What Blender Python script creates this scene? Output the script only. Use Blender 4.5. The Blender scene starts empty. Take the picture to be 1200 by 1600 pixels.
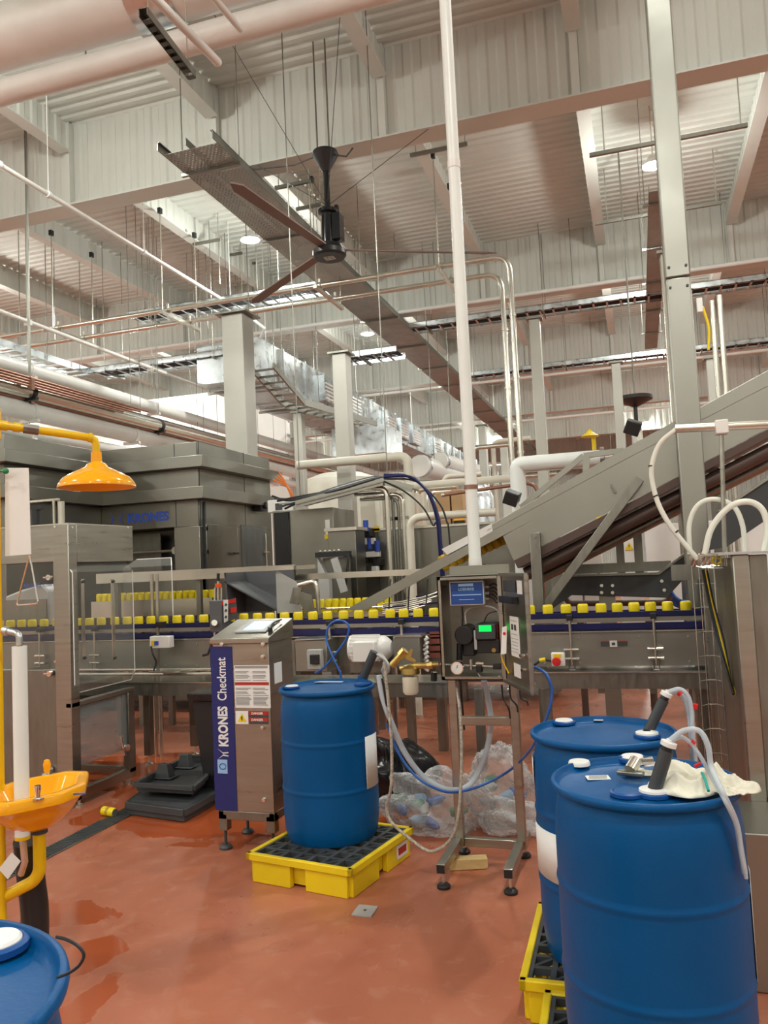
import bpy, bmesh, math, random
from mathutils import Vector, Matrix
R = math.radians
V = Vector
random.seed(7)
sc = bpy.context.scene
COL = sc.collection
# ------------------------------------------------------------------ camera
FPX = 1250.0            # focal length in pixels of the 1200 x 1600 frame
EYE = V((0, 0, 1.76))
_y = V((400, -63, -FPX)).normalized()
_x = V((4158, 275, FPX)); _x = (_x - _y * _x.dot(_y)).normalized()
_z = _x.cross(_y)
CM = Matrix((_x, _y, _z))          # camera -> world rotation (world axes = building axes)
cd = bpy.data.cameras.new('camera'); cam = bpy.data.objects.new('camera', cd); COL.objects.link(cam)
cam.matrix_world = Matrix.Translation(EYE) @ CM.to_4x4()
cd.sensor_fit = 'VERTICAL'; cd.sensor_height = 24.0; cd.lens = 24.0 * FPX / 1600
cd.clip_start = 0.05; cd.clip_end = 200
sc.camera = cam
# ------------------------------------------------------------------ light and exposure
vs = sc.view_settings
vs.view_transform = 'Standard'; vs.look = 'None'; vs.gamma = 1; vs.use_curve_mapping = False
vs.exposure = 0.0
LAMP_W = 86        # bare glow of each bay lamp
LAMP_DOWN = 62     # its downward beam
LAMP_COL = (0.975, 1.0, 0.93)
wd = bpy.data.worlds.new('world'); sc.world = wd; wd.use_nodes = True
wd.node_tree.nodes['Background'].inputs[0].default_value = (0.9, 0.88, 0.84, 1)
wd.node_tree.nodes['Background'].inputs[1].default_value = 0.5

def W(px, py, x=None, y=None, z=None):
    """the place in the building seen at a pixel, on a plane of known x, depth y or height z"""
    r = CM @ V((px - 600, 800 - py, -FPX))
    if z is not None: t = (z - EYE.z) / r.z
    elif y is not None: t = y / r.y
    else: t = x / r.x
    return EYE + r * t
# ------------------------------------------------------------------ materials
def _mix(nt, fac, a, b):
    m = nt.nodes.new('ShaderNodeMix'); m.data_type = 'RGBA'
    if fac is not None: nt.links.new(fac, m.inputs[0])
    for k, v in ((6, a), (7, b)):
        if isinstance(v, tuple): m.inputs[k].default_value = v if len(v) == 4 else (*v, 1)
        else: nt.links.new(v, m.inputs[k])
    return m.outputs[2]
def _ramp(nt, src, p0, p1, c0=0.0, c1=1.0):
    r = nt.nodes.new('ShaderNodeMapRange'); nt.links.new(src, r.inputs[0])
    for i, v in enumerate((p0, p1, c0, c1)): r.inputs[i + 1].default_value = v
    return r.outputs[0]
def mat(name, c, rough=0.5, metal=0.0, var=0.0, nscale=4.0, stretch=(1, 1, 1), bump=0.0, bscale=30.0, emit=0, alpha=1.0, trans=0.0, rvar=0.0, ior=1.45, coat=0.0, sss=0):
    m = bpy.data.materials.new(name); m.use_nodes = True
    nt = m.node_tree; b = nt.nodes['Principled BSDF']
    b.inputs['Base Color'].default_value = (*c, 1); b.inputs['Roughness'].default_value = rough
    b.inputs['Metallic'].default_value = metal; b.inputs['IOR'].default_value = ior
    b.inputs['Alpha'].default_value = alpha; b.inputs['Transmission Weight'].default_value = trans
    b.inputs['Coat Weight'].default_value = coat
    if emit:
        b.inputs['Emission Color'].default_value = (*c, 1); b.inputs['Emission Strength'].default_value = emit
    if var or rvar or bump:
        tc = nt.nodes.new('ShaderNodeTexCoord'); mp = nt.nodes.new('ShaderNodeMapping')
        nt.links.new(tc.outputs['Object'], mp.inputs[0]); mp.inputs['Scale'].default_value = stretch
        n = nt.nodes.new('ShaderNodeTexNoise'); nt.links.new(mp.outputs[0], n.inputs[0])
        n.inputs['Scale'].default_value = nscale; n.inputs['Detail'].default_value = 5
        if var:
            d = tuple(max(0, v * (1 - var)) for v in c); l = tuple(min(1, v * (1 + var)) for v in c)
            nt.links.new(_mix(nt, _ramp(nt, n.outputs[0], .3, .7), d, l), b.inputs['Base Color'])
        if rvar: nt.links.new(_ramp(nt, n.outputs[0], .3, .7, max(.02, rough - rvar), rough + rvar), b.inputs['Roughness'])
        if bump:
            n2 = nt.nodes.new('ShaderNodeTexNoise'); nt.links.new(mp.outputs[0], n2.inputs[0]); n2.inputs['Scale'].default_value = bscale
            bp = nt.nodes.new('ShaderNodeBump'); bp.inputs['Strength'].default_value = bump; bp.inputs['Distance'].default_value = .01
            nt.links.new(n2.outputs[0], bp.inputs['Height']); nt.links.new(bp.outputs[0], b.inputs['Normal'])
    return m
M = dict(
 deck=mat('painted_deck', (.62, .635, .59), .55, var=.05, nscale=1.5),
 beam=mat('painted_beam', (.64, .655, .61), .55, var=.04, nscale=1.0),
 white=mat('white_paint', (.80, .79, .77), .35, var=.03),
 pvc=mat('white_pipe_jacket', (.80, .84, .82), .3, var=.03),
 ss=mat('brushed_stainless', (.40, .39, .345), .33, 1.0, var=.07, nscale=3, stretch=(1, 1, 12), rvar=.07, bump=.04, bscale=60),
 ssd=mat('worn_stainless', (.27, .265, .235), .40, 1.0, var=.10, nscale=5, stretch=(6, 1, 1), rvar=.08),
 ssb=mat('bright_stainless_tube', (.66, .64, .57), .24, .9, var=.05),
 ssk=mat('dull_stainless_cladding', (.25, .245, .215), .36, 1.0, var=.06, nscale=2, rvar=.06),
 sst=mat('satin_stainless_sheet', (.33, .325, .29), .42, .95, var=.05, nscale=2, rvar=.05),
 postm=mat('pale_satin_post', (.46, .45, .41), .42, .6, var=.04, nscale=2),
 galv=mat('galvanised_sheet', (.60, .64, .66), .33, 1.0, var=.16, nscale=6, rvar=.1),
 chrome=mat('chrome', (.85, .85, .85), .08, 1.0),
 black=mat('black_plastic', (.018, .018, .02), .4),
 blackg=mat('gloss_black', (.012, .013, .015), .15),
 bag=mat('black_bin_liner', (.012, .012, .014), .22, bump=.6, bscale=9),
 dgrey=mat('dark_grey_plastic', (.05, .055, .06), .45, var=.1),
 grey=mat('grey_plastic', (.10, .105, .115), .4),
 lgrey=mat('light_grey_paint', (.42, .42, .41), .45),
 drum=mat('blue_drum_plastic', (.0, .078, .25), .40, var=.10, nscale=2, bump=.05, bscale=90, rvar=.05),
 drumd=mat('dark_blue_plastic', (.006, .07, .27), .4),
 navy=mat('navy_guide_plastic', (.006, .008, .075), .35),
 navyp=mat('navy_panel_paint', (.018, .025, .15), .35),
 bluet=mat('blue_tubing', (.03, .13, .48), .3),
 bluelogo=mat('blue_lettering', (.03, .09, .52), .4),
 yel=mat('yellow_pallet_plastic', (.82, .60, .01), .42, var=.05, bump=.05),
 yshow=mat('yellow_enamel_pipe', (.80, .50, .005), .25, var=.05),
 orange=mat('orange_shower_plastic', (.95, .42, .005), .16, coat=.3),
 can=mat('yellow_can', (.78, .62, .01), .3, var=.08),
 cantop=mat('can_end_silver', (.7, .7, .68), .3, 1.0),
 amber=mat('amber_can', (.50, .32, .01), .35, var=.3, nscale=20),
 brass=mat('brass', (.50, .38, .13), .3, 1.0, var=.1),
 red=mat('red_plastic', (.6, .02, .02), .35),
 orangep=mat('orange_clamp', (.75, .10, .02), .4),
 redsign=mat('red_print', (.42, .03, .02), .5),
 paper=mat('paper_label', (.78, .78, .77), .55),
 ink=mat('grey_print', (.30, .30, .30), .6),
 inkd=mat('dark_print', (.06, .06, .06), .6),
 blue=mat('blue_sign', (.015, .07, .30), .35),
 lblue=mat('light_blue_print', (.30, .50, .75), .4),
 screen=mat('lit_panel_screen', (.45, .72, .95), .2, emit=.8),
 green=mat('green_display', (.0, 1.0, .10), .3, emit=1.0),
 greenk=mat('green_plastic', (.02, .22, .08), .35),
 cloth=mat('cream_cloth', (.74, .71, .60), .85, var=.08, bump=.3),
 wood=mat('pale_wood', (.62, .45, .20), .6, var=.15, stretch=(1, 8, 8)),
 card=mat('cardboard', (.52, .33, .17), .7, var=.08),
 pink=mat('white_insulation_jacket', (.74, .73, .70), .4, var=.04),
 copper=mat('copper_brown_pipe', (.32, .17, .12), .35, .6),
 brownm=mat('brown_painted_steel', (.10, .065, .055), .45, .3),
 cream=mat('cream_tank_cladding', (.66, .63, .54), .5, var=.04),
 hose=mat('white_hose', (.78, .78, .70), .35),
 wrap=mat('grey_braid', (.42, .38, .32), .5, var=.45, nscale=70),
 fan=mat('brown_blade', (.20, .13, .11), .5),
 rust=mat('red_brown_grate', (.22, .06, .04), .5),
 tape=mat('teal_stripe', (.03, .35, .30), .7),
 orangec=mat('orange_cable', (.62, .16, .03), .5),
)
def clearmat(name, tint, alpha, rough=.05, crinkle=False):
    """thin clear sheet: mostly see-through with a glossy surface"""
    m = bpy.data.materials.new(name); m.use_nodes = True; nt = m.node_tree
    for n in list(nt.nodes):
        if n.type != 'OUTPUT_MATERIAL': nt.nodes.remove(n)
    o = [n for n in nt.nodes if n.type == 'OUTPUT_MATERIAL'][0]
    t = nt.nodes.new('ShaderNodeBsdfTransparent'); t.inputs[0].default_value = (.97, .97, .96, 1)
    p = nt.nodes.new('ShaderNodeBsdfPrincipled'); p.inputs['Base Color'].default_value = (*tint, 1); p.inputs['Roughness'].default_value = rough
    f = nt.nodes.new('ShaderNodeFresnel'); ge = nt.nodes.new('ShaderNodeNewGeometry'); nt.links.new(_ramp(nt, ge.outputs['Backfacing'], 0, 1, 1.45, 1 / 1.45), f.inputs[0])
    if crinkle:
        tc = nt.nodes.new('ShaderNodeTexCoord'); vo = nt.nodes.new('ShaderNodeTexNoise'); vo.inputs['Scale'].default_value = 9; vo.inputs['Detail'].default_value = 3; vo.inputs['Distortion'].default_value = 1.5
        bp = nt.nodes.new('ShaderNodeBump'); bp.inputs['Strength'].default_value = 1; bp.inputs['Distance'].default_value = .03
        nt.links.new(tc.outputs['Object'], vo.inputs[0]); nt.links.new(vo.outputs[0], bp.inputs['Height']); nt.links.new(bp.outputs[0], p.inputs['Normal']); nt.links.new(bp.outputs[0], f.inputs[1])
    a = nt.nodes.new('ShaderNodeMath'); a.operation = 'ADD'; a.inputs[1].default_value = alpha; a.use_clamp = True
    x = nt.nodes.new('ShaderNodeMixShader')
    nt.links.new(f.outputs[0], a.inputs[0]); nt.links.new(a.outputs[0], x.inputs[0]); nt.links.new(t.outputs[0], x.inputs[1]); nt.links.new(p.outputs[0], x.inputs[2]); nt.links.new(x.outputs[0], o.inputs[0])
    return m
M['drum'].node_tree.nodes['Principled BSDF'].inputs['Specular IOR Level'].default_value = .22
M['clear'] = clearmat('clear_guard_sheet', (.62, .62, .58), .02)
M['film'] = clearmat('clear_plastic_film', (.85, .86, .88), .24, .12, True)
M['tube'] = clearmat('milky_tubing', (.62, .70, .78), .60, .2)
M['bowl'] = clearmat('milky_filter_bowl', (.80, .76, .62), .75, .25)
M['pane'] = clearmat('window_pane', (.30, .32, .32), .30)
def perfmat():
    m = mat('perforated_galvanised', (.34, .36, .34), .5, .3, var=.12, nscale=3); nt = m.node_tree; b = nt.nodes['Principled BSDF']
    tc = nt.nodes.new('ShaderNodeTexCoord'); br = nt.nodes.new('ShaderNodeTexBrick')
    nt.links.new(tc.outputs['Object'], br.inputs[0]); br.inputs['Scale'].default_value = 1
    br.inputs['Brick Width'].default_value = .055; br.inputs['Row Height'].default_value = .04
    br.inputs['Mortar Size'].default_value = .013; br.inputs['Mortar Smooth'].default_value = 0
    lp = nt.nodes.new('ShaderNodeTexNoise'); lp.inputs['Scale'].default_value = 1.6; nt.links.new(tc.outputs['Object'], lp.inputs[0])
    mx = nt.nodes.new('ShaderNodeMath'); mx.operation = 'MAXIMUM'
    nt.links.new(br.outputs['Fac'], mx.inputs[0]); nt.links.new(_ramp(nt, lp.outputs[0], .56, .60), mx.inputs[1])
    nt.links.new(mx.outputs[0], b.inputs['Alpha'])
    return m
M['perf'] = perfmat()
def floormat():
    m = bpy.data.materials.new('red_epoxy_floor'); m.use_nodes = True; nt = m.node_tree; b = nt.nodes['Principled BSDF']
    tc = nt.nodes.new('ShaderNodeTexCoord')
    def noise(s, d=6, dist=0, stretch=(1, 1, 1)):
        mp = nt.nodes.new('ShaderNodeMapping'); mp.inputs['Scale'].default_value = stretch; nt.links.new(tc.outputs['Object'], mp.inputs[0])
        n = nt.nodes.new('ShaderNodeTexNoise'); n.inputs['Scale'].default_value = s; n.inputs['Detail'].default_value = d; n.inputs['Distortion'].default_value = dist
        nt.links.new(mp.outputs[0], n.inputs[0]); return n.outputs[0]
    def spot(x, y, rx, ry):                      # a wet place on the floor
        mp = nt.nodes.new('ShaderNodeMapping'); mp.vector_type = 'POINT'; nt.links.new(tc.outputs['Object'], mp.inputs[0])
        mp.inputs['Location'].default_value = (-x / rx, -y / ry, 0); mp.inputs['Scale'].default_value = (1 / rx, 1 / ry, 0)
        l = nt.nodes.new('ShaderNodeVectorMath'); l.operation = 'LENGTH'; nt.links.new(mp.outputs[0], l.inputs[0])
        return l.outputs['Value']
    c = _mix(nt, _ramp(nt, noise(.9, 8), .35, .65), (.35, .102, .050), (.46, .158, .088))
    c = _mix(nt, _ramp(nt, noise(9, 8, .5), .55, .75, 0, .45), c, (.52, .25, .17))
    c = _mix(nt, _ramp(nt, noise(30, 4), .70, .74, 0, .5), c, (.25, .06, .04))
    n = noise(2.2, 5, .3)
    wets = []
    for s in ((-2.95, 5.2, 1.5, .5), (-2.95, 3.6, .30, .22), (-2.6, 3.2, .18, .22), (-2.32, 2.88, .13, .28), (-3.9, 6.4, 1.6, .7), (-.2, 5.6, .9, .5)):
        a = nt.nodes.new('ShaderNodeMath'); a.operation = 'MULTIPLY_ADD'; a.inputs[1].default_value = 2.4; nt.links.new(n, a.inputs[0]); nt.links.new(spot(*s), a.inputs[2])
        wets.append(_ramp(nt, a.outputs[0], 2.12, 2.05))
    w = wets[0]
    for k in wets[1:]:
        a = nt.nodes.new('ShaderNodeMath'); a.operation = 'MAXIMUM'; nt.links.new(w, a.inputs[0]); nt.links.new(k, a.inputs[1]); w = a.outputs[0]
    c = _mix(nt, w, c, (.36, .075, .022)); nt.links.new(c, b.inputs['Base Color'])
    dry = _ramp(nt, noise(3, 6, .4, (1, .5, 1)), .3, .7, .22, .48)
    r = nt.nodes.new('ShaderNodeMix'); nt.links.new(w, r.inputs[0]); nt.links.new(dry, r.inputs[2]); r.inputs[3].default_value = .10
    nt.links.new(r.outputs[0], b.inputs['Roughness'])
    bp = nt.nodes.new('ShaderNodeBump'); bp.inputs['Strength'].default_value = .12; bp.inputs['Distance'].default_value = .01
    nt.links.new(noise(5, 6), bp.inputs['Height']); nt.links.new(bp.outputs[0], b.inputs['Normal'])
    return m
M['floor'] = floormat()
# ------------------------------------------------------------------ mesh helpers
class G:
    def __init__(s): s.b = bmesh.new()
    def _face(s, vs):
        try: return s.b.faces.new(vs)
        except ValueError: return None
    def hexa(s, p):                               # 8 corners: bottom 4 then top 4
        v = [s.b.verts.new(q) for q in p]
        for f in ((3, 2, 1, 0), (4, 5, 6, 7), (0, 1, 5, 4), (1, 2, 6, 5), (2, 3, 7, 6), (3, 0, 4, 7)): s._face([v[i] for i in f])
        return s
    def box(s, x0, x1, y0, y1, z0, z1):
        x0, x1 = sorted((x0, x1)); y0, y1 = sorted((y0, y1)); z0, z1 = sorted((z0, z1))
        return s.hexa([(x0, y0, z0), (x1, y0, z0), (x1, y1, z0), (x0, y1, z0), (x0, y0, z1), (x1, y0, z1), (x1, y1, z1), (x0, y1, z1)])
    def cbox(s, c, sx, sy, sz, rz=0, rx=0, ry=0):
        m = Matrix.Translation(V(c)) @ Matrix.Rotation(rz, 4, 'Z') @ Matrix.Rotation(ry, 4, 'Y') @ Matrix.Rotation(rx, 4, 'X')
        return s.hexa([m @ V((a * sx / 2, b * sy / 2, c2 * sz / 2)) for c2 in (-1, 1) for a, b in ((-1, -1), (1, -1), (1, 1), (-1, 1))])
    def prism(s, pts, ext):                       # polygon swept along a vector
        ext = V(ext); a = [s.b.verts.new(V(p)) for p in pts]; b = [s.b.verts.new(V(p) + ext) for p in pts]
        n = len(pts); s._face(a); s._face(b[::-1])
        for i in range(n): s._face([a[(i + 1) % n], a[i], b[i], b[(i + 1) % n]])
        return s
    def bar(s, p, q, w, h=None, up=(0, 0, 1)):
        p, q = V(p), V(q); h = h or w; d = (q - p).normalized(); up = V(up)
        if abs(d.dot(up)) > .97: up = V((0, 1, 0))
        a = d.cross(up).normalized(); c = a.cross(d).normalized()
        return s.hexa([e + a * i * w / 2 + c * j * h / 2 for e in (p, q) for i, j in ((-1, -1), (1, -1), (1, 1), (-1, 1))])
    def tube(s, pts, r, seg=10, close=False, cap=True):
        pts = [V(p) for p in pts]; n = len(pts); rings = []; rr = r if isinstance(r, (list, tuple)) else [r] * n
        t0 = (pts[1] - pts[0]).normalized(); u = t0.orthogonal().normalized(); pt = t0
        for i, p in enumerate(pts):
            if close: t = (pts[(i + 1) % n] - pts[i - 1]).normalized()
            elif i == 0: t = t0
            elif i == n - 1: t = (pts[i] - pts[i - 1]).normalized()
            else:
                t = ((pts[i + 1] - p).normalized() + (p - pts[i - 1]).normalized())
                t = t.normalized() if t.length > 1e-6 else pt
            q = pt.rotation_difference(t); u = (q @ u); u = (u - t * u.dot(t)).normalized(); w = t.cross(u); pt = t
            rings.append([s.b.verts.new(p + (u * math.cos(2 * math.pi * k / seg) + w * math.sin(2 * math.pi * k / seg)) * rr[i]) for k in range(seg)])
        for i in range(n if close else n - 1):
            a, b = rings[i], rings[(i + 1) % n]
            for k in range(seg): s._face([a[k], a[(k + 1) % seg], b[(k + 1) % seg], b[k]])
        if cap and not close: s._face(rings[0][::-1]); s._face(rings[-1])
        return s
    def cyl(s, p, q, r, seg=16, r2=None): return s.tube([p, q], [r, r if r2 is None else r2], seg)
    def lathe(s, prof, c=(0, 0, 0), seg=32, m=None):   # profile of (radius, height)
        c = V(c); rings = []
        for r, z in prof:
            if r < 1e-5: rings.append([s.b.verts.new((m @ V((0, 0, z)) if m else V((0, 0, z))) + c)])
            else:
                rings.append([s.b.verts.new((m @ V((r * math.cos(2 * math.pi * k / seg), r * math.sin(2 * math.pi * k / seg), z)) if m else V((r * math.cos(2 * math.pi * k / seg), r * math.sin(2 * math.pi * k / seg), z))) + c) for k in range(seg)])
        for a, b in zip(rings, rings[1:]):
            for k in range(seg):
                k2 = (k + 1) % seg
                if len(a) == 1 and len(b) == 1: break
                if len(a) == 1: s._face([a[0], b[k2], b[k]])
                elif len(b) == 1: s._face([a[k], a[k2], b[0]])
                else: s._face([a[k], a[k2], b[k2], b[k]])
        return s
    def ball(s, c, rx, ry=None, rz=None, seg=14):
        ry = ry or rx; rz = rz or rx
        m = Matrix.Diagonal((rx, ry, rz)).to_4x4()
        n = seg // 2
        return s.lathe([(math.sin(math.pi * i / n), -math.cos(math.pi * i / n)) for i in range(n + 1)], c, seg, m)
    def text(s, body, o, right, up, size, bold=0.0, depth=.0006, align='LEFT'):
        cu = bpy.data.curves.new('t', 'FONT'); cu.body = body; cu.size = size; cu.offset = bold; cu.extrude = depth; cu.align_x = align; cu.resolution_u = 3
        ob = bpy.data.objects.new('t', cu); COL.objects.link(ob)
        me = bpy.data.meshes.new_from_object(ob.evaluated_get(bpy.context.evaluated_depsgraph_get()))
        right = V(right).normalized(); up = V(up).normalized(); nn = right.cross(up); o = V(o)
        vs_ = [s.b.verts.new(o + right * v.co.x + up * v.co.y + nn * v.co.z) for v in me.vertices]
        for p in me.polygons: s._face([vs_[i] for i in p.vertices])
        bpy.data.objects.remove(ob); bpy.data.curves.remove(cu); bpy.data.meshes.remove(me)
        return s
WL = {}
def obj(name, g, m, parent=None, bev=0, local=False, ang=38, loc=None):
    me = bpy.data.meshes.new(name)
    if parent is None:
        if loc is None:
            xs = [v.co for v in g.b.verts]
            lo = V([min(p[i] for p in xs) for i in range(3)]); hi = V([max(p[i] for p in xs) for i in range(3)])
            loc = V(((lo.x + hi.x) / 2, (lo.y + hi.y) / 2, lo.z))
        loc = V(loc)
        if not local: bmesh.ops.translate(g.b, vec=-loc, verts=g.b.verts)
    else:
        loc = WL[parent.name] if parent.name in WL else V((0, 0, 0))
        if not local: bmesh.ops.translate(g.b, vec=-loc, verts=g.b.verts)
    bmesh.ops.recalc_face_normals(g.b, faces=g.b.faces)
    for f in g.b.faces: f.smooth = True
    g.b.to_mesh(me); g.b.free()
    me.set_sharp_from_angle(angle=R(ang))
    me.materials.append(M[m] if isinstance(m, str) else m)
    o = bpy.data.objects.new(name, me); COL.objects.link(o)
    if parent is None: o.location = loc
    else: o.parent = parent
    WL[o.name] = V(loc)
    if bev:
        k = o.modifiers.new('bevel', 'BEVEL'); k.width = bev; k.segments = 2; k.limit_method = 'ANGLE'; k.angle_limit = R(40); k.harden_normals = False
    return o
def thing(name, label, cat, loc=(0, 0, 0), rz=0, group=None):
    o = bpy.data.objects.new(name, None); COL.objects.link(o); o.empty_display_size = .1
    o.location = loc; o.rotation_euler = (0, 0, rz); o['label'] = label; o['category'] = cat
    if group: o['group'] = group
    WL[o.name] = V(loc); return o
def tag(o, label, cat, group=None, kind=None):
    o['label'] = label; o['category'] = cat
    if group: o['group'] = group
    if kind: o['kind'] = kind
    return o
def struct(name, g, m, **k):
    o = obj(name, g, m, loc=(0, 0, 0), **k); o['kind'] = 'structure'; return o
def lab(o, t): o['label'] = t; return o
def dup(root, loc, rz=None, label=None, group=None):
    kids = list(root.children)
    r = root.copy(); COL.objects.link(r); r.location = loc
    if rz is not None: r.rotation_euler = (0, 0, rz)
    if label: r['label'] = label
    if group: r['group'] = group
    WL[r.name] = V(loc)
    for ch in kids:
        c = ch.copy(); COL.objects.link(c); c.parent = r; WL[c.name] = V(loc)
        for g2 in ch.children:
            d = g2.copy(); COL.objects.link(d); d.parent = c; WL[d.name] = V(loc)
    return r
def arc(pts, n=8):                                # smooth curve through points (Catmull-Rom)
    pts = [V(p) for p in pts]; P = [pts[0] * 2 - pts[1]] + pts + [pts[-1] * 2 - pts[-2]]; out = []
    for i in range(1, len(P) - 2):
        for k in range(n):
            t = k / n; a, b, c, d = P[i - 1], P[i], P[i + 1], P[i + 2]
            out.append(.5 * ((2 * b) + (c - a) * t + (2 * a - 5 * b + 4 * c - d) * t * t + (3 * b - a - 3 * c + d) * t ** 3))
    return out + [pts[-1]]
def elbow(pts, r, n=5):                           # polyline with rounded corners
    pts = [V(p) for p in pts]; out = [pts[0]]
    for a, b, c in zip(pts, pts[1:], pts[2:]):
        d1 = (a - b).normalized(); d2 = (c - b).normalized(); k = min(r, (a - b).length * .45, (c - b).length * .45)
        p, q = b + d1 * k, b + d2 * k
        for i in range(n + 1):
            t = i / n; out.append(p * (1 - t) ** 2 + b * 2 * t * (1 - t) + q * t * t)
    return out + [pts[-1]]
#@@SHELL
# ------------------------------------------------------------------ the hall
X0, X1, YF, YB, ZD = -24.0, 14.0, -9.0, 58.0, 8.95
YB1 = 10.14; BAY = 7.47; ZB = 7.6
GX = [-0.40 + 2.6 * k for k in range(-7, 5)]
struct('floor', G().box(X0, X1, YF, YB, -.2, 0), 'floor')
def corrugated(u0, u1, pitch, depth, fn):
    """a ribbed sheet: fn(u, w) gives the pair of end points of each fold"""
    g = G(); prof = []; u = u0
    while u < u1:
        prof += [(u, 0), (u + pitch * .38, 0), (u + pitch * .5, depth), (u + pitch * .88, depth)]; u += pitch
    prev = None
    for u, w in prof:
        a, b = fn(u, w); cur = (g.b.verts.new(a), g.b.verts.new(b))
        if prev: g._face([prev[0], prev[1], cur[1], cur[0]])
        prev = cur
    return g
struct('ceiling', corrugated(YF, YB, .21, .03, lambda u, w: ((X0, u, ZD + w), (X1, u, ZD + w))), 'deck', ang=20)
struct('wall_back', corrugated(X0, X1, .3, .05, lambda u, w: ((u, YB + w - .1, 0), (u, YB + w - .1, ZD + .1))), 'deck', ang=20)
struct('wall_front', corrugated(X0, X1, .3, .05, lambda u, w: ((u, YF + w, 0), (u, YF + w, ZD + .1))), 'deck', ang=20)
struct('wall_left', corrugated(YF, YB, .3, .05, lambda u, w: ((X0 + w, u, 0), (X0 + w, u, ZD + .1))), 'deck', ang=20)
struct('wall_inner', G().box(-19, -9.6, 21.3, 21.5, 0, 7.2), 'white')
struct('wall_right', corrugated(YF, YB, .3, .05, lambda u, w: ((X1 + w, u, 0), (X1 + w, u, ZD + .1))), 'deck', ang=20)
n = 0
for k in range(-1, 7):
    y = YB1 + BAY * k; n += 1
    b = corrugated(X0, X1, .26, .025, lambda u, w: ((u, y + .17 + w, ZB), (u, y + .17 + w, ZD)))
    b.box(X0, X1, y, y + .38, ZB - .025, ZB)
    for gx in GX: b.box(gx - .05, gx + .05, y + .06, y + .2, ZB, ZD)
    struct('trim_%d' % n, b, 'beam', ang=20)
    if k < 6:
        n += 1; g = G()
        for gx in GX:
            yy = y + .4; prev = None
            while yy < y + BAY:
                for du, dw in ((0, 0), (.1, 0), (.13, .022), (.23, .022)):
                    cur = (g.b.verts.new((gx + dw, yy + du, 8.45)), g.b.verts.new((gx + dw, yy + du, ZD)))
                    if prev: g._face([prev[0], prev[1], cur[1], cur[0]])
                    prev = cur
                yy += .26
            g.box(gx - .09, gx + .12, y + .38, y + BAY, 8.43, 8.45)
        struct('trim_%d' % n, g, 'beam', ang=20)
# rows of round high bay lamps
def make_lamp(x, y, label, group, first=[None]):
    loc = (x, y, 7.95)
    if first[0] is None:
        t = thing('high_bay_lamp', label, 'lamp', loc, group=group); first[0] = t
        obj('housing', G().lathe([(0, .16), (.07, .16), (.10, .10), (.17, .05), (.18, .0), (.16, .0), (.15, .03), (0, .04)], seg=24), 'white', t, local=True)
        obj('lens', G().lathe([(0, -.045), (.08, -.035), (.14, -.005), (.15, .02), (0, .025)], seg=24), mat('lamp_lens', (1, .95, .86), .3, emit=14), t, local=True)
        obj('stem', G().cyl((0, 0, .15), (0, 0, 1.02), .012, 8), 'ssb', t, local=True)
    else: t = dup(first[0], loc, label=label, group=group)
    l = bpy.data.lights.new('bay_light', 'POINT'); l.energy = LAMP_W; l.color = LAMP_COL; l.shadow_soft_size = .12
    lo = bpy.data.objects.new('bay_light', l); COL.objects.link(lo); lo.parent = t; lo.location = (0, 0, -.2)
    l = bpy.data.lights.new('bay_beam', 'AREA'); l.shape = 'DISK'; l.size = .28; l.energy = LAMP_DOWN; l.color = LAMP_COL
    lo = bpy.data.objects.new('bay_beam', l); COL.objects.link(lo); lo.parent = t; lo.location = (0, 0, -.06)
for j, y in enumerate((-6.8, -.1, 6.6, 13.3, 20.1, 26.7, 33.4, 40.1, 48)):
    for i, x in enumerate((-20.6, -13.7, -6.6, .6, 8.0)):
        if y == 13.3 and x == .6: L, gr = 'glaring round ceiling lamp beside the tall square steel column', None
        elif y == 13.3 and x == -6.6: L, gr = 'bright round ceiling lamp seen through the perforated tray above the column', None
        elif y > 14: L, gr = 'distant round high bay lamp under the white ribbed roof', 'distant high bay lamps'
        else: L, gr = 'round high bay lamp hanging from the white ribbed roof', 'high bay lamps overhead'
        make_lamp(x, y, L, gr)
# ------------------------------------------------------------------ services under the roof
def single(name, g, m, label, cat, group=None, **k): return tag(obj(name, g, m, **k), label, cat, group)
def xpipe(g, x0, x1, y, z, r, seg=12): g.tube([(x0, y, z), (x1, y, z)], r, seg)
def ypipe(g, x, y0, y1, z, r, seg=12): g.tube([(x, y0, z), (x, y1, z)], r, seg)
# large round duct across the top left corner
t = thing('air_duct', 'thick white round air duct crossing the top left corner below the roof', 'duct', (-6, 6, 6.6))
g = G(); xpipe(g, -14, -3.98, 6, 6.98, .28, 32); xpipe(g, -3.62, -1.2, 6, 6.98, .28, 32); obj('duct_body', g, 'pink', t)
g = G(); xpipe(g, -4.02, -3.58, 6, 6.98, .29, 32); lab(obj('duct_joint', g, 'galv', t), 'bare galvanised joint in white duct')
g = G()
for x in (-13, -9.5, -6.1, -2.6):
    g.tube([(x, 6 + .3 * math.cos(a * .3), 6.98 + .3 * math.sin(a * .3)) for a in range(21)], .012, 6, close=True); g.cyl((x, 6, 7.28), (x, 6, 8.97), .01, 6)
obj('duct_hanger', g, 'ssb', t)
t = thing('air_duct', 'very wide white round duct at the top edge above the thinner duct', 'duct', (-6, 4.6, 7.3))
g = G(); xpipe(g, -14, -1.0, 4.55, 7.75, .62, 40); obj('duct_body', g, 'pink', t)
g = G()
for x in (-12, -8, -5.2, -2.2): g.tube([(x, 4.55 + .635 * math.cos(a * .3), 7.75 + .635 * math.sin(a * .3)) for a in range(21)], .012, 6, close=True); g.cyl((x, 4.55, 8.38), (x, 4.55, 8.97), .01, 6)
obj('duct_hanger', g, 'ssb', t)
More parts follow.
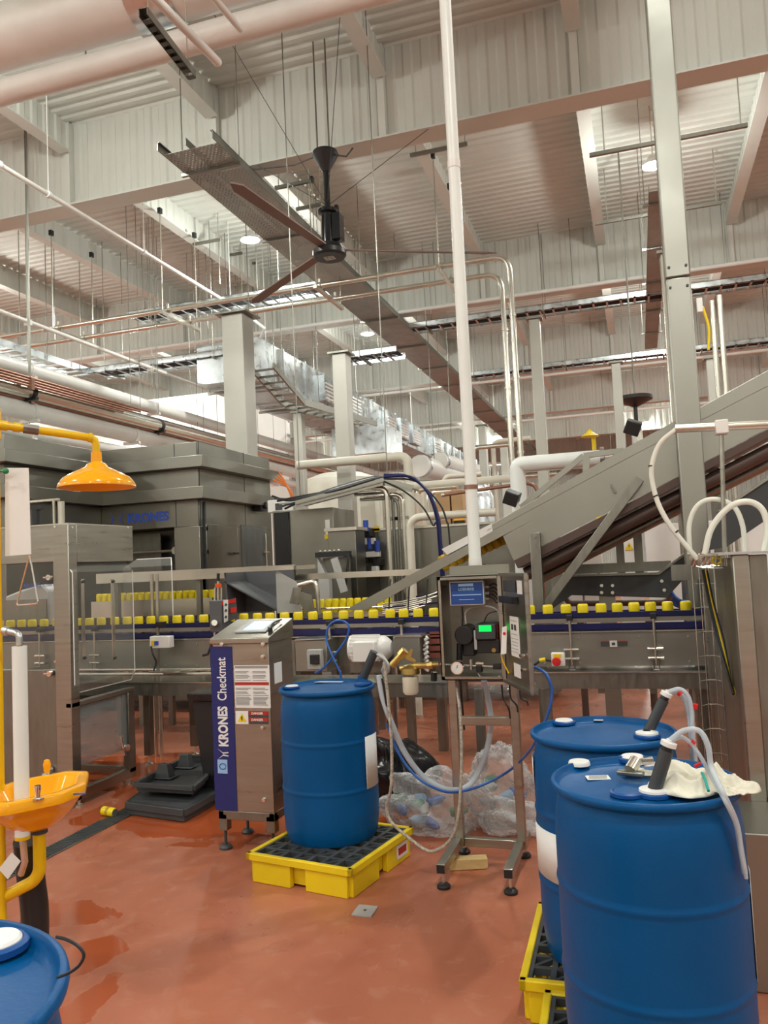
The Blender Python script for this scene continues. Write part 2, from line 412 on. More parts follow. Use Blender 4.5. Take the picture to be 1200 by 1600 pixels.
t = thing('insulated_pipe', 'white insulated pipe running just below the round duct at top left', 'pipe', (-6, 6.2, 6.4))
g = G(); xpipe(g, -14, -1.2, 6.15, 6.56, .12, 20); obj('pipe_jacket', g, 'pink', t)
g = G()
for x in (-12, -7.5, -4.7, -1.9): g.cyl((x, 6.15, 6.68), (x, 6.15, 8.97), .008, 6)
obj('pipe_hanger', g, 'ssd', t)
# two open ended white stub pipes and the strut channel in front of the duct
for a, b, r, L in (((245, 0), (340, 97), .035, 'longer open ended white stub pipe hanging in front of the duct'), ((330, -8), (375, 45), .028, 'shorter white stub pipe to the right, near the top edge')):
    p = W(*b, y=5.6); q = W(*a, z=p.z); d = (q - p); q = p + d * 1.6
    t = thing('stub_pipe', L, 'pipe', p); g = G().tube([p, q], r, 14); obj('pipe_body', g, 'pink', t)
    obj('end_cap', G().ball(p, r * 1.0), 'white', t)
    obj('hanger_rod', G().cyl(q, (q.x, q.y, 8.97), .008, 6), 'ssb', t)
p, q = W(300, 118, y=5.7), W(224, 40, y=4.9); q.z = p.z
t = thing('strut_channel', 'short slotted steel channel hanging in front of the white duct', 'channel', p)
g = G(); g.bar(p + V((0, 0, .03)), q + V((0, 0, .03)), .075, .006); g.bar(p + V((.035, 0, 0)), q + V((.035, 0, 0)), .006, .06); g.bar(p - V((.035, 0, 0)), q - V((.035, 0, 0)), .006, .06)
for i in range(9):
    c = p.lerp(q, (i + .2) / 9); g.bar(c - V((.03, 0, .028)), c + V((.03, 0, -.028)), .05, .004)
obj('channel', g, 'ssd', t)
obj('hanger_rod', G().cyl(p.lerp(q, .1), V((*p.lerp(q, .1).xy, 8.97)), .006, 6).cyl(p.lerp(q, .9), V((*p.lerp(q, .9).xy, 8.97)), .006, 6), 'ssb', t)
# main perforated cable tray running away under the beams
TZ = 7.1
xa, xb = W(255, 240, z=TZ).x - .02, W(335, 222, z=TZ).x + .02
y0 = W(300, 232, z=TZ).y
t = thing('cable_tray', 'long wide perforated cable tray running away below the roof beams', 'cable tray', (xa, y0, TZ))
obj('tray_bed', G().box(xa, xb, y0, 44, TZ, TZ + .004), 'perf', t)
obj('side_rail', G().box(xa - .01, xa, y0 - .12, 44, TZ, TZ + .11).box(xa - .01, xa + .025, y0 - .12, 44, TZ + .1, TZ + .11), 'ssd', t)
obj('side_rail', G().box(xb, xb + .01, y0 - .12, 44, TZ, TZ + .11).box(xb - .025, xb + .01, y0 - .12, 44, TZ + .1, TZ + .11), 'ssd', t)
obj('divider', G().box((xa + xb) / 2, (xa + xb) / 2 + .005, y0 - .1, 44, TZ, TZ + .1), 'ssd', t)
g = G(); hg = G(); cg = G(); yy = y0 + .5
while yy < 43:
    g.box(xa - .05, xb + .05, yy, yy + .045, TZ - .045, TZ - .002)
    for x in (xa - .035, xb + .035): hg.cyl((x, yy + .02, TZ - .05), (x, yy + .02, 8.96 if True else 0), .007, 6)
    yy += 2.4
obj('support_strut', g, 'ssd', t); obj('hanger_rod', hg, 'ssd', t)
for k in range(5): cg.tube([(xa + .08 + .05 * k + .02 * math.sin(j + k), y0 + .6 + j * 1.5, TZ + .03) for j in range(29)], .014, 6)
lab(obj('cable_run', cg, 'black', t), 'black cables lying in the tray')
g = G(); g.box(-5.92, -5.72, 10.9, 11.35, 7.0, 7.06)
# trays running across
def xtray(x0, x1, y, z, label, w=.5, m='galv', h=.13):
    t = thing('cable_tray', label, 'cable tray', (x0, y, z))
    obj('side_rail', G().box(x0, x1, y, y + .01, z, z + h).box(x0, x1, y, y + .04, z + h - .01, z + h).box(x0, x1, y, y + .04, z, z + .01), m, t)
    obj('side_rail', G().box(x0, x1, y + w, y + w + .01, z, z + h).box(x0, x1, y + w - .03, y + w, z + h - .01, z + h), m, t)
    g = G(); x = x0 + .1
    while x < x1 - .05: g.box(x, x + .04, y, y + w, z, z + .025); x += .28
    obj('rungs', g, m, t)
    cg = G()
    for k in range(6): cg.tube([(x0 + (x1 - x0) * j / 8, y + .06 + w * .13 * k + .015 * math.sin(3 * j + k), z + .04) for j in range(9)], .013, 5)
    lab(obj('cable_run', cg, 'black', t), 'dark cables lying on the rungs')
    hg = G(); x = x0 + .4
    while x < x1: hg.cyl((x, y - .02, z - .03), (x, y - .02, 8.96), .007, 6).cyl((x, y + w + .03, z - .03), (x, y + w + .03, 8.96), .007, 6).box(x - .02, x + .02, y - .06, y + w + .06, z - .04, z - .002); x += 2.6
    obj('trapeze_hanger', hg, 'ssd', t); return t
pa, pb = W(185, 490, z=TZ), W(475, 452, z=TZ)
xtray(pa.x, xa - .03, pb.y, TZ, 'galvanised tray crossing left from the perforated tray, above the tall column')
pb = W(640, 510, z=TZ); xtray(xb + .05, 9, pb.y, TZ - .05, 'nearer galvanised tray crossing to the right behind the tall posts')
pb = W(950, 560, z=TZ); xtray(xb + .05, 10, pb.y, TZ - .05, 'farther galvanised tray crossing to the right, lower in view')
p = W(535, 560, z=6.3); xtray(p.x, W(618, 548, z=6.3).x, p.y, 6.3, 'short ladder tray beside the middle square post', .7)
# narrow tray going away at upper right
pr0, pr1 = W(1015, 300, z=TZ), W(1046, 300, z=TZ)
t = thing('cable_tray', 'narrow perforated tray running away beside the tall right column', 'cable tray', (pr0.x, pr0.y, TZ))
obj('tray_bed', G().box(pr0.x, pr1.x, pr0.y, 22, TZ, TZ + .005), 'perf', t)
obj('side_rail', G().box(pr0.x - .01, pr0.x, pr0.y, 22, TZ, TZ + .1), 'ssd', t); obj('side_rail', G().box(pr1.x, pr1.x + .01, pr0.y, 22, TZ, TZ + .1), 'ssd', t)
hg = G(); yy = pr0.y + .4
while yy < 22: hg.box(pr0.x - .1, pr1.x + .1, yy, yy + .04, TZ - .04, TZ - .002).cyl((pr0.x - .07, yy + .02, TZ), (pr0.x - .07, yy + .02, 8.96), .007, 6).cyl((pr1.x + .07, yy + .02, TZ), (pr1.x + .07, yy + .02, 8.96), .007, 6); yy += 1.9
obj('trapeze_hanger', hg, 'ssd', t)
# left trays
p0, p1 = W(0, 540, x=-11), W(140, 578, x=-11)
t = thing('cable_tray', 'ladder tray running away at far left above the bundle of pipes', 'cable tray', (-11, p0.y, p0.z))
obj('side_rail', G().box(-11, -10.99, p0.y - 3, p1.y, p0.z, p0.z + .14), 'galv', t); obj('side_rail', G().box(-11.6, -11.59, p0.y - 3, p1.y, p0.z, p0.z + .14), 'galv', t)
g = G(); yy = p0.y - 2.9
while yy < p1.y: g.box(-11.6, -11, yy, yy + .05, p0.z, p0.z + .03); yy += .3
obj('rungs', g, 'galv', t)
g = G(); [g.cyl((x, yy, p0.z), (x, yy, 8.96), .008, 6) for x in (-11.62, -10.97) for yy in (p0.y - 1.5, p0.y + 1.2, p1.y - .3)]; obj('hanger_rod', g, 'ssd', t)
xtray(-11.0, W(345, 535, y=p1.y).x + .3, p1.y, p0.z + .02, 'dark ladder tray turning right from the far left tray', .6)
# sprinkler main and other small pipes running away
SZ = 7.2; s0 = W(0, 258, z=SZ)
t = thing('sprinkler_pipe', 'thin pale pipe running away from upper left to the centre', 'pipe', (s0.x, s0.y, SZ))
yj = W(395, 490, z=SZ).y
obj('pipe_body', G().tube([(s0.x, s0.y - .1, SZ), (s0.x, yj, SZ), (s0.x + .25, yj + .3, SZ - .25), (s0.x - .15, yj + .8, SZ - .45), (s0.x, yj + 1.3, SZ - .5), (s0.x, 40, SZ - .5)], .035, 10), 'pink', t)
obj('coupling', G().cyl((s0.x, s0.y - .13, SZ), (s0.x, s0.y, SZ), .055, 12), 'white', t)
g = G()
for yy in (s0.y + .9, s0.y + 3.2, s0.y + 6.2): g.cyl((s0.x, yy, SZ), (s0.x, yy, 8.96), .007, 6).cyl((s0.x, yy - .03, SZ), (s0.x, yy + .03, SZ), .05, 10)
for yy in (16, 19, 22, 25, 28): g.cyl((s0.x, yy, SZ - .5), (s0.x, yy, 8.96), .007, 6)
obj('pipe_hanger', g, 'white', t)
for (px, py, yc, r, z, lbl) in ((0, 432, 17.2, .045, 7.45, 'white sprinkler branch crossing below the second beam'), (0, 0, 24.6, .045, 7.3, 'white sprinkler branch crossing below the third beam'), (0, 0, 31.8, .05, 7.2, 'white sprinkler branch crossing in front of the fourth beam'), (0, 0, 39.5, .05, 6.4, 'white sprinkler branch farthest away at the back')):
    t = thing('sprinkler_branch', lbl, 'pipe', (-3, yc, z)); g = G(); xpipe(g, -14, 9, yc, z, r); obj('pipe_body', g, 'pink', t)
    g = G(); [g.cyl((x, yc, z), (x, yc, 8.96), .007, 6) for x in range(-13, 9, 3)]; obj('pipe_hanger', g, 'ssd', t)
# bundle of pipes at left running away
def run(label, py, x, r, m, name='insulated_pipe', y1=44, hang=3.4, col=None):
    p = W(0, py, x=x); t = thing(name, label, 'pipe', (x, p.y, p.z))
    g = G(); ypipe(g, x, p.y - 3, y1, p.z, r, 18); obj('pipe_jacket', g, m, t)
    g = G(); yy = p.y + .6; hc = G()
    while yy < y1:
        g.cyl((x, yy, p.z + r), (x, yy, 8.96), .006, 6); hc.box(x - r - .02, x + r + .02, yy - .03, yy + .03, p.z - r - .03, p.z - r + .02); hc.cyl((x, yy - .04, p.z), (x, yy + .04, p.z), r + .012, 16); yy += hang
    obj('hanger_rod', g, 'ssd', t); obj('pipe_clamp', hc, col or m, t)
run('upper white insulated pipe at left, topmost thick pipe of the bundle', 566, -9, .12, 'pink')
run('silver clad pipe in the middle of the left bundle', 600, -8.6, .105, 'ssb', 'clad_pipe', col='black')
run('thick pinkish white pipe below the silver clad pipe', 632, -8.8, .15, 'pink', hang=2.6)
run('white insulated pipe lowest of the left bundle, above the big machine', 668, -8.8, .10, 'pink', hang=2.9)
run('thin straight conduit crossing above the left bundle', 486, -9.2, .035, 'pink', 'conduit_pipe')
run('dark steel pipe just under the silver clad pipe', 613, -8.7, .035, 'copper', 'steel_pipe')
yq = W(232, 663, x=-8.4).y
for k in range(4):
    run('bare brown tube of four side by side that end above the machine', 577 + 4.5 * k, -8.4, .021, 'copper', 'bare_tube', y1=yq - .25 * k)
    bpy.context.scene.collection.objects  # keep order
for o in bpy.data.objects:
    if o.name.startswith('bare_tube'): o['group'] = 'four thin brown tubes ending above the machine'
run('slim steel tube beside the upper white insulated pipe, nearer', 590, -9.3, .05, 'ssd', 'steel_pipe', hang=5)
run('slim steel tube just beyond the silver clad pipe', 592, -8.9, .04, 'ssd', 'steel_pipe', hang=5)
# pair of polished steel pipes crossing on trapezes, then dropping
PZ = 6.6; PY1 = 12.6; PY2 = 13.35
xe1, xe2 = W(798, 440, y=PY1).x, W(785, 455, y=PY2).x
for yv, xe, r, L in ((PY1, xe1, .045, 'nearer polished steel pipe of the pair crossing the hall and dropping at right'), (PY2, xe2, .045, 'farther polished steel pipe of the pair crossing the hall and dropping at right')):
    t = thing('process_pipe', L, 'pipe', (xe, yv, 2.2)); obj('pipe_body', G().tube(elbow([(-15, yv, PZ), (xe, yv, PZ), (xe, yv, 2.2)], .3, 6), r, 16), 'ssb', t)
    g = G()
    for z in (3.4, 4.6, 5.6): g.cyl((xe, yv, z), (xe, yv, z + .04), r + .012, 16)
    obj('weld_ferrule', g, 'ssb', t)
for i, px in enumerate((92, 262, 500, 690)):
    x = W(px, (520, 490, 462, 440)[i], y=PY1).x
    t = thing('pipe_trapeze', ('steel trapeze hanger under the polished pipes, farthest left', 'steel trapeze hanger under the polished pipes, left of the tall column', 'steel trapeze hanger under the polished pipes below the fan', 'steel trapeze hanger under the polished pipes beside the white pole')[i], 'pipe hanger', (x, PY1 - .2, PZ - .1))
    obj('strut', G().box(x - .03, x + .03, PY1 - .22, PY2 + .35, PZ - .11, PZ - .05), 'ssb', t)
    obj('hanger_rod', G().cyl((x, PY1 - .16, PZ - .12), (x, PY1 - .16, 8.43), .011, 8), 'ssb', t); obj('hanger_rod', G().cyl((x, PY2 + .28, PZ - .12), (x, PY2 + .28, 8.43), .011, 8), 'ssb', t)
    obj('beam_clamp', G().box(x - .03, x + .03, PY1 - .2, PY1 - .12, 8.36, 8.46), 'black', t); obj('beam_clamp', G().box(x - .03, x + .03, PY2 + .24, PY2 + .32, 8.36, 8.46), 'black', t)
    obj('pipe_clamp', G().cyl((x - .03, PY1, PZ), (x + .03, PY1, PZ), .06, 14).box(x - .02, x + .02, PY1 - .02, PY1 + .02, PZ + .03, PZ + .12), 'ssb', t)
    obj('pipe_clamp', G().cyl((x - .03, PY2, PZ), (x + .03, PY2, PZ), .06, 14).box(x - .02, x + .02, PY2 - .02, PY2 + .02, PZ + .03, PZ + .12), 'ssb', t)
# short strut cross pieces with rods under the roof
for i, (a, b, yv) in enumerate((((302, 382), (343, 373), 14), ((329, 404), (378, 395), 15.5), ((352, 419), (399, 411), 16.6), ((430, 294), (485, 285), 11.2), ((463, 327), (502, 320), 12.4), ((641, 243), (730, 223), 11.5), ((921, 243), (1168, 195), 11.2), ((930, 350), (1128, 318), 15.2))):
    p = W(*a, y=yv); q = W(*b, y=yv); q.z = p.z
    t = thing('strut_bar', ('steel strut bar hanging under the roof left of the bright lamp', 'middle of three small strut bars stepping down left of the perforated tray', 'lowest of three small strut bars stepping down left of the perforated tray', 'steel strut bar just left of the fan rod, upper', 'steel strut bar just left of the fan rod, lower', 'thin strut bar under the roof left of the white pole', 'long thin strut bar beside the glaring lamp', 'long thin strut bar below the glaring lamp')[i], 'strut', p)
    obj('strut', G().bar(p, q, .05, .05), 'ssd', t)
    obj('hanger_rod', G().cyl(p.lerp(q, .96), V((*p.lerp(q, .96).xy, 8.96)), .009, 6).cyl(p.lerp(q, .1), V((*p.lerp(q, .1).xy, 8.96)), .009, 6).cyl(p.lerp(q, .96), p.lerp(q, .96) - V((0, 0, .9 if i < 5 else .02)), .009, 6), 'ssb', t)
# rectangular galvanised duct
dz0 = 5.6; d0 = W(405, 590, z=dz0); dx = d0.x; dz1 = W(392, 520, x=dx).z; dy = d0.y
t = thing('rectangular_duct', 'long galvanised rectangular air duct with grilles running away at centre', 'duct', (dx, dy, dz0))
g = G(); yy = dy
while yy < 42: g.box(dx - 1.4, dx, yy, yy + 1.15, dz0, dz1); g.box(dx - 1.43, dx + .03, yy + 1.15, yy + 1.19, dz0 - .03, dz1 + .03); yy += 1.19
obj('duct_body', g, 'galv', t)
for k, yy in enumerate((dy + 3.2, dy + 4.9, dy + 8.2, dy + 9.6, dy + 11.0, dy + 14)):
    g = G(); g.box(dx, dx + .14, yy, yy + .9, dz0 + .12, dz1 - .1); gr = obj('outlet_collar', g, 'galv', t)
    g = G(); [g.box(dx + .14, dx + .16, yy + .05, yy + .85, dz0 + .16 + j * .09, dz0 + .2 + j * .09) for j in range(int((dz1 - dz0 - .3) / .09))]; obj('grille', g, 'white', gr)
g = G()
for yy in (dy + .6, dy + 3, dy + 6.5, dy + 10, dy + 15, dy + 20): g.cyl((dx + .06, yy, dz0 - .06), (dx + .06, yy, 8.96), .009, 6).cyl((dx - 1.46, yy, dz0 - .06), (dx - 1.46, yy, 8.96), .009, 6).box(dx - 1.5, dx + .1, yy - .03, yy + .03, dz0 - .08, dz0 - .031)
obj('duct_hanger', g, 'ssd', t)
p = W(585, 690, z=5.0); t = thing('duct_box', 'square galvanised duct branch hanging below the long duct', 'duct', p)
obj('duct_body', G().box(p.x - 1.2, p.x + .3, p.y, p.y + 1.6, p.z - .3, p.z + .45), 'galv', t); obj('hanger_rod', G().cyl((p.x - 1.0, p.y + .1, p.z + .4), (p.x - 1.0, p.y + .1, dz0), .009, 6).cyl((p.x + .2, p.y + .1, p.z + .4), (p.x + .2, p.y + .1, 8.96), .009, 6), 'ssd', t)
a, b = W(395, 590, z=5.2), W(440, 640, z=5.2)
t = thing('cable_ladder', 'short dark ladder tray sloping under the rectangular duct', 'cable tray', a)
A, B = W(392, 575, y=12.3), W(443, 632, y=13.6); s = V((.42, 0, 0))
g = G(); g.bar(A, B, .03, .1); g.bar(A + s, B + s, .03, .1); obj('side_rail', g, 'ssd', t)
g = G(); [g.bar(A.lerp(B, (i + .5) / 6), A.lerp(B, (i + .5) / 6) + s, .04, .03) for i in range(6)]; obj('rungs', g, 'ssd', t)
C_ = W(560, 662, y=16.5); C_.z = B.z
g = G(); g.bar(B, C_, .03, .12); g.bar(B + s, C_ + s, .03, .12); [g.bar(B.lerp(C_, (i + .5) / 9), B.lerp(C_, (i + .5) / 9) + s, .04, .03) for i in range(9)]; obj('level_section', g, 'ssd', t)
g = G(); [g.cyl(q, (q.x, q.y, 8.96), .008, 6) for q in (B, C_, A)]; obj('hanger_rod', g, 'ssd', t)
# ceiling fan
FX, FY = W(515, 400, y=9.85).x, 9.85
fz = 5.98
t = thing('ceiling_fan', 'large industrial ceiling fan with black motor and long brown blades', 'fan', (FX, FY, fz))
g = G(); zt = W(508, 238, y=FY).z; zb = W(510, 268, y=FY).z
obj('mounting_bracket', G().lathe([(0, zt), (.17, zt), (.18, zt - .04), (.05, zb), (0, zb)], (FX, FY, 0), 20), 'black', t)
obj('downrod', G().cyl((FX, FY, zb), (FX, FY, 6.55), .04, 14), 'blackg', t)
obj('motor', G().lathe([(0, 6.08), (.10, 6.08), (.10, 6.12), (.085, 6.5), (.13, 6.52), (.13, 6.56), (.07, 6.6), (0, 6.6)], (FX, FY, 0), 24).box(FX + .08, FX + .19, FY - .08, FY + .1, 6.12, 6.48), 'blackg', t, bev=.004)
obj('hub', G().lathe([(0, 5.9), (.2, 5.9), (.225, 5.93), (.225, 5.99), (.18, 6.02), (.15, 6.08), (0, 6.08)], (FX, FY, 0), 32), 'black', t)
lab(obj('hub_badge', G().box(FX - .07, FX - .05, FY - .06, FY + .06, 5.896, 5.9).box(FX + .05, FX + .07, FY - .06, FY + .06, 5.896, 5.9).box(FX - .07, FX + .07, FY - .06, FY - .045, 5.896, 5.9).box(FX - .07, FX + .07, FY + .045, FY + .06, 5.896, 5.9).box(FX - .07, FX + .07, FY - .008, FY + .008, 5.896, 5.9).box(FX - .008, FX + .008, FY - .06, FY + .06, 5.896, 5.9), 'white', t), 'white square emblem')
for k in range(3):
    a = R(23.8 + 120 * k); d = V((math.cos(a), math.sin(a), 0)); s = V((-math.sin(a), math.cos(a), .25)); c = V((FX, FY, 6.0))
    pts = [c + d * .18 + s * .05, c + d * .18 - s * .05, c + d * 2.15 - s * .06 + V((0, 0, -.05)), c + d * 2.3 + V((0, 0, -.05)), c + d * 2.15 + s * .07 + V((0, 0, -.05))]
    obj('blade', G().prism(pts, (0, 0, .018)), 'fan', t)
g = G(); r1, r2 = W(490, 92, z=8.93), W(508, 88, z=8.93)
for q in (-.11, .06): g.cyl((FX + q, FY, zt - .01), (FX + q, FY, 8.96), .012, 8)
obj('hanger_rod', g, 'ssd', t)
g = G()
for e in ((FX + 1.4, 10.2, ZB), (FX - 1.2, 10.2, ZB), (FX + .9, 8.4, 8.96), (FX - 1.0, 8.2, 8.96)): g.cyl((FX, FY, 6.62), e, .005, 5)
g.tube([(FX, FY, zt), (FX - .5, FY + .1, zt - .03), (FX - 1.3, FY + .3, zt + .15)], .01, 6); g.tube([(FX + .1, FY, zt - .05), (FX + .3, FY, zt - .12), (FX + .4, FY, zt - .02)], .012, 6)
obj('guy_wire', g, 'dgrey', t)
# tall square steel posts
def post(px, py, yv, wpx, label, m='postm', plate=True, z=None):
    p = W(px, py, y=yv); w = wpx * (W(px + 1, py, y=yv).x - p.x); zt = z or p.z
    t = thing('steel_post', label, 'post', (p.x, yv, 0)); x = W(px, 800, y=yv).x
    x = p.x
    obj('post_shaft', G().box(x - w / 2, x + w / 2, yv, yv + w, 0, zt), m, t, bev=.01)
    if plate: obj('top_plate', G().box(x - w * .75, x + w * .75, yv - w * .2, yv + w * 1.2, zt, zt + .03), 'ssd', t)
    obj('base_plate', G().box(x - w * .8, x + w * .8, yv - w * .3, yv + w * 1.3, 0, .02), 'ssd', t)
    return t
post(362, 490, 11.5, 33, 'tall square steel column rising behind the big stainless machine')
post(529, 552, 12, 22, 'square steel post in the middle, behind the electrical cabinet')
post(464, 645, 14.5, 13, 'thin steel post between the tall column and the middle post')
post(834, 498, 12.2, 17, 'steel post with flared top right of the white pole')
post(962, 567, 13, 15, 'short pale steel post behind the incline conveyor')
post(1040, 395, 9.2, 19, 'slim bright steel post just left of the tall right column', 'ssb')
post(1112, 560, 11, 17, 'grey post right of the tall right column', 'beam')
post(752, 665, 20, 12, 'far pale post right of the white pole', 'beam')
post(786, 690, 17, 11, 'far pale post beside the dropping steel pipes', 'beam')
p = W(1112, 470, y=9.5)
t = thing('conduit_stack', 'two bright vertical conduits with a small box right of the tall column', 'conduit', (p.x, 9.5, 2))
obj('conduit', G().cyl((p.x, 9.5, 0), (p.x, 9.5, p.z), .03, 10), 'ssb', t); obj('conduit', G().cyl((p.x + .08, 9.5, 0), (p.x + .08, 9.5, p.z + .05), .03, 10), 'ssb', t)
obj('junction_box', G().box(p.x - .16, p.x - .1, 9.45, 9.55, p.z - .12, p.z + .04), 'white', t, bev=.004)
obj('cable', G().tube(arc([(p.x - .1, 9.5, p.z - .05), (p.x - .05, 9.5, p.z - .3), (p.x - .07, 9.5, p.z - .55)]), .015, 8), 'yel', t)
# tall right hand column
cy = 6.9; cx0, cx1 = W(1066, 800, y=cy).x, W(1106, 800, y=cy).x
t = thing('steel_column', 'tall square steel column at right reaching above the picture', 'column', ((cx0 + cx1) / 2, cy, 0))
obj('column_shaft', G().box(cx0, cx1, cy, cy + .22, 0, 4.0), 'sst', t, bev=.012)
obj('column_shaft', G().box(cx0 - .002, cx1 + .002, cy, cy + .22, 4.005, 8.95), 'sst', t, bev=.012)
g = G()
for z in (3.92, 4.09):
    for x in (cx0 + .03, cx1 - .03): g.cyl((x, cy - .012, z), (x, cy, z), .011, 8)
obj('splice_bolt', g, 'dgrey', t)
obj('base_plate', G().box(cx0 - .08, cx1 + .08, cy - .08, cy + .3, 0, .02), 'ssd', t)
# white vertical pole
py_ = 4.78; p = W(743, 888, y=py_)
t = thing('vertical_pipe', 'white vertical pipe rising from behind the open control box', 'pipe', (p.x, py_, 1.3))
obj('pipe_body', G().cyl((p.x, py_, 1.3), (p.x, py_, 8.95), .037, 20), 'pvc', t)
g = G(); [g.cyl((p.x, py_, z), (p.x, py_, z + .05), .040, 20) for z in (1.72, 4.2, 6.3)]; obj('coupling', g, 'white', t)
obj('pipe_clamp', G().cyl((p.x, py_, 2.19), (p.x, py_, 2.215), .042, 20), 'copper', t)
#@@MID
# ------------------------------------------------------------------ big stainless machine enclosure
KX, KY = -5.32, 9.0
ZK = lambda py: W(302, py, y=KY).z
zt, zb1a, zb1b, zb2a, zb2b = ZK(690), ZK(714), ZK(732), ZK(762), ZK(781)
t = thing('machine_enclosure', 'big stainless machine enclosure with blue lettering and two protruding bands', 'machine', (KX - 2, KY + 1, 0))
KL, KB = -6.8, 7.3          # inner corner and near end of the side wing
def L(g, o, z0, z1):         # one storey of the stepped plan, grown outward by o
    g.box(KL - .02, KX + o, KY - o, KY + 2.1 + o, z0, z1); g.box(-9.5, KL + o, KB - o, KY + 2.1 + o, z0, z1)
    return g
obj('upper_panels', L(G(), 0, zb1a, zt), 'ssk', t, bev=.006)
lab(obj('band', L(G(), .14, zb1b, zb1a), 'ssk', t, bev=.006), 'upper protruding band'); obj('middle_panels', L(G(), 0, zb2a, zb1b), 'ssk', t, bev=.006)
lab(obj('band', L(G(), .14, zb2b, zb2a), 'ssk', t, bev=.006), 'lower protruding band')
zw1, zw0 = ZK(822), ZK(905)
g = G(); g.box(KL, KX, KY, KY + 2.1, zw1, zb2b); g.box(-9.5, KL, KB, KY + 2.1, .15, zb2b); g.box(KL, KX - .02, KY + .5, KY + 2.1, .15, zw1); g.box(KL, KX, KY, KY + .12, .15, zw0)
xp0, xp1 = W(273, 850, y=KY).x, KX
g.box(xp0, KX, KY - .01, KY + 1.0, .16, zw1 - .002); g.box(KX - .1, KX, KY + 1.0, KY + 2.1, .15, zw1)
obj('lower_panels', g, 'ssk', t, bev=.006)
g = G()
for x in (-6.95, W(272, 700, y=KY).x, KX - .012): g.box(x - .004, x + .004, KY - .004, KY, .2, zb2b); g.box(x - .004, x + .004, KY - .004, KY, zb1a + .0, zt)
for yy in (KY + .02, KY + 1.25): g.box(KX, KX + .004, yy, yy + .008, .2, zt)
g.box(KX + .0, KX + .02, KY + .1, KY + .13, .3, zb2b - .02)
for z in range(7): g.box(KX, KX + .03, KY + .09, KY + .15, .5 + z * .3, .55 + z * .3)
obj('panel_joint', g, 'dgrey', t)
yd0, yd1 = W(320, 850, x=KX).y, W(368, 850, x=KX).y
d = obj('door', G().box(KX, KX + .03, yd0, yd1, ZK(895), W(340, 820, x=KX).z), 'ssk', t, bev=.006)
obj('handle', G().cyl((KX + .03, yd1 - .08, 2.0), (KX + .08, yd1 - .08, 2.0), .015, 8).box(KX + .07, KX + .085, yd1 - .2, yd1 - .06, 1.985, 2.015), 'black', d)
yw0, yw1 = W(377, 850, x=KX).y, W(415, 850, x=KX).y
obj('window', G().box(KX - .0, KX + .015, yw0, yw1, 1.2, W(400, 822, x=KX).z), 'pane', t); obj('window_bar', G().cyl((KX + .05, yw0 + .6, 2.02), (KX + .05, yw1, 2.02), .012, 8).cyl((KX + .04, yw0 + .7, 1.6), (KX + .04, yw0 + .7, 2.3), .012, 8), 'ssb', t)
obj('sensor', G().box(KX, KX + .12, yw1 - .35, yw1 - .15, 2.62, 2.78).cyl((KX + .12, yw1 - .25, 2.7), (KX + .17, yw1 - .25, 2.7), .05, 10), 'black', t, bev=.005)
a = W(199, 817, y=KY - .003); b = W(249, 813, y=KY - .003); ls = (b.x - a.x) / 3.9 * 1.32
obj('lettering', G().text('KRONES', a, (1, 0, 0), (0, 0, 1), ls, .006), 'bluelogo', t)
g = G(); s = ls * .75
for m in (-1, 1):
    cxx = a.x - .16 + m * .045; g.prism([(cxx + m * .05, KY - .003, a.z - .03), (cxx + m * .02, KY - .003, a.z + s * .45), (cxx + m * .06, KY - .003, a.z + s * 1.3), (cxx - m * .005, KY - .003, a.z + s * .45)], (0, .002, 0))
obj('emblem', g, 'bluelogo', t)
g = G(); [g.box(x, x + .5, KY + .3, KY + .32, zw0 + .05, zw1 - .05) for x in (-6.6,)]; obj('inner_panel', g, 'ssd', t)
obj('inner_bar', G().cyl((KL, KY + .2, ZK(858)), (xp0, KY + .2, ZK(858)), .02, 8).cyl((xp0 - .1, KY + .15, ZK(858)), (xp0 - .1, KY + .25, ZK(858)), .05, 10), 'ssb', t)
g = G(); [g.box(x, x + .1, y, y + .1, 0, .16) for x, y in ((KX - .2, KY + .05), (KX - .2, KY + 2.6), (-6.7, KY + .05), (-9.3, KB + .1), (KL - .2, KB + .1))]; obj('foot', g, 'ssd', t)
# ------------------------------------------------------------------ electrical cabinets, tank, boxes behind
xa_, xb_ = W(456, 850, y=9.6), W(505, 850, y=9.6)
t = thing('electrical_cabinet', 'tall stainless electrical cabinet with dark left side behind the line', 'cabinet', (xa_.x, 9.6, 0))
zc_ = W(456, 797, y=9.6).z
obj('cabinet_body', G().box(W(427, 850, y=9.6).x, W(548, 850, y=9.6).x - .22, 9.6, 10.4, .1, zc_), 'ssk', t, bev=.006)
lab(obj('side_door', G().box(W(428, 850, y=9.55).x, xa_.x - .02, 9.57, 9.6, .15, zc_ - .02), 'blackg', t, bev=.004), 'dark glossy panel')
obj('panel_sticker', G().box(W(508, 820, y=9.58).x, W(515, 820, y=9.58).x, 9.585, 9.6, W(510, 840, y=9.58).z, W(510, 812, y=9.58).z), 'paper', t); lab(obj('tape', G().box(W(507, 840, y=9.57).x, W(516, 840, y=9.57).x, 9.575, 9.585, W(510, 842, y=9.57).z, W(510, 835, y=9.57).z), 'yel', t), 'yellow tape cross')
obj('plinth', G().box(W(430, 850, y=9.6).x, W(540, 850, y=9.6).x - .22, 9.65, 10.35, 0, .1), 'dgrey', t)
p = W(435, 780, y=9.9); t = thing('air_unit', 'small white boxed unit standing on the tall electrical cabinet', 'box', (p.x, 9.9, zc_))
obj('unit_body', G().box(p.x - .12, p.x + .12, 9.8, 10.1, zc_, zc_ + .17), 'white', t, bev=.01); obj('vent', G().box(p.x - .0, p.x + .1, 9.79, 9.8, zc_ + .03, zc_ + .12), 'dgrey', t)
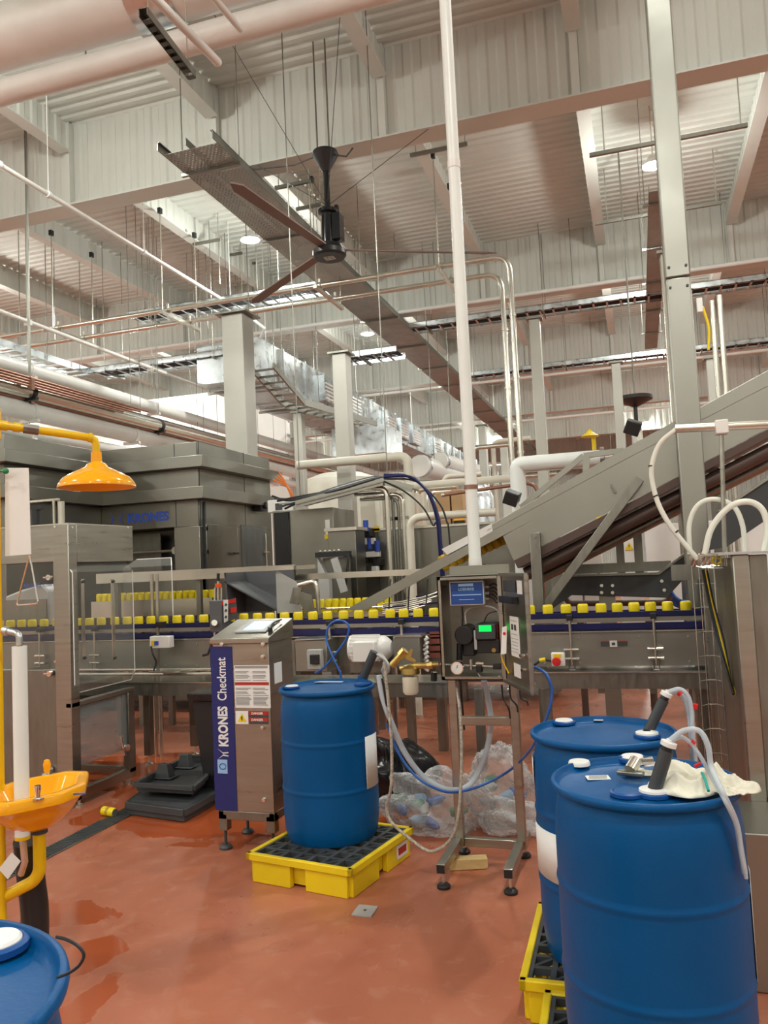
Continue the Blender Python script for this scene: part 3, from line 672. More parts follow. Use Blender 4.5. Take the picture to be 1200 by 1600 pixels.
p, q = W(512, 830, y=9.2), W(555, 830, y=9.2)
t = thing('control_cabinet', 'small stainless cabinet right of the tall electrical cabinet', 'cabinet', ((p.x + q.x) / 2, 9.2, 0))
obj('cabinet_body', G().box(p.x, q.x, 9.2, 9.55, 1.2, W(540, 829, y=9.2).z), 'ssk', t, bev=.006); obj('lid', G().box(p.x - .03, q.x + .03, 9.16, 9.58, W(540, 829, y=9.2).z, W(540, 824, y=9.2).z), 'ssb', t)
obj('leg', G().box(p.x, p.x + .06, 9.25, 9.31, 0, 1.2), 'ssd', t); obj('leg', G().box(q.x - .06, q.x, 9.25, 9.31, 0, 1.2), 'ssd', t); obj('handle', G().box(q.x - .16, q.x - .06, 9.18, 9.2, 1.86, 1.9), 'black', t)
# small inspection frame in front of it
p, q = W(492, 868, y=8.9), W(545, 868, y=8.9); zf = W(520, 866, y=8.9).z
t = thing('inspection_stand', 'grey hooded stand with black top bar behind the second can line', 'machine', ((p.x + q.x) / 2, 8.9, 0))
obj('top_bar', G().box(p.x, q.x, 8.9, 9.0, zf - .03, zf + .03), 'black', t); g = G(); [g.ball((p.x + .06 + i * .06, 8.93, zf + .04), .02, seg=8) for i in range(5)]; obj('knob', g, 'ssb', t)
obj('housing', G().prism([(p.x + .02, 8.92, .3), (p.x + .16, 8.92, .3), (p.x + .16, 8.92, zf - .3), (p.x + .1, 8.92, zf - .2), (p.x + .02, 8.92, zf - .03)], (0, .35, 0)), 'lgrey', t, bev=.006)
obj('back_panel', G().box(p.x + .05, q.x - .03, 9.02, 9.04, .9, zf - .04), 'ssk', t); obj('cable', G().tube(arc([(q.x, 8.9, zf), (q.x - .02, 8.88, zf - .2), (q.x - .05, 8.88, zf - .4)]), .015, 8), 'black', t)
a, b = W(522, 872, y=8.8), W(538, 925, y=8.8); obj('slanted_plate', G().bar(a, b, .09, .02, up=(0, 1, 0)), 'lgrey', t)
obj('leg', G().box(p.x + .05, p.x + .12, 8.95, 9.02, 0, .9), 'ssd', t); obj('leg', G().box(q.x - .12, q.x - .05, 8.95, 9.02, 0, .9), 'ssd', t)
# cream tank and cream cabinets
p = W(515, 800, y=16); zt_ = W(515, 735, y=16).z
t = thing('storage_tank', 'cream clad round tank with domed top behind the electrical cabinet', 'tank', (p.x, 16.8, 0))
obj('tank_shell', G().lathe([(0, .3), (1.0, .3), (1.0, zt_ - .35), (.9, zt_ - .15), (.5, zt_), (0, zt_ + .03)], (p.x, 16.8, 0), 36), 'cream', t); g = G(); [g.box(p.x + x - .06, p.x + x + .06, 16.8 + y - .06, 16.8 + y + .06, 0, .35) for x, y in ((.7, 0), (-.7, 0), (0, .7), (0, -.7))]; obj('leg', g, 'ssd', t)
for i, (a, b, top) in enumerate(((563, 592, 748), (594, 622, 750), (624, 645, 770))):
    p, q = W(a, 800, y=13.2), W(b, 800, y=13.2); z = W(a, top, y=13.2).z
    t = thing('cream_cabinet', ('leftmost pale cream cabinet behind the pipes, beside the round tank', 'middle pale cream cabinet behind the vertical steel pipes', 'shorter pale cream cabinet right of the vertical steel pipes')[i], 'cabinet', ((p.x + q.x) / 2, 13.2, 0))
    obj('cabinet_body', G().box(p.x, q.x, 13.2, 13.9, .1, z), 'cream', t, bev=.01); obj('plinth', G().box(p.x + .02, q.x - .02, 13.25, 13.85, 0, .1), 'dgrey', t); obj('handle', G().box(p.x + .05, p.x + .07, 13.17, 13.2, 1.6, 1.75), 'ssb', t)
# stainless machine body in the middle
p, q = W(560, 850, y=9.9), W(858, 850, y=9.9); z = W(700, 819, y=9.9).z
t = thing('machine_cabinet', 'long stainless machine body behind the vertical pipes and incline conveyor', 'machine', ((p.x + q.x) / 2, 9.9, 0))
obj('machine_body', G().box(p.x, q.x, 9.9, 11.4, .25, z - .03), 'ssk', t, bev=.008); obj('top_rim', G().box(p.x - .02, q.x + .02, 9.88, 11.42, z - .03, z), 'ssb', t)
g = G(); [g.box(x, x + .1, 9.95, 10.05, 0, .25) for x in (p.x + .1, (p.x + q.x) / 2, q.x - .2)]; obj('foot', g, 'ssd', t)
e = W(590, 850, y=9.88); obj('seam', G().box(e.x, e.x + .01, 9.89, 9.9, .3, z - .04).box(q.x - .9, q.x - .89, 9.89, 9.9, .3, z - .04), 'dgrey', t)
g = G()
for (a_, b_, c_, d_) in ((562, 825, 578, 838), (563, 862, 575, 878), (582, 873, 594, 884)):
    u, v = W(a_, b_, y=9.7), W(c_, d_, y=9.7); g.box(u.x, v.x, 9.7, 9.9, v.z, u.z)
obj('valve_block', g, 'black', t, bev=.01)
g = G()
for (a_, b_, c_, d_) in ((558, 842, 584, 850), (571, 862, 592, 870), (580, 885, 590, 900), (560, 845, 566, 858)):
    u, v = W(a_, b_, y=9.66), W(c_, d_, y=9.66); g.box(u.x, v.x, 9.66, 9.76, v.z, u.z)
obj('valve_fitting', g, 'paper', t, bev=.008)
g = G()
for (x_, y_) in ((572, 830), (566, 856), (578, 858), (590, 862)): u = W(x_, y_, y=9.68); g.cyl(u, u + V((0, 0, .14)), .035, 10)
obj('valve_actuator', g, 'bluelogo', t)
u = W(588, 826, y=9.87); obj('sticker', G().box(u.x - .04, u.x + .04, 9.88, 9.9, u.z - .04, u.z + .03), 'yel', t)
# pipes rising in front of it
for i, (px, y0_, y1_, yv, r, m) in enumerate(((604, 762, 930, 9.4, .035, 'ssb'), (613, 770, 930, 9.5, .02, 'ssd'), (622, 778, 930, 9.5, .02, 'ssd'), (629, 772, 930, 9.45, .025, 'ssb'))):
    p = W(px, y0_, y=yv); t = thing('riser_pipe', ('thickest of the four vertical steel pipes in front of the long machine body', 'thin dark vertical pipe second from left of four', 'thin dark vertical pipe third from left of four', 'bright vertical pipe rightmost of four in front of the long machine body')[i], 'pipe', (p.x, yv, 0))
    obj('pipe_body', G().tube(elbow([(p.x, yv, 0), (p.x, yv, p.z), (p.x - .5, yv, p.z + .01)], .12), r, 12), m, t); obj('bracket', G().box(p.x - .05, p.x + .05, yv + .01, yv + .05, 1.4, 1.44).box(p.x - .05, p.x + .05, yv + .01, yv + .05, 2.3, 2.34), 'ssd', t)
def ppipe(label, pts, r, m='pink', name='process_pipe', rad=.15, base=None):
    pts = [V(p) for p in pts]; t = thing(name, label, 'pipe', base or pts[0])
    obj('pipe_body', G().tube(elbow(pts, rad), r, 16), m, t); a, b = pts[0], pts[1]; d = (b - a).normalized()
    obj('pipe_flange', G().cyl(a, a + d * .04, r * 1.35, 16), 'ssb', t); return t
a, b = W(640, 812, y=8.9), W(775, 800, y=8.9)
ppipe('cream pipe rising left of the white pole and turning right above the machine body', [(a.x, 8.9, 0), (a.x, 8.9, b.z), (b.x, 8.9, b.z)], .045, 'cream')
a, b = W(590, 752, y=10.5), W(790, 748, y=10.5)
ppipe('horizontal cream pipe crossing behind the white pole above the machine body', [(a.x, 10.5, a.z - .8), (a.x, 10.5, b.z), (b.x + .2, 10.5, b.z), (b.x + .2, 10.5, 2.0)], .05, 'cream')
a, b = W(637, 712, y=11.5), W(570, 712, y=11.5); ppipe('pipe rising far behind and turning left below the galvanised duct', [(a.x, 11.5, 0), (a.x, 11.5, a.z), (a.x - 1.8, 11.5, a.z)], .07, 'cream')
a, b = W(808, 726, y=8.6), W(945, 724, y=8.6)
ppipe('thick white jacketed pipe bending down behind the incline conveyor', [(b.x, 8.6, a.z), (a.x, 8.6, a.z), (a.x, 8.6, 1.0)], .085, 'pvc', 'insulated_pipe', .06)
a = W(800, 690, y=11); t = ppipe('thin copper coloured pipe crossing behind the white jacketed pipe', [(W(690, 770, y=8.8).x, 8.8, W(742, 770, y=8.8).z), (W(840, 760, y=8.8).x, 8.8, W(742, 760, y=8.8).z), (W(840, 760, y=8.8).x, 8.8, 0)], .02, 'copper', 'copper_pipe')
# cables on a sagging tray from the machine to the pipes
A, B = W(462, 788, y=9.3), W(600, 752, y=9.3)
t = thing('cable_tray', 'drooping cable tray carrying cables above the electrical cabinet', 'cable tray', A)
obj('tray_bed', G().bar(A + V((0, .15, 0)), B + V((0, .15, 0)), .34, .02), 'ssd', t); obj('side_rail', G().bar(A, B, .01, .09), 'sst', t); C2 = W(645, 764, y=9.3); obj('side_rail', G().bar(B, C2, .01, .09).bar(B + V((0, .15, 0)), C2 + V((0, .15, 0)), .34, .02), 'sst', t)
for k in range(6): obj('cable', G().tube(arc([W(425 + 4 * k, 775 + 4 * k, y=9.35), W(455 + 6 * k, 782 - 3 * (k % 3), y=9.35), W(520, 768 - k, y=9.3 + .04 * k), W(575, 752 - k, y=9.3 + .04 * k), W(600, 746, y=9.32 + .04 * k)], 6), .014, 6), ('black', 'dgrey', 'black', 'lgrey', 'dgrey', 'black')[k], t)
for k in range(4): lab(obj('cable', G().tube(arc([W(436 - 3 * k, 738 + 4 * k, y=9.4), W(445, 752 + 2 * k, y=9.4), W(452 + k, 768, y=9.4), W(460, 784, y=9.4)], 5), .011, 6), 'orangec', t), 'orange cable')
obj('hanger_rod', G().cyl(A + V((0, .15, 0)), (A.x, A.y + .15, 8.96), .008, 6).cyl(B + V((0, .15, 0)), (B.x, B.y + .15, 8.96), .008, 6), 'ssd', t)
for k, pts in enumerate((((600, 745), (640, 745), (668, 768), (684, 805), (690, 860)), ((600, 742), (636, 744), (665, 765), (681, 805), (687, 862)), ((600, 748), (650, 752), (685, 785), (698, 815), (703, 850)), ((600, 752), (632, 768), (660, 792), (676, 820), (686, 845)))):
    pp = [W(*p, y=8.1 + .05 * k) for p in pts]; pp.append(V((pp[-1].x + .05, pp[-1].y, .02)))
    g = G().tube(arc(pp, 8), .015 if k < 2 else .010, 8)
    tag(obj('air_hose', g, 'navy' if k < 2 else 'black'), ('thick dark blue hose arching right of the cables, outer one', 'thick dark blue hose arching right of the cables, inner one', 'thin black hose arching widest, down to the incline conveyor', 'thin black hose sagging inside the blue arching hoses')[k], 'hose')
# cardboard boxes
for i, (a, b, top, bot) in enumerate(((681, 705, 770, 828), (706, 726, 765, 828))):
    p, q = W(a, 800, y=14), W(b, 800, y=14); z1 = W(a, top, y=14).z
    t = thing('cardboard_box', ('left brown cardboard carton behind the long machine body', 'right brown cardboard carton, slightly taller, beside the white pole')[i], 'box', ((p.x + q.x) / 2, 14.3, 0))
    g = G()
    obj('carton', G().box(p.x, q.x - .02, 14, 14.8, z1 - .95, z1), 'card', t, bev=.01); obj('pallet_stack', G().box(p.x, q.x - .02, 14, 14.8, .0, z1 - .96), 'lgrey', t)
    c = (p.x + q.x) / 2; obj('printed_mark', G().box(c - .05, c + .03, 13.985, 14, z1 - .5, z1 - .38), 'paper', t)
p = W(715, 812, y=9.9); t = thing('beacon', 'small amber beacon light on top of the long machine body', 'light', (p.x, 10, p.z)); zz = W(700, 819, y=9.9).z
obj('lens', G().lathe([(0, .16), (.05, .15), (.07, .1), (.07, .03), (0, .03)], (p.x, 10, zz), 16), 'orange', t); obj('base', G().cyl((p.x, 10, zz), (p.x, 10, zz + .04), .08, 16), 'black', t)
# far plant in the middle distance
for i, (px, py, rad, lb) in enumerate(((655, 728, .24, 'left open end of a pale round duct far behind the cream pipes'), (686, 720, .20, 'right pale round duct end far behind the white pole'))):
    c = W(px, py, y=17 + i); t = thing('round_duct', lb, 'duct', c); obj('duct_body', G().tube([c, c + V((.3, 3, 0))], rad, 24), 'pink', t); obj('duct_band', G().tube([c + V((.01, .1, 0)), c + V((.02, .2, 0))], rad + .02, 24), 'galv', t); obj('hanger_rod', G().cyl(c + V((.1, 1, 0)), (c.x + .1, c.y + 1, 8.96), .01, 6), 'ssd', t)
c = W(712, 772, y=19); t = thing('foil_tank', 'shiny foil clad vessel with domed top far behind the cardboard cartons', 'tank', (c.x, 19, 0)); obj('vessel', G().lathe([(0, .2), (.95, .2), (.95, c.z - .2), (.8, c.z + .15), (.4, c.z + .4), (0, c.z + .45)], (c.x, 19, 0), 28), 'galv', t); obj('foot', G().box(c.x - .5, c.x - .4, 18.9, 19, 0, .22).box(c.x + .4, c.x + .5, 18.9, 19, 0, .22), 'ssd', t)
for i, px in enumerate((652, 662, 671, 693, 738, 770, 812)):
    c = W(px, (765, 758, 770, 745, 700, 690, 745)[i], y=15 + .4 * i); t = thing('riser_pipe', 'pale vertical pipe in the far plant behind the machine body', 'pipe', (c.x, c.y, 0), group='far pale vertical pipes'); obj('pipe_body', G().tube(elbow([(c.x, c.y, 0), (c.x, c.y, c.z), (c.x + .8, c.y, c.z)], .15), .05, 10), 'cream' if i % 2 else 'ssb', t)
# ------------------------------------------------------------------ further can lines behind
CY2 = 8.0
CAN = [(0, 0), (.024, 0), (.032, .012), (.033, .02), (.033, .10), (.031, .108), (.0265, .116), (.025, .1165), (.024, .113), (0, .112)]
first2 = None
for lname, pxa, pxb, pyc, cg_, clb in (('second can conveyor behind the front line at left, raised higher', 150, 338, 946, 'cans on the raised line at left', 'yellow drinks can packed on the raised line at left'), ('second can conveyor behind the front line between chute and incline', 462, 616, 958, 'cans on the line behind the chute', 'yellow drinks can packed on the line behind the chute')):
    xl2, xr2 = W(pxa, 940, y=CY2).x, W(pxb, 940, y=CY2).x; z2 = W((pxa + pxb) / 2, pyc, y=CY2).z
    t = thing('conveyor', lname, 'conveyor', ((xl2 + xr2) / 2, CY2, 0))
    obj('belt', G().box(xl2, xr2, CY2 - .06, CY2 + .3, z2 - .03, z2), 'dgrey', t); obj('side_panel', G().box(xl2, xr2, CY2 - .09, CY2 - .06, z2 - .12, z2 + (.07 if pxa < 400 else .015)), 'ssb', t); obj('side_panel', G().box(xl2, xr2, CY2 + .3, CY2 + .33, z2 - .16, z2 + .02), 'sst', t)
    obj('guide_rail', G().tube([(xl2, CY2 - .07, z2 + .06), (xr2, CY2 - .07, z2 + .06)], .010, 8), 'ssb', t); obj('lower_rail', G().box(xl2, xr2, CY2 - .09, CY2 - .06, z2 - .27, z2 - .22), 'black', t)
    for x in (xl2 + .4, (xl2 + xr2) / 2, xr2 - .3): obj('leg', G().box(x, x + .06, CY2 - .05, CY2 + .02, 0, z2 - .03), 'ssd', t); obj('leg', G().box(x, x + .06, CY2 + .22, CY2 + .28, 0, z2 - .03), 'ssd', t)
    x = xl2 + .05; k_ = 1.25 if pxa < 400 else 1.5
    while x < xr2 - .05:
        if first2 is None:
            first2 = thing('drinks_can', clb, 'can', (x, CY2, z2), group=cg_)
            obj('can_body', G().lathe([(a * 1.15, b * 1.35) for a, b in CAN], seg=16), 'can', first2, local=True); obj('can_end', G().cyl((0, 0, .152), (0, 0, .155), .027, 14), 'cantop', first2, local=True)
        else: dup(first2, (x, CY2 + random.uniform(-.01, .01), z2), label=clb, group=cg_)
        x += .083
# pale guard rail and chute above the can lines
a, b = W(150, 897, y=7.6), W(462, 891, y=7.6)
t = thing('guard_rail', 'pale flat stainless rail crossing above the second can line', 'guard', ((a.x + b.x) / 2, 7.6, a.z))
obj('rail_face', G().box(a.x, b.x, 7.6, 7.63, b.z - .05, b.z + .05), 'ssb', t); obj('rail_top', G().box(a.x, b.x, 7.6, 7.85, b.z + .05, b.z + .06), 'ssb', t); g = G(); [g.box(x, x + .05, 7.65, 7.7, 0, b.z - .05) for x in (a.x + .2, -3.75, b.x - 1.2)]; obj('leg', g, 'ssd', t)
a, b = W(446, 899, y=7.7), W(668, 893, y=7.7); single('guard_bar', G().box(a.x, b.x, 7.7, 7.74, b.z - .03, b.z + .03), 'ssb', 'thin pale bar running from the chute to the incline conveyor', 'guard')
a, b, c, d = W(350, 895, y=7.1), W(432, 891, y=7.1), W(463, 893, y=7.1), W(385, 950, y=7.1)
t = thing('reject_chute', 'open grey metal chute box above the front can line', 'chute', ((a.x + b.x) / 2, 7.2, 1.3)); zb_ = W(440, 958, y=7.1).z
obj('back_panel', G().box(a.x, b.x, 7.5, 7.52, zb_, a.z), 'grey', t); obj('side_panel', G().prism([(a.x, 7.1, a.z), (a.x, 7.5, a.z), (a.x, 7.5, zb_), (a.x + .02, 7.1, zb_)], (.02, 0, 0)), 'grey', t)
obj('side_panel', G().prism([(b.x, 7.08, b.z), (c.x, 7.08, c.z - .1), (c.x + .05, 7.08, zb_), (b.x, 7.08, zb_)], (0, .02, 0)), 'lgrey', t); obj('sloped_floor', G().prism([(a.x, 7.1, a.z - .08), (b.x, 7.1, zb_ + .03), (b.x, 7.5, zb_ + .03), (a.x, 7.5, a.z - .08)], (0, 0, -.015)), 'grey', t)
obj('rim', G().box(a.x - .02, c.x, 7.04, 7.1, a.z - .0, a.z + .04).box(a.x - .02, c.x + .03, 7.5, 7.56, a.z, a.z + .04), 'ssb', t); obj('support', G().box(a.x + .1, a.x + .16, 7.4, 7.46, 0, zb_).box(b.x - .1, b.x - .04, 7.4, 7.46, 0, zb_), 'ssd', t)
# tubular arm beside the chute
pts = [W(466, 915, y=7.0), W(492, 908, y=7.0), W(496, 922, y=7.0), W(498, 960, y=7.0)]
t = thing('tube_arm', 'bent steel tube arm with angle plates beside the chute', 'bracket', pts[-1]); obj('tube', G().tube(elbow(pts, .08), .022, 12), 'ssb', t)
a, b = W(480, 925, y=6.95), W(478, 962, y=6.95); obj('angle_plate', G().prism([W(458, 918, y=6.93), W(472, 917, y=6.93), W(466, 945, y=6.93), W(452, 943, y=6.93)], (0, .02, 0)), 'ssd', t); obj('angle_plate', G().prism([W(470, 925, y=6.9), W(486, 930, y=6.9), W(492, 960, y=6.9), W(480, 960, y=6.9), W(466, 940, y=6.9)], (0, .02, 0)), 'ssd', t)
# ------------------------------------------------------------------ front conveyor with the single file of cans
CY = 6.3
zc = lambda py: W(600, py, y=CY).z
CX0, CX1 = -6.6, .47
zbelt = zc(972); zn0, zn1 = zc(972), zc(965); zp0, zp1 = zc(1042), zc(993)
t = thing('conveyor', 'long front conveyor carrying a single file of yellow cans across the picture', 'conveyor', (-3, CY + .1, 0))
obj('belt', G().box(CX0, CX1, CY, CY + .16, zbelt - .02, zbelt), 'grey', t)
obj('guide_rail', G().box(CX0, CX1, CY - .035, CY - .015, zn0, zn1), 'navy', t); obj('guide_rail', G().box(CX0, CX1, CY - .035, CY - .012, zc(989), zc(981)), 'navy', t); obj('guide_rail', G().box(CX0, CX1, CY + .17, CY + .19, zn0, zn1), 'navy', t)
obj('rail_strip', G().box(CX0, CX1, CY - .03, CY - .018, zc(979), zc(973)), 'sst', t); obj('wear_strip', G().box(CX0, CX1, CY - .05, CY + .2, zp1, zp1 + .008), 'ssb', t)
obj('lower_guide', G().box(CX0, CX1, CY - .01, CY + .0, zc(992), zc(989)), 'navy', t)
g = G()
for x0_, x1_ in ((CX0, W(330, 1000, y=CY).x), (W(828, 1000, y=CY).x, CX1)): g.box(x0_, x1_, CY - .03, CY - .01, zp0, zp1); g.box(x0_, x1_, CY + .2, CY + .22, zp0, zp1)
g.box(W(440, 1000, y=CY).x, W(828, 1000, y=CY).x, CY + .06, CY + .09, zp0, zp1)
obj('side_panel', g, 'sst', t)
g = G()
for x in [W(px, 1000, y=CY).x for px in (238, 262, 310, 850, 905, 1000, 1075)]: [g.cyl((x, CY - .04, z), (x, CY - .03, z), .008, 8) for z in (zp1 - .04, zp0 + .03)]
obj('bolt', g, 'ssb', t)
zf0, zf1 = zc(1084), zc(1060)
obj('frame_beam', G().box(CX0, W(700, 1000, y=CY).x, CY - .1, CY - .04, zc(1086), zc(1064)), 'ssd', t); obj('frame_beam', G().box(W(835, 1000, y=CY).x, CX1, CY - .1, CY - .04, W(1000, 1073, y=CY).z, W(1000, 1048, y=CY).z), 'ssd', t)
obj('frame_top', G().box(W(835, 1000, y=CY).x, CX1, CY - .12, CY + .3, W(1000, 1048, y=CY).z, W(1000, 1046, y=CY).z).box(CX0, W(700, 1000, y=CY).x, CY - .12, CY + .3, zc(1064), zc(1062.5)), 'ssb', t)
obj('tie_rod', G().tube([(CX0, CY - .09, zc(1042)), (W(338, 1000, y=CY).x, CY - .09, zc(1042))], .012, 8).tube([(CX0, CY - .07, zc(1050)), (W(338, 1000, y=CY).x, CY - .07, zc(1050))], .016, 8), 'ssb', t)
for px, yv in ((228, 6.5), (748, 6.35), (854, 6.35), (1100, 6.4), (400, 6.5), (640, 6.8), (300, 6.9)):
    x = W(px, 1100, y=yv).x; lg = obj('leg', G().box(x - .035, x + .035, yv, yv + .07, .09, .74), 'ssd', t, bev=.004); obj('levelling_foot', G().cyl((x, yv + .03, .015), (x, yv + .03, .1), .011, 8).lathe([(.0, .0), (.04, .0), (.04, .012), (.012, .03), (0, .03)], (x, yv + .03, 0), 14), 'ssb', lg)
for px in (300, 860, 930, 1010, 1080): x = W(px, 1000, y=CY).x; obj('cross_member', G().box(x, x + .05, CY - .04, CY + .5, .72, .78), 'ssd', t)
# posts that hold the guide rails
def bracket(px, label, big=True):
    x = W(px, 1000, y=CY).x; yv = CY - .07; t = thing('guide_bracket', label, 'bracket', (x, yv, .9))
    obj('stem', G().cyl((x, yv, zc(1040)), (x, yv, zc(968)), .011, 10), 'ssb', t); obj('clamp', G().box(x - .022, x + .022, yv - .02, CY - .03, zc(975), zc(967)), 'black', t, bev=.004)
    obj('cross_bar', G().cyl((x - .055, yv, zc(1017)), (x + .055, yv, zc(1017)), .011, 10).cyl((x - .055, yv, zc(1030)), (x + .055, yv, zc(1030)), .011, 10), 'ssb', t); obj('foot_loop', G().tube([(x - .02, yv - .01, zc(1032)), (x - .02, yv - .01, zc(1046)), (x + .02, yv - .01, zc(1046)), (x + .02, yv - .01, zc(1032))], .007, 8), 'ssd', t); return t
bracket(893, 'guide rail bracket right of the open control box'); bracket(1023, 'guide rail bracket nearest the right end of the front conveyor'); bracket(632, 'guide rail bracket above the gearbox and the brass filter'); bracket(520, 'guide rail bracket behind the blue drum, beside the tubing loop'); bracket(70, 'guide rail bracket seen through the left enclosure window'); bracket(155, 'guide rail bracket behind the clear guard sheet')
first = None; x = CX0 + .1; k = 0
while x < CX1 - .05:
    if first is None:
        first = thing('drinks_can', 'yellow drinks can in the single file on the front conveyor', 'can', (x, CY + .05, zbelt), group='cans in single file on the front conveyor')
        obj('can_body', G().lathe([(a * 1.22, b * .86) for a, b in CAN], seg=20), 'can', first, local=True); obj('can_end', G().cyl((0, 0, .097), (0, 0, .099), .029, 16), 'cantop', first, local=True)
    else: dup(first, (x, CY + .05 + random.uniform(-.012, .012), zbelt))
    x += .131 + random.uniform(-.014, .014); k += 1
# motor, gearbox and switch box under the conveyor
def bx(g, px0, py0, px1, py1, yv, d): a, b = W(px0, py1, y=yv), W(px1, py0, y=yv); return g.box(a.x, b.x, yv, yv + d, a.z, b.z)
t = thing('electric_motor', 'white ribbed electric motor under the front conveyor behind the centre drum', 'motor', W(585, 1035, y=6.1))
a, b = W(549, 1013, y=6.2), W(600, 1013, y=6.2)
obj('motor_body', G().tube([a, b, b + V((.03, 0, 0)), b + V((.07, 0, 0))], [.105, .105, .09, .055], 22), 'white', t); obj('terminal_box', bx(G(), 551, 1003, 584, 1035, 6.03, .12), 'white', t, bev=.008)
g = G()
for i in range(9): aa = i * .28 + .3; g.box(a.x + .02, b.x - .02, a.y - .003 - .108 * math.sin(aa), a.y + .003 - .108 * math.sin(aa), a.z + .108 * math.cos(aa) - .01, a.z + .108 * math.cos(aa) + .01)
obj('cooling_fin', g, 'white', t); obj('bracket_foot', G().box(a.x, b.x, 6.15, 6.28, a.z - .19, a.z - .1), 'ssd', t)
t = thing('gearbox_cover', 'square stainless gearbox cover right of the white motor', 'machine', W(640, 1042, y=6.1)); obj('cover', bx(G(), 616, 995, 655, 1042, 6.08, .3), 'sst', t, bev=.006); obj('lid', bx(G(), 615, 992, 657, 996, 6.07, .32), 'ssb', t)
obj('coiled_hose', G().tube([W(666 + 3 * math.sin(i * 1.9), 995 + i * 2.2, y=6.15 + .012 * math.cos(i * 1.9)) for i in range(25)], .012, 8), 'white', t)
t = thing('switch_box', 'stainless drive box with grey isolator switch between cabinet and blue tubing', 'electrical box', W(490, 1050, y=6.0)); obj('drive_cover', bx(G(), 462, 1000, 510, 1050, 6.08, .3), 'sst', t, bev=.006); obj('sloped_lid', G().prism([W(460, 1001, y=6.06), W(508, 999, y=6.06), W(512, 993, y=6.3), W(470, 995, y=6.3)], (0, 0, .006)), 'ssb', t)
s = obj('isolator', bx(G(), 480, 1015, 501, 1046, 6.02, .06), 'lgrey', t, bev=.006); obj('rotary_knob', bx(G(), 484, 1023, 497, 1038, 5.99, .03), 'black', s, bev=.005); g = G(); bx(g, 440, 1000, 460, 1055, 6.25, .1); obj('bracket', g, 'ssd', t)
g = G()
for k in range(4): bx(g, 671, 987 + 11 * k, 689, 995 + 11 * k, 6.25, .15)
bx(g, 676, 985, 680, 1034, 6.42, .02); tag(obj('slatted_guard', g, 'rust'), 'red brown slatted guard between the gearbox and the control box', 'guard')
# emergency stop box, photo cell box and small things on the conveyor side
t = thing('emergency_stop', 'white box with red emergency stop button on the conveyor, right side', 'button', W(872, 1041, y=6.2)); obj('box', bx(G(), 862, 1020, 882, 1041, 6.2, .06), 'white', t, bev=.006); p = W(870, 1033, y=6.2); obj('button', G().lathe([(0, .05), (.03, .045), (.034, .03), (.02, .02), (.02, 0), (0, 0)], p, 16, Matrix.Rotation(R(90), 4, 'X')), 'red', t); bx(g := G(), 865, 1022, 876, 1028, 6.195, .006); obj('yellow_tag', g, 'yel', t)
obj('cable', G().tube(arc([W(862, 1033, y=6.22), W(848, 1031, y=6.2), W(836, 1038, y=6.22), W(830, 1040, y=6.25)]), .009, 8), 'black', t); lab(obj('plug', G().cyl(W(843, 1032, y=6.19), W(852, 1030, y=6.19), .014, 8), 'yel', t), 'yellow plug')
t = thing('sensor_box', 'white sensor box with yellow and blue buttons on a stem, left conveyor', 'sensor', W(247, 1050, y=6.1)); obj('box', bx(G(), 234, 994, 264, 1013, 6.1, .08), 'white', t, bev=.006); obj('stem', G().cyl(W(247, 1052, y=6.14), W(247, 975, y=6.14), .013, 10), 'ssd', t)
obj('button', bx(G(), 236, 1001, 241, 1009, 6.085, .02), 'yel', t); obj('button', bx(G(), 241, 1002, 246, 1008, 6.085, .02), 'bluelogo', t); obj('clamp', bx(G(), 243, 972, 252, 980, 6.1, .08), 'black', t); obj('base_plate', bx(G(), 232, 1049, 272, 1052, 6.05, .15), 'ssb', t); obj('cable', G().tube(arc([W(236, 1010, y=6.1), W(239, 1022, y=6.08), W(244, 1035, y=6.1), W(240, 1048, y=6.12)]), .008, 6), 'black', t)
t = thing('warning_strip', 'small dark warning strip with white symbol on the conveyor side', 'label', W(959, 1010, y=6.26)); obj('strip', bx(G(), 939, 1002, 980, 1010, 6.262, .008), 'inkd', t); obj('red_line', bx(G(), 939, 1001, 980, 1003, 6.26, .008), 'redsign', t); obj('symbol_panel', bx(G(), 953, 1001, 964, 1011, 6.256, .008), 'paper', t); obj('symbol', bx(G(), 956, 1004, 961, 1008, 6.252, .006), 'inkd', t)
# lamp screened detector with warning labels above the cabinet
t = thing('detector_head', 'dark detector head with red and black warning labels over the can line', 'sensor', W(345, 1000, y=6.15)); obj('housing', bx(G(), 328, 938, 346, 988, 6.05, .16), 'grey', t, bev=.006)
obj('label_panel', G().prism([W(346, 939, y=6.06), W(368, 934, y=6.2), W(370, 966, y=6.2), W(347, 974, y=6.06)], (.0, .01, 0)), 'inkd', t); obj('red_label', G().prism([W(346, 940, y=6.05), W(368, 935, y=6.19), W(368, 941, y=6.19), W(346, 946, y=6.05)], (0, .004, 0)).prism([W(360, 950, y=6.13), W(369, 948, y=6.19), W(369, 956, y=6.19), W(360, 958, y=6.13)], (0, .004, 0)), 'red', t); obj('white_label', G().prism([W(349, 938, y=6.04), W(356, 937, y=6.09), W(356, 970, y=6.09), W(350, 973, y=6.04)], (0, .004, 0)), 'paper', t)
g = G()
for py in (945, 954, 964): a = W(353, py, y=6.05); g.cbox(a, .018, .006, .022, ry=.6)
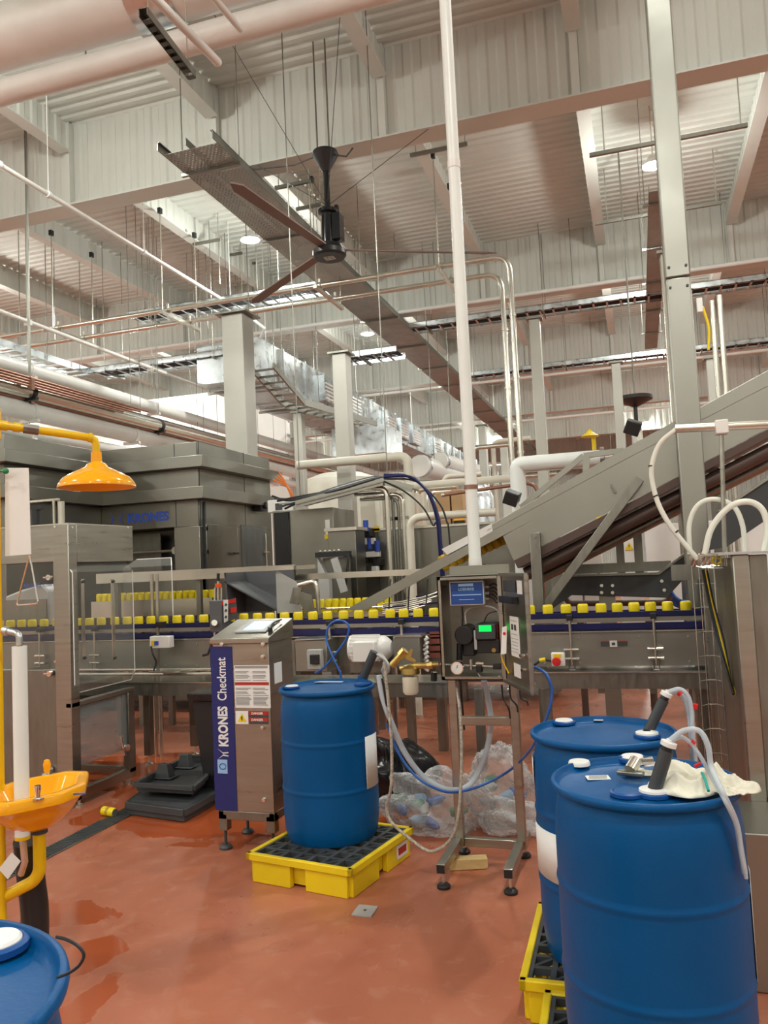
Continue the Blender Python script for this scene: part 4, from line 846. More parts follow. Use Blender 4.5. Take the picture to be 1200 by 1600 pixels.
obj('pictogram', g, 'inkd', t); obj('stem', G().cyl(W(341, 940, y=6.15), W(341, 896, y=6.15), .012, 10).cyl(W(336, 938, y=6.15), W(336, 918, y=6.15), .008, 8).cyl(W(346, 938, y=6.15), W(346, 918, y=6.15), .008, 8), 'ssb', t); lab(obj('clamp_knob', G().cyl(W(341, 918, y=6.15), W(341, 912, y=6.15), .028, 12), 'orangep', t), 'orange clamp'); obj('cap', G().cyl(W(341, 908, y=6.15), W(341, 896, y=6.15), .014, 10), 'black', t)
obj('side_knob', G().cyl(W(333, 1003, y=5.95), W(333, 1003, y=6.05), .03, 14), 'orangep', t); obj('crank_handle', G().tube([W(331, 1006, y=5.95), W(325, 1022, y=5.93), W(317, 1024, y=5.93)], .011, 8), 'black', t); obj('spindle', G().cyl(W(333, 975, y=6.04), W(335, 973, y=5.95), .025, 12).cyl(W(336, 988, y=6.1), W(336, 1003, y=6.1), .015, 10), 'ssb', t)
# ------------------------------------------------------------------ incline conveyor
IY = 7.05
def ip(*pts, y=IY): return [W(a, b, y=y) for a, b in pts]
t = thing('incline_conveyor', 'large enclosed stainless conveyor rising to the upper right', 'conveyor', (-.5, IY, 0))
obj('side_rail', G().prism(ip((541, 952), (566, 956), (751, 855), (833, 812), (1000, 728), (1230, 607), (1230, 588), (1000, 706), (753, 838)), (0, .03, 0)), 'sst', t)
obj('side_rail', G().prism(ip((541, 952), (566, 956), (751, 855), (753, 838), y=IY + .55), (0, .03, 0)), 'sst', t)
obj('top_cover', G().prism(ip((770, 818), (753, 838), (1000, 706), (1230, 588), (1230, 562), (970, 704)), (0, .62, 0)), 'sst', t, bev=.004)
obj('lower_cover', G().prism(ip((700, 868), (770, 830), (768, 818), (690, 858)), (0, .5, 0)), 'white', t)
obj('side_panel', G().prism(ip((786, 838), (803, 876), (948, 800), (1067, 741), (1230, 655), (1230, 607), (1000, 728), (833, 812)), (0, .02, 0)), 'sst', t)
obj('underside_pan', G().prism(ip((803, 876), (809, 888), (1000, 790), (1230, 668), (1230, 652), (1000, 777)), (0, .6, 0)), 'brownm', t)
obj('side_panel', G().prism(ip((786, 838), (803, 876), (948, 800), (1230, 655), (1230, 607), (833, 812), y=IY + .58), (0, .02, 0)), 'sst', t)
A, B = W(822, 897, y=IY + .15), W(1230, 690, y=IY + .15); obj('return_tube', G().cyl(A, B, .06, 20), 'brownm', t); obj('return_tube', G().cyl(A + V((.02, .3, -.08)), B + V((.02, .3, -.08)), .05, 16), 'ssd', t)
g = G(); [g.bar(W(px, py, y=IY + .2), W(px + 8, py + 22, y=IY + .2), .04) for px, py in ((872, 845), (925, 818), (990, 785))]; obj('tube_hanger', g, 'ssd', t)
a, b = W(843, 955, y=IY - .05), W(843, 832, y=IY - .05); obj('upright', G().box(a.x - .045, a.x + .045, IY - .09, IY - .01, 0, b.z), 'ssd', t, bev=.006); g = G(); [g.cyl((a.x, IY - .1, b.z - .04 - .08 * i), (a.x, IY - .09, b.z - .04 - .08 * i), .012, 8) for i in range(4)]; obj('bolt', g, 'ssd', t)
obj('brace', G().bar(W(1000, 748, y=IY - .04), W(853, 945, y=IY - .04), .075, .03, up=(0, 1, 0)), 'ssd', t, bev=.004)
obj('brace', G().bar(W(808, 798, y=IY + .6), W(912, 712, y=IY + .6), .05).bar(W(912, 712, y=IY + .6), W(975, 704, y=IY + .6), .05).bar(W(916, 712, y=IY + .6), W(916, 738, y=IY + .6), .06), 'sst', t)
obj('latch', G().bar(W(955, 757, y=IY - .01), W(962, 770, y=IY - .01), .03, .02), 'ssd', t)
a = W(1075, 860, y=IY + .3); obj('upright', G().box(.62, .70, IY + .45, IY + .53, 0, 2.7), 'ssd', t); obj('upright', G().box(-1.9, -1.82, IY + .3, IY + .38, 0, 1.62), 'ssd', t)
# cans on the slope
d = (W(790, 862, y=IY + .25) - W(752, 880, y=IY + .25)); first = None
for i in range(9):
    p = W(700 + i * 11.5, 890 - 5.0 * i + .0 * i, y=IY + .28) if i < 9 else 0
    if first is None:
        first = thing('drinks_can', 'amber yellow can riding the slope under the incline conveyor cover', 'can', p, group='cans on the slope'); first.rotation_euler = (0, R(-28), 0)
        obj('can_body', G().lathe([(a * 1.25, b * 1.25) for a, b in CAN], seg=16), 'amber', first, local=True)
    else: dup(first, p)
t = thing('can_guide', 'curved steel wire guides between the can lines and the slope', 'guard', W(640, 950, y=7.3))
g = G()
for i in range(6): g.tube(arc([W(598, 944 + 3 * i, y=7.25 + .05 * i), W(640, 938 + 3 * i, y=7.25 + .05 * i), W(685, 925 + 2.5 * i, y=7.25 + .05 * i), W(712, 905 + 2 * i, y=7.25 + .05 * i), W(760, 880 + 2 * i, y=7.25 + .05 * i)], 6), .008, 6)
obj('guide_wire', g, 'ssb', t); g = G(); [g.cyl(W(px, 905, y=7.2), W(px - 3, 965, y=7.2), .008, 6) for px in (610, 640, 668, 700)]; obj('stem', g, 'dgrey', t); g = G(); [g.bar(W(a, b, y=7.3), W(a + 34, b - 4, y=7.3), .015) for a, b in ((600, 950), (625, 958), (655, 945), (650, 932))]; obj('blue_strip', g, 'navy', t)
g = G(); [g.cyl((W(px, 950, y=7.35).x, 7.35, 0), W(px, 955, y=7.35), .02, 8) for px in (610, 700)]; obj('leg', g, 'ssd', t)
# bolted support beam under the slope and second lower conveyor at right
BYY = 7.9
t = thing('support_beam', 'dark bolted steel support beam shaped like a shallow trough behind the cans', 'beam', (W(960, 920, y=BYY).x, BYY, 0))
obj('beam_web', G().prism([W(a, b, y=BYY) for a, b in ((845, 958), (862, 952), (893, 930), (1042, 934), (1086, 885), (1086, 856), (1030, 898), (890, 901), (872, 912))], (0, .14, 0)), 'dgrey', t, bev=.004)
obj('beam_flange', G().prism([W(a, b, y=BYY - .03) for a, b in ((1086, 856), (1030, 898), (890, 901), (890, 898), (1029, 895), (1086, 852))], (0, .2, 0)), 'ssd', t)
g = G(); [g.cyl(W(a, b, y=BYY - .015), W(a, b, y=BYY), .016, 8) for a, b in ((940, 915), (940, 926), (957, 915), (957, 926), (1034, 908), (1038, 922))]; obj('bolt', g, 'ssb', t)
a, b = W(946, 1100, y=BYY), W(972, 1100, y=BYY); obj('column', G().box(a.x, b.x, BYY + .03, BYY + .14, 0, W(960, 905, y=BYY).z), 'sst', t); g = G(); [bx(g, a_, b_, c_, d_, BYY + .2 + .012 * i_, .08) for i_, (a_, b_, c_, d_) in enumerate(((896, 876, 1048, 897), (965, 815, 972, 897), (993, 812, 1001, 897)))]; obj('upper_frame', g, 'ssd', t)
t = thing('pipe_rack', 'dark brown painted pipe frame low behind the can line at right', 'frame', W(960, 945, y=8.5)); obj('tube', G().tube(elbow([W(884, 935, y=8.5), W(890, 943, y=8.5), W(1040, 942, y=8.5), W(1048, 930, y=8.5)], .05), .03, 10).cyl((W(905, 942, y=8.5).x, 8.5, 0), W(905, 942, y=8.5), .035, 10).cyl((W(1012, 942, y=8.5).x, 8.5, 0), W(1012, 942, y=8.5), .035, 10), 'brownm', t)
obj('floor_flange', G().cyl((W(905, 942, y=8.5).x, 8.5, 0), (W(905, 942, y=8.5).x, 8.5, .015), .07, 14).cyl((W(1012, 942, y=8.5).x, 8.5, 0), (W(1012, 942, y=8.5).x, 8.5, .015), .07, 14), 'ssd', t)
t = thing('lower_conveyor', 'dark grey conveyor side panel sloping up at the far right edge', 'conveyor', W(1180, 800, y=5.9)); obj('side_panel', G().prism([W(a, b, y=6.6) for a, b in ((1095, 862), (1135, 855), (1230, 790), (1230, 730), (1125, 800))], (0, .04, 0)), 'dgrey', t); obj('edge_strip', G().prism([W(a, b, y=6.58) for a, b in ((1125, 800), (1230, 730), (1230, 726), (1124, 797))], (0, .3, 0)), 'sst', t); obj('upright', G().box(1.0, 1.07, 6.7, 6.77, 0, 2.0), 'ssd', t)
# white electrical panels behind
for i, (a, b, top) in enumerate(((868, 905, 826), (908, 940, 830), (964, 1000, 824), (1008, 1062, 820), (1084, 1200, 815))):
    p, q = W(a, 850, y=11.8), W(b, 850, y=11.8); z = W(a, top, y=11.8).z
    t = thing('switchgear_cabinet', ('narrow white electrical panel far behind the brace, leftmost', 'second white electrical panel behind the brace', 'white electrical panel with a yellow warning triangle', 'white electrical panel behind the tall right column', 'wide white panel at far right behind the hoses')[i], 'cabinet', ((p.x + q.x) / 2, 11.8, 0))
    obj('panel_body', G().box(p.x, q.x, 11.8, 12.3, .12, z), 'white', t, bev=.01); obj('plinth', G().box(p.x + .02, q.x - .02, 11.85, 12.25, 0, .12), 'dgrey', t); obj('handle', G().box(q.x - .08, q.x - .05, 11.77, 11.8, 1.4, 1.6), 'dgrey', t)
    if i == 2: c = W(983, 855, y=11.78); obj('warning_sign', G().prism([c + V((-.06, 0, -.04)), c + V((.06, 0, -.04)), c + V((0, 0, .07))], (0, .01, 0)), 'yel', t); obj('bolt_symbol', G().prism([c + V((-.008, -.004, .035)), c + V((.008, -.004, .035)), c + V((.0, -.004, -.02))], (0, .003, 0)), 'inkd', t)
t = thing('cable_coil', 'coiled blue hose hanging beside the tall right column', 'hose', W(1070, 935, y=8.6)); g = G()
for k in range(5): c = W(1072, 915, y=8.6 + .03 * k); g.tube([c + V(((.15 + .018 * k) * math.cos(a * .3), 0, (.16 + .018 * k) * math.sin(a * .3))) for a in range(21)], .014, 8, close=True)
obj('coil', g, 'bluet', t); c = W(1072, 915, y=8.6); obj('hook', G().cyl(c + V((0, -.02, .18)), c + V((0, .3, .18)), .02, 8).cyl((c.x, c.y + .3, 0), c + V((0, .3, .2)), .03, 8), 'ssd', t)
# floodlights clamped on the incline
for i, (px, py, yv) in enumerate(((800, 778, 7.2), (989, 668, 7.2))):
    c = W(px, py, y=yv); t = thing('spotlight', ('black spotlight clamped on the incline conveyor, lower one', 'black spotlight clamped on the incline conveyor, upper one')[i], 'lamp', c); obj('lamp_head', G().cbox(c, .13, .12, .12, rx=.3, ry=.4 * (1 if i else 1)), 'black', t, bev=.01); obj('bracket', G().bar(c + V((.03, 0, -.05)), c + V((.09, 0, -.22)), .06, .05), 'ssb', t)
c = W(992, 625, y=14.5); t = thing('ceiling_fan', 'small distant black fan hub on a rod above the incline conveyor', 'fan', c); obj('downrod', G().cyl(c - V((0, 0, .55)), c + V((0, 0, .05)), .035, 10), 'black', t); obj('mount', G().lathe([(0, .08), (.3, .06), (.3, .0), (.05, -.12), (0, -.12)], c, 20), 'black', t); obj('motor', G().cyl(c - V((0, 0, .95)), c - V((0, 0, .5)), .09, 16), 'white', t); obj('hanger_rod', G().cyl(c, (c.x, c.y, 8.96), .015, 6), 'ssd', t)
c = W(931, 740, y=12.0); t = thing('safety_shower', 'distant yellow safety shower pipe standing behind the incline conveyor', 'shower', (c.x, 12, 0)); zt3 = W(931, 682, y=12).z; obj('pipe_body', G().tube(elbow([(c.x, 12, 0), (c.x, 12, zt3), (c.x - .02, 11.4, zt3)], .06), .03, 10), 'yel', t); obj('shower_head', G().lathe([(0, .0), (.02, .0), (.13, -.08), (0, -.06)], (c.x - .02, 11.4, zt3), 16), 'yel', t)
#@@FORE
# ------------------------------------------------------------------ drums on spill pallets
def make_pallet(loc, rz, w, d, label):
    t = thing('spill_pallet', label, 'pallet', loc, rz); H = .155; g = G(); c = w / 2, d / 2
    def ring(o, z0, z1): g.box(-w / 2 + o, w / 2 - o, -d / 2 + o, -d / 2 + o + .03, z0, z1).box(-w / 2 + o, w / 2 - o, d / 2 - o - .03, d / 2 - o, z0, z1).box(-w / 2 + o, -w / 2 + o + .03, -d / 2 + o, d / 2 - o, z0, z1).box(w / 2 - o - .03, w / 2 - o, -d / 2 + o, d / 2 - o, z0, z1)
    ring(0, H - .035, H + .006)
    # side walls with fork notches in the middle of each side
    for s in (-1, 1):
        for a, b in ((-w / 2 + .035, -.055), (.045, w / 2 - .035)): g.box(a, b, s * (d / 2 - .012), s * (d / 2 - .05), .0, H - .03)
        g.box(-.06, .06, s * (d / 2 - .05), s * (d / 2 - .075), .02, H - .03)
        for a, b in ((-d / 2 + .035, -.05), (.05, d / 2 - .035)): g.box(s * (w / 2 - .012), s * (w / 2 - .05), a, b, .0, H - .03)
        g.box(s * (w / 2 - .05), s * (w / 2 - .075), -.06, .06, .02, H - .03)
        for q in (-1, 1): g.box(s * (w / 2 - .03), s * (w / 2 - .07), q * (d / 2 - .03), q * (d / 2 - .07), 0.02, H - .03)
    g.box(-w / 2 + .05, w / 2 - .05, -d / 2 + .05, d / 2 - .05, .012, .025)
    obj('sump', g, 'yel', t, bev=.005, local=True)
    g = G(); n = 7
    for i in range(n + 1):
        x = -w / 2 + .035 + (w - .07) * i / n; y = -d / 2 + .035 + (d - .07) * i / n
        g.box(x - .011, x + .011, -d / 2 + .03, d / 2 - .03, H - .03, H); g.box(-w / 2 + .03, w / 2 - .03, y - .011, y + .011, H - .028, H - .001)
    for i in range(n):
        for j in range(n):
            if (i + j) % 2: x = -w / 2 + .035 + (w - .07) * i / n; y = -d / 2 + .035 + (d - .07) * j / n; q = (w - .07) / n; g.bar((x, y, H - .012), (x + q, y + (d - .07) / n, H - .012), .014, .02)
    lab(obj('grate', g, 'dgrey', t, local=True), 'black plastic grate'); return t
def _rib(z): return [(.288, z - .022), (.288, z - .015), (.2915, z - .006), (.2925, z), (.2915, z + .006), (.288, z + .015), (.288, z + .022)]
DP = [(0, .015), (.20, .015), (.245, 0), (.262, .0), (.272, .02), (.281, .07), (.286, .13), (.288, .18), (.288, .20)] + _rib(.30) + _rib(.575) + [(.288, .69), (.288, .70), (.2865, .745), (.283, .785), (.276, .825), (.268, .843), (.268, .850), (.284, .855), (.2925, .862), (.2945, .870), (.2925, .879), (.288, .883), (.281, .883), (.277, .876), (.274, .864), (.262, .858), (.12, .868), (0, .868)]
def make_drum(loc, rz, label, bungs, z=.155):
    t = thing('plastic_drum', label, 'drum', (loc[0], loc[1], z), rz)
    obj('drum_body', G().lathe(DP, seg=72), 'drum', t, local=True, ang=50)
    for (x, y, cap) in bungs:
        obj('bung_ring', G().lathe([(.052, .866), (.052, .876), (.044, .880), (.040, .876), (.040, .868)], (x, y, 0), 24), 'drumd', t, local=True)
        if cap == 'w': lab(obj('bung_cap', G().lathe([(0, .884), (.036, .884), (.040, .880), (.041, .868), (0, .868)], (x, y, 0), 24), 'white', t, local=True), 'white screw cap')
        elif cap == 'r': lab(obj('bung_cap', G().lathe([(.016, .892), (.044, .886), (.046, .874), (.016, .874)], (x, y, 0), 24), 'white', t, local=True), 'white collar around the lance')
        elif cap == 'b': obj('bung_cap', G().lathe([(0, .878), (.040, .878), (.042, .868), (0, .868)], (x, y, 0), 24), 'drum', t, local=True)
    return t
def drum_label(t, a0, a1, z0, z1, name='paper_label', m='paper'):
    g = G(); n = 14; r = .2922
    for i in range(n):
        a, b = a0 + (a1 - a0) * i / n, a0 + (a1 - a0) * (i + 1) / n
        g._face([g.b.verts.new((r * math.cos(q), r * math.sin(q), z)) for q, z in ((a, z0), (b, z0), (b, z1), (a, z1))])
    bmesh.ops.remove_doubles(g.b, verts=g.b.verts, dist=1e-5)
    o = obj(name, g, m, t, local=True); k = o.modifiers.new('solid', 'SOLIDIFY'); k.thickness = .0012; k.offset = 0; return o
DR1, DR2, DR3, DR4 = (-1.875, 4.60), (-.195, 3.46), (-.035, 2.74), (-1.062, .822)
Z4 = .315
def loc_on(px, py, dr, z=1.03): p = W(px, py, z=z); return (p.x - dr[0], p.y - dr[1])
# centre drum
make_pallet((-1.83, 4.48, 0), R(-11), .70, .74, 'yellow spill pallet with black grate under the centre blue drum')
b1, b2 = loc_on(456, 1073, DR1), loc_on(566, 1068, DR1)
t = make_drum(DR1, 0, 'blue plastic drum in the centre on a yellow spill pallet', [(*b1, 'w'), (*b2, 'b')])
p, q = loc_on(482, 1064, DR1), loc_on(540, 1062, DR1); obj('lid_strip', G().box(p[0], q[0], p[1] - .012, p[1] + .012, .868, .871), 'white', t, local=True)
drum_label(t, R(-22), R(8), .30, .60)
p = W(623, 1326, z=.1); q = V((-1.83, 4.48, 0)); 
tq = V((math.cos(R(-11)), math.sin(R(-11)), 0)); tn = V((-tq.y, tq.x, 0))
# right hand drums
make_pallet((-.20, 3.50, 0), R(1), .70, .72, 'yellow spill pallet at right under the rear of the two drums')
make_pallet((-.08, 2.745, 0), R(2), .70, .72, 'yellow spill pallet at the bottom edge under the nearest drum')
b1, b2 = loc_on(881, 1127, DR2), loc_on(1011, 1148, DR2)
t = make_drum(DR2, 0, 'blue plastic drum at right standing behind the nearest drum', [(*b1, 'w'), (*b2, 'r')])
lab(drum_label(t, R(178), R(236), .33, .52), 'large white paper label'); lab(drum_label(t, R(172), R(196), .67, .78), 'small white sticker')
p = loc_on(935, 1123, DR2); obj('lid_sticker', G().box(p[0] - .02, p[0] + .02, p[1] - .008, p[1] + .008, .868, .870), 'paper', t, local=True)
b1, b2, b3 = loc_on(905, 1193, DR3), loc_on(1022, 1238, DR3), loc_on(988, 1184, DR3)
t = make_drum(DR3, 0, 'nearest blue plastic drum at lower right with a cloth on its lid', [(*b2, 'r'), (*b3, 'w'), (*loc_on(980, 1237, DR3), 'b')])
lab(drum_label(t, R(-8), R(22), .30, .62), 'white paper label on the right side')
p = loc_on(934, 1212, DR3); g = G().cbox((p[0], p[1], .869), .075, .05, .002, rz=.25); obj('lid_label', g, 'paper', t, local=True)
g = G(); [g.cbox((p[0] + .0, p[1] - .018 + .009 * i, .8705), .06, .003, .001, rz=.25) for i in range(5)]; obj('lid_print', g, 'ink', t, local=True)
t = make_drum(DR4, 0, 'blue plastic drum cut by the lower left corner of the picture', [(*loc_on(-8, 1474, DR4, Z4 + .875), 'w')], Z4)
struct('trim_30', G().box(DR4[0] - .36, DR4[0] + .30, DR4[1] - .33, DR4[1] + .33, 0, Z4), 'dgrey')     # low plinth below the corner drum
lab(drum_label(t, R(-40), R(-5), .45, .75), 'white paper label on the side')
c = loc_on(905, 1193, DR3); p = V((DR3[0] + c[0], DR3[1] + c[1], 1.026)); o = obj('screw_cap', G().lathe([(0, .014), (.034, .014), (.037, .010), (.038, 0), (0, 0)], p, 24), 'white'); tag(o, 'loose white screw cap lying on the nearest drum lid, left', 'cap')
o = obj('cable_loop', G().tube(arc([W(88, 1464, y=.93), W(104, 1468, y=.93), W(122, 1478, y=.93), W(131, 1492, y=.93), W(124, 1508, y=.93), W(108, 1520, y=.93), W(90, 1527, y=.93)]), .0022, 8), 'black'); tag(o, 'black cable loop sticking out beside the lower left drum', 'cable')
def on_drum(px, py, dr, gap):
    """point just outside the drum wall seen at a pixel"""
    r = CM @ V((px - 600, 800 - py, -FPX)); r2 = V((r.x, r.y)); c = V(dr); rad = .295 + gap
    a = r2.dot(r2); b = r2.dot(c); q = b * b - a * (c.dot(c) - rad * rad)
    t_ = (b - math.sqrt(q)) / a if q > 0 else b / a
    return EYE + r * t_
# suction lances in the right hand drums
def lance(label, base, top, px_top, hosepts, rot, loose):
    t = thing('suction_lance', label, 'pump tube', base); d = (top - base).normalized()
    obj('tube_shaft', G().cyl(base - d * .012, base.lerp(top, .78), .021, 20), 'dgrey', t)
    obj('black_ring', G().cyl(base.lerp(top, .78), base.lerp(top, .86), .017, 18), 'black', t)
    lab(obj('collar', G().tube([base.lerp(top, .86), base.lerp(top, .87), base.lerp(top, .95), base.lerp(top, .96)], [.018, .024, .024, .018], 18), 'white', t), 'white screw collar')
    obj('hose_barb', G().cyl(base.lerp(top, .96), top, .010, 12), 'paper', t); return t
zt_ = 1.035
base2 = W(1013, 1143, z=zt_); top2 = W(1044, 1079, y=base2.y); lance('dark grey suction lance with white collar in the rear right drum', base2, top2, None, None, 0, 0)
base3 = W(1022, 1236, z=zt_); top3 = W(1047, 1155, y=base3.y); lance('dark grey suction lance with white collar in the nearest drum', base3, top3, None, None, 0, 0)
yv = base2.y
for k, (pts, L, lbl) in enumerate((([(1044, 1081), (1062, 1077), (1075, 1088), (1081, 1112), (1083, 1150), (1085, 1200)], 0, 'milky tube arching from the rear suction lance, outer'), ([(1044, 1084), (1058, 1081), (1070, 1094), (1077, 1120), (1080, 1160), (1082, 1200)], 0, 'milky tube arching from the rear suction lance, inner'))):
    pp = [W(a, b, y=yv + .03 * k) for a, b in pts]; pp[-1] = pp[-2] + V((.01, .05, -.35)); tag(obj('clear_tube', G().tube(arc(pp), .009, 10), 'tube'), lbl, 'hose')
yv = base3.y
for k, (pts, lbl) in enumerate((([(1047, 1157), (1068, 1142), (1092, 1142), (1106, 1165), (1112, 1200), (1130, 1240), (1150, 1285), (1158, 1330), (1164, 1365)], 'thick milky tube arching from the nearest lance down the right side of the drum'), ([(1047, 1160), (1065, 1152), (1082, 1165), (1098, 1188), (1112, 1215), (1132, 1250), (1152, 1295), (1160, 1345), (1166, 1372)], 'thinner milky tube running beside the arching one down the nearest drum'))):
    pp = [on_drum(a, b, DR3, .012 + .006 * k) if b > 1235 else W(a, b, y=yv + .02 * k - .004 * i) for i, (a, b) in enumerate(pts)]; tag(obj('clear_tube', G().tube(arc(pp), .0085 if k == 0 else .006, 10), 'tube'), lbl, 'hose')
for (a, b, yv_, lbl) in ((1086, 1104, base2.y, 'red plastic tag on the rear arching tube'), (1090, 1195, base3.y, 'dark red plastic fitting on the nearest arching tube')):
    c = W(a, b, y=yv_); tag(obj('red_tag', G().cbox(c, .022, .008, .024 if a == 1086 else .010, ry=-.6 if b > 1150 else .2), 'red', bev=.003), lbl, 'tag')
for (a, b, c_, d_, yv_, lbl) in ((1060, 1081, 1064, 1085, base2.y, 'small red tape band near the rear lance top'), (1078, 1159, 1083, 1164, base3.y + .02, 'small red tape band near the nearest lance top')):
    p, q = W(a, b, y=yv_), W(c_, d_, y=yv_); tag(obj('tape_band', G().cyl(p, q, .0118, 12), 'red'), lbl, 'tape')
g = G()
for (a, b) in ((1078, 1113), (1112, 1205), (1132, 1246)): c = W(a, b, y=(base2.y if b < 1150 else base3.y + .04)); g.lathe([(.02, -.003), (.022, 0), (.02, .003)], c, 14)
# cloth and nozzle on the nearest drum
random.seed(11)
def rag(cx, cy, z, rx, ry, h, n=34, seed=1):
    rnd = random.Random(seed); g = G(); ph = [rnd.uniform(0, 6.28) for _ in range(8)]; grid = []
    for i in range(n + 1):
        row = []
        for j in range(n + 1):
            u, v = i / n * 2 - 1, j / n * 2 - 1; a = math.atan2(v, u); e = 1 + .16 * math.sin(3 * a + ph[0]) + .10 * math.sin(5 * a + ph[1])
            k = max(abs(u), abs(v)); l = math.hypot(u, v) or 1; u2, v2 = u / l * k, v / l * k
            hh = max(0, (1 - k ** 1.6)) ** .55 * h * (.55 + .3 * math.sin(6 * u2 + 4 * v2 + ph[2]) * math.cos(5 * v2 - 3 * u2 + ph[3]) + .15 * (1 - abs(math.sin(4 * u2 - 7 * v2 + 1.5 * math.sin(4 * u2 + ph[4]))) * 2) + .06 * (1 - 2 * abs(math.sin(11 * u2 + 8 * v2 + 2 * math.sin(5 * v2 + ph[5]))))) + .004 * math.sin(19 * u2 + 9 * v2 + ph[4]) * (1 - k * .6)
            row.append(g.b.verts.new((cx + u2 * rx * e, cy + v2 * ry * e, z + max(.002, hh))))
        grid.append(row)
    for i in range(n):
        for j in range(n): g._face([grid[i][j], grid[i + 1][j], grid[i + 1][j + 1], grid[i][j + 1]])
    return g
c = W(1090, 1216, z=1.06)
o = obj('cloth', rag(c.x - .005, c.y + .01, 1.032, .155, .115, .088, n=70, seed=3), 'cloth', ang=180, loc=(c.x, c.y, 1.03)); tag(o, 'crumpled cream cloth with teal stripe on the nearest drum lid', 'cloth')
k = o.modifiers.new('solid', 'SOLIDIFY'); k.thickness = .003
st = G(); a, b = W(1097, 1208, z=1.09), W(1107, 1236, z=1.06)
st.tube([a, a.lerp(b, .5) + V((0, 0, .008)), b], .005, 6); obj('stripe', st, 'tape', o)
fl = rag(W(1140, 1236, z=1.045).x, W(1140, 1236, z=1.045).y, 1.04, .045, .03, .022, n=24, seed=21); k2 = obj('cloth_corner', fl, 'cloth', o, ang=180); k2.modifiers.new('s', 'SOLIDIFY').thickness = .003
o = obj('cloth', rag(W(1005, 1205, z=1.04).x, W(1005, 1205, z=1.04).y, 1.032, .085, .03, .02, n=18, seed=8), 'cloth', ang=180); tag(o, 'small flat end of cream cloth under the metal clamp', 'cloth'); o.modifiers.new('s', 'SOLIDIFY').thickness = .002
c = W(985, 1208, z=1.05); t = thing('metal_clamp', 'small grey metal hose coupling lying on the nearest drum lid', 'tool', c - V((0, 0, .02)))
obj('saddle', G().cbox(c, .085, .03, .014, rz=-.25), 'ssd', t, bev=.004); obj('barrel', G().cyl(c + V((.0, .0, .01)), c + V((.02, .03, .035)), .02, 14), 'ssb', t); obj('screw', G().cyl(c + V((.03, .03, .02)), c + V((.085, .05, .02)), .007, 8).cyl(c + V((.03, .045, .03)), c + V((.07, .06, .035)), .006, 8), 'chrome', t); obj('lever', G().cbox(c + V((.05, .05, .03)), .05, .012, .01, rz=.4), 'ssd', t)
# lance on the centre drum with its tubes
base1 = W(566, 1062, z=1.03); top1 = W(585, 1018, y=base1.y); d = (top1 - base1).normalized()
t = thing('suction_lance', 'dark grey suction lance leaning in the centre drum', 'pump tube', base1); obj('tube_shaft', G().cyl(base1 - d * .01, top1, .028, 20), 'dgrey', t); obj('base_ring', G().cyl(base1, base1 + d * .02, .034, 20), 'drumd', t)
for k in range(5):
    a = W(588, 1022, y=base1.y); pts = [a, W(597 + k * 2, 1022 + 3 * k, y=base1.y - .05 * k), W(600 + 2 * k, 1036 + 3 * k, y=base1.y - .05 * k), W(596 + k, 1048 + 2 * k, y=base1.y - .03 * k)]
    tag(obj('wire_lead', G().tube(arc(pts, 5), .006, 6), 'lgrey'), 'thin grey lead from the lance of the centre drum', 'cable', 'grey leads beside the centre drum')
o = obj('air_tube', G().tube(arc([W(492, 1052, y=5.0), W(505, 1044, y=5.0), W(524, 1022, y=5.0), (W(540, 1000, y=5.0)), W(545, 978, y=5.0), W(530, 969, y=5.0), W(514, 978, y=5.0), W(510, 1000, y=5.0), W(518, 1022, y=4.98), W(530, 1048, y=4.98), W(533, 1062, y=4.98), (W(533, 1062, y=4.98).x, 5.0, .5), (W(533, 1062, y=4.98).x + .05, 5.05, .01)], 8), .007, 8), 'bluet'); tag(o, 'light blue air tube looping up behind the centre drum', 'hose')
# ------------------------------------------------------------------ checkweigher cabinet
FY_ = 4.62; cl, cr = W(337, 1140, y=FY_).x, W(424, 1140, y=FY_).x; zlo, zhi = W(337, 1266, y=FY_).z, W(337, 1006, y=FY_).z; cb = 4.98
t = thing('checkweigher_cabinet', 'stainless checkweigher cabinet with dark blue lettered stripe and touch screen', 'cabinet', ((cl + cr) / 2, 4.8, 0))
obj('cabinet_body', G().box(cl, cr, FY_, cb, zlo, zhi), 'ss', t, bev=.004)
obj('sloped_lid', G().prism([(cl - .012, FY_ - .02, zhi), (cl - .012, FY_ - .02, zhi + .035), (cl - .012, cb, zhi + .13), (cl - .012, cb, zhi)], (cr - cl + .024, 0, 0)), 'ss', t, bev=.004)
n_ = V((0, -.095, .38)).normalized(); up_ = V((0, .38, .095)).normalized()
def lidp(u, v, h=0): return V((cl + u * (cr - cl), FY_ - .02, zhi + .035)) + up_ * v + n_ * h + V((0, 0, 0))
s = obj('touch_screen', G().prism([lidp(.30, .10, .002), lidp(.86, .10, .002), lidp(.86, .33, .002), lidp(.30, .33, .002)], n_ * .008), 'lgrey', t); obj('display', G().prism([lidp(.42, .13, .010), lidp(.78, .13, .010), lidp(.78, .30, .010), lidp(.42, .30, .010)], n_ * .002), 'screen', s)
obj('cable', G().tube(arc([lidp(.93, .30, .02), lidp(.90, .2, .03), lidp(.93, .1, .02), lidp(.98, .15, .04)]), .005, 6).cyl(lidp(.93, .12, .0), lidp(.93, .12, .03), .016, 10), 'black', t)
fy = FY_ - .002
def fx(px, py): return W(px, py, y=FY_)
a, b = fx(337, 1266), fx(362.5, 1010); obj('blue_stripe', G().box(a.x, b.x, fy - .002, fy, zlo + .004, b.z), 'navyp', t)
a, b = fx(356.5, 1166), fx(356, 1027); ln = b.z - a.z
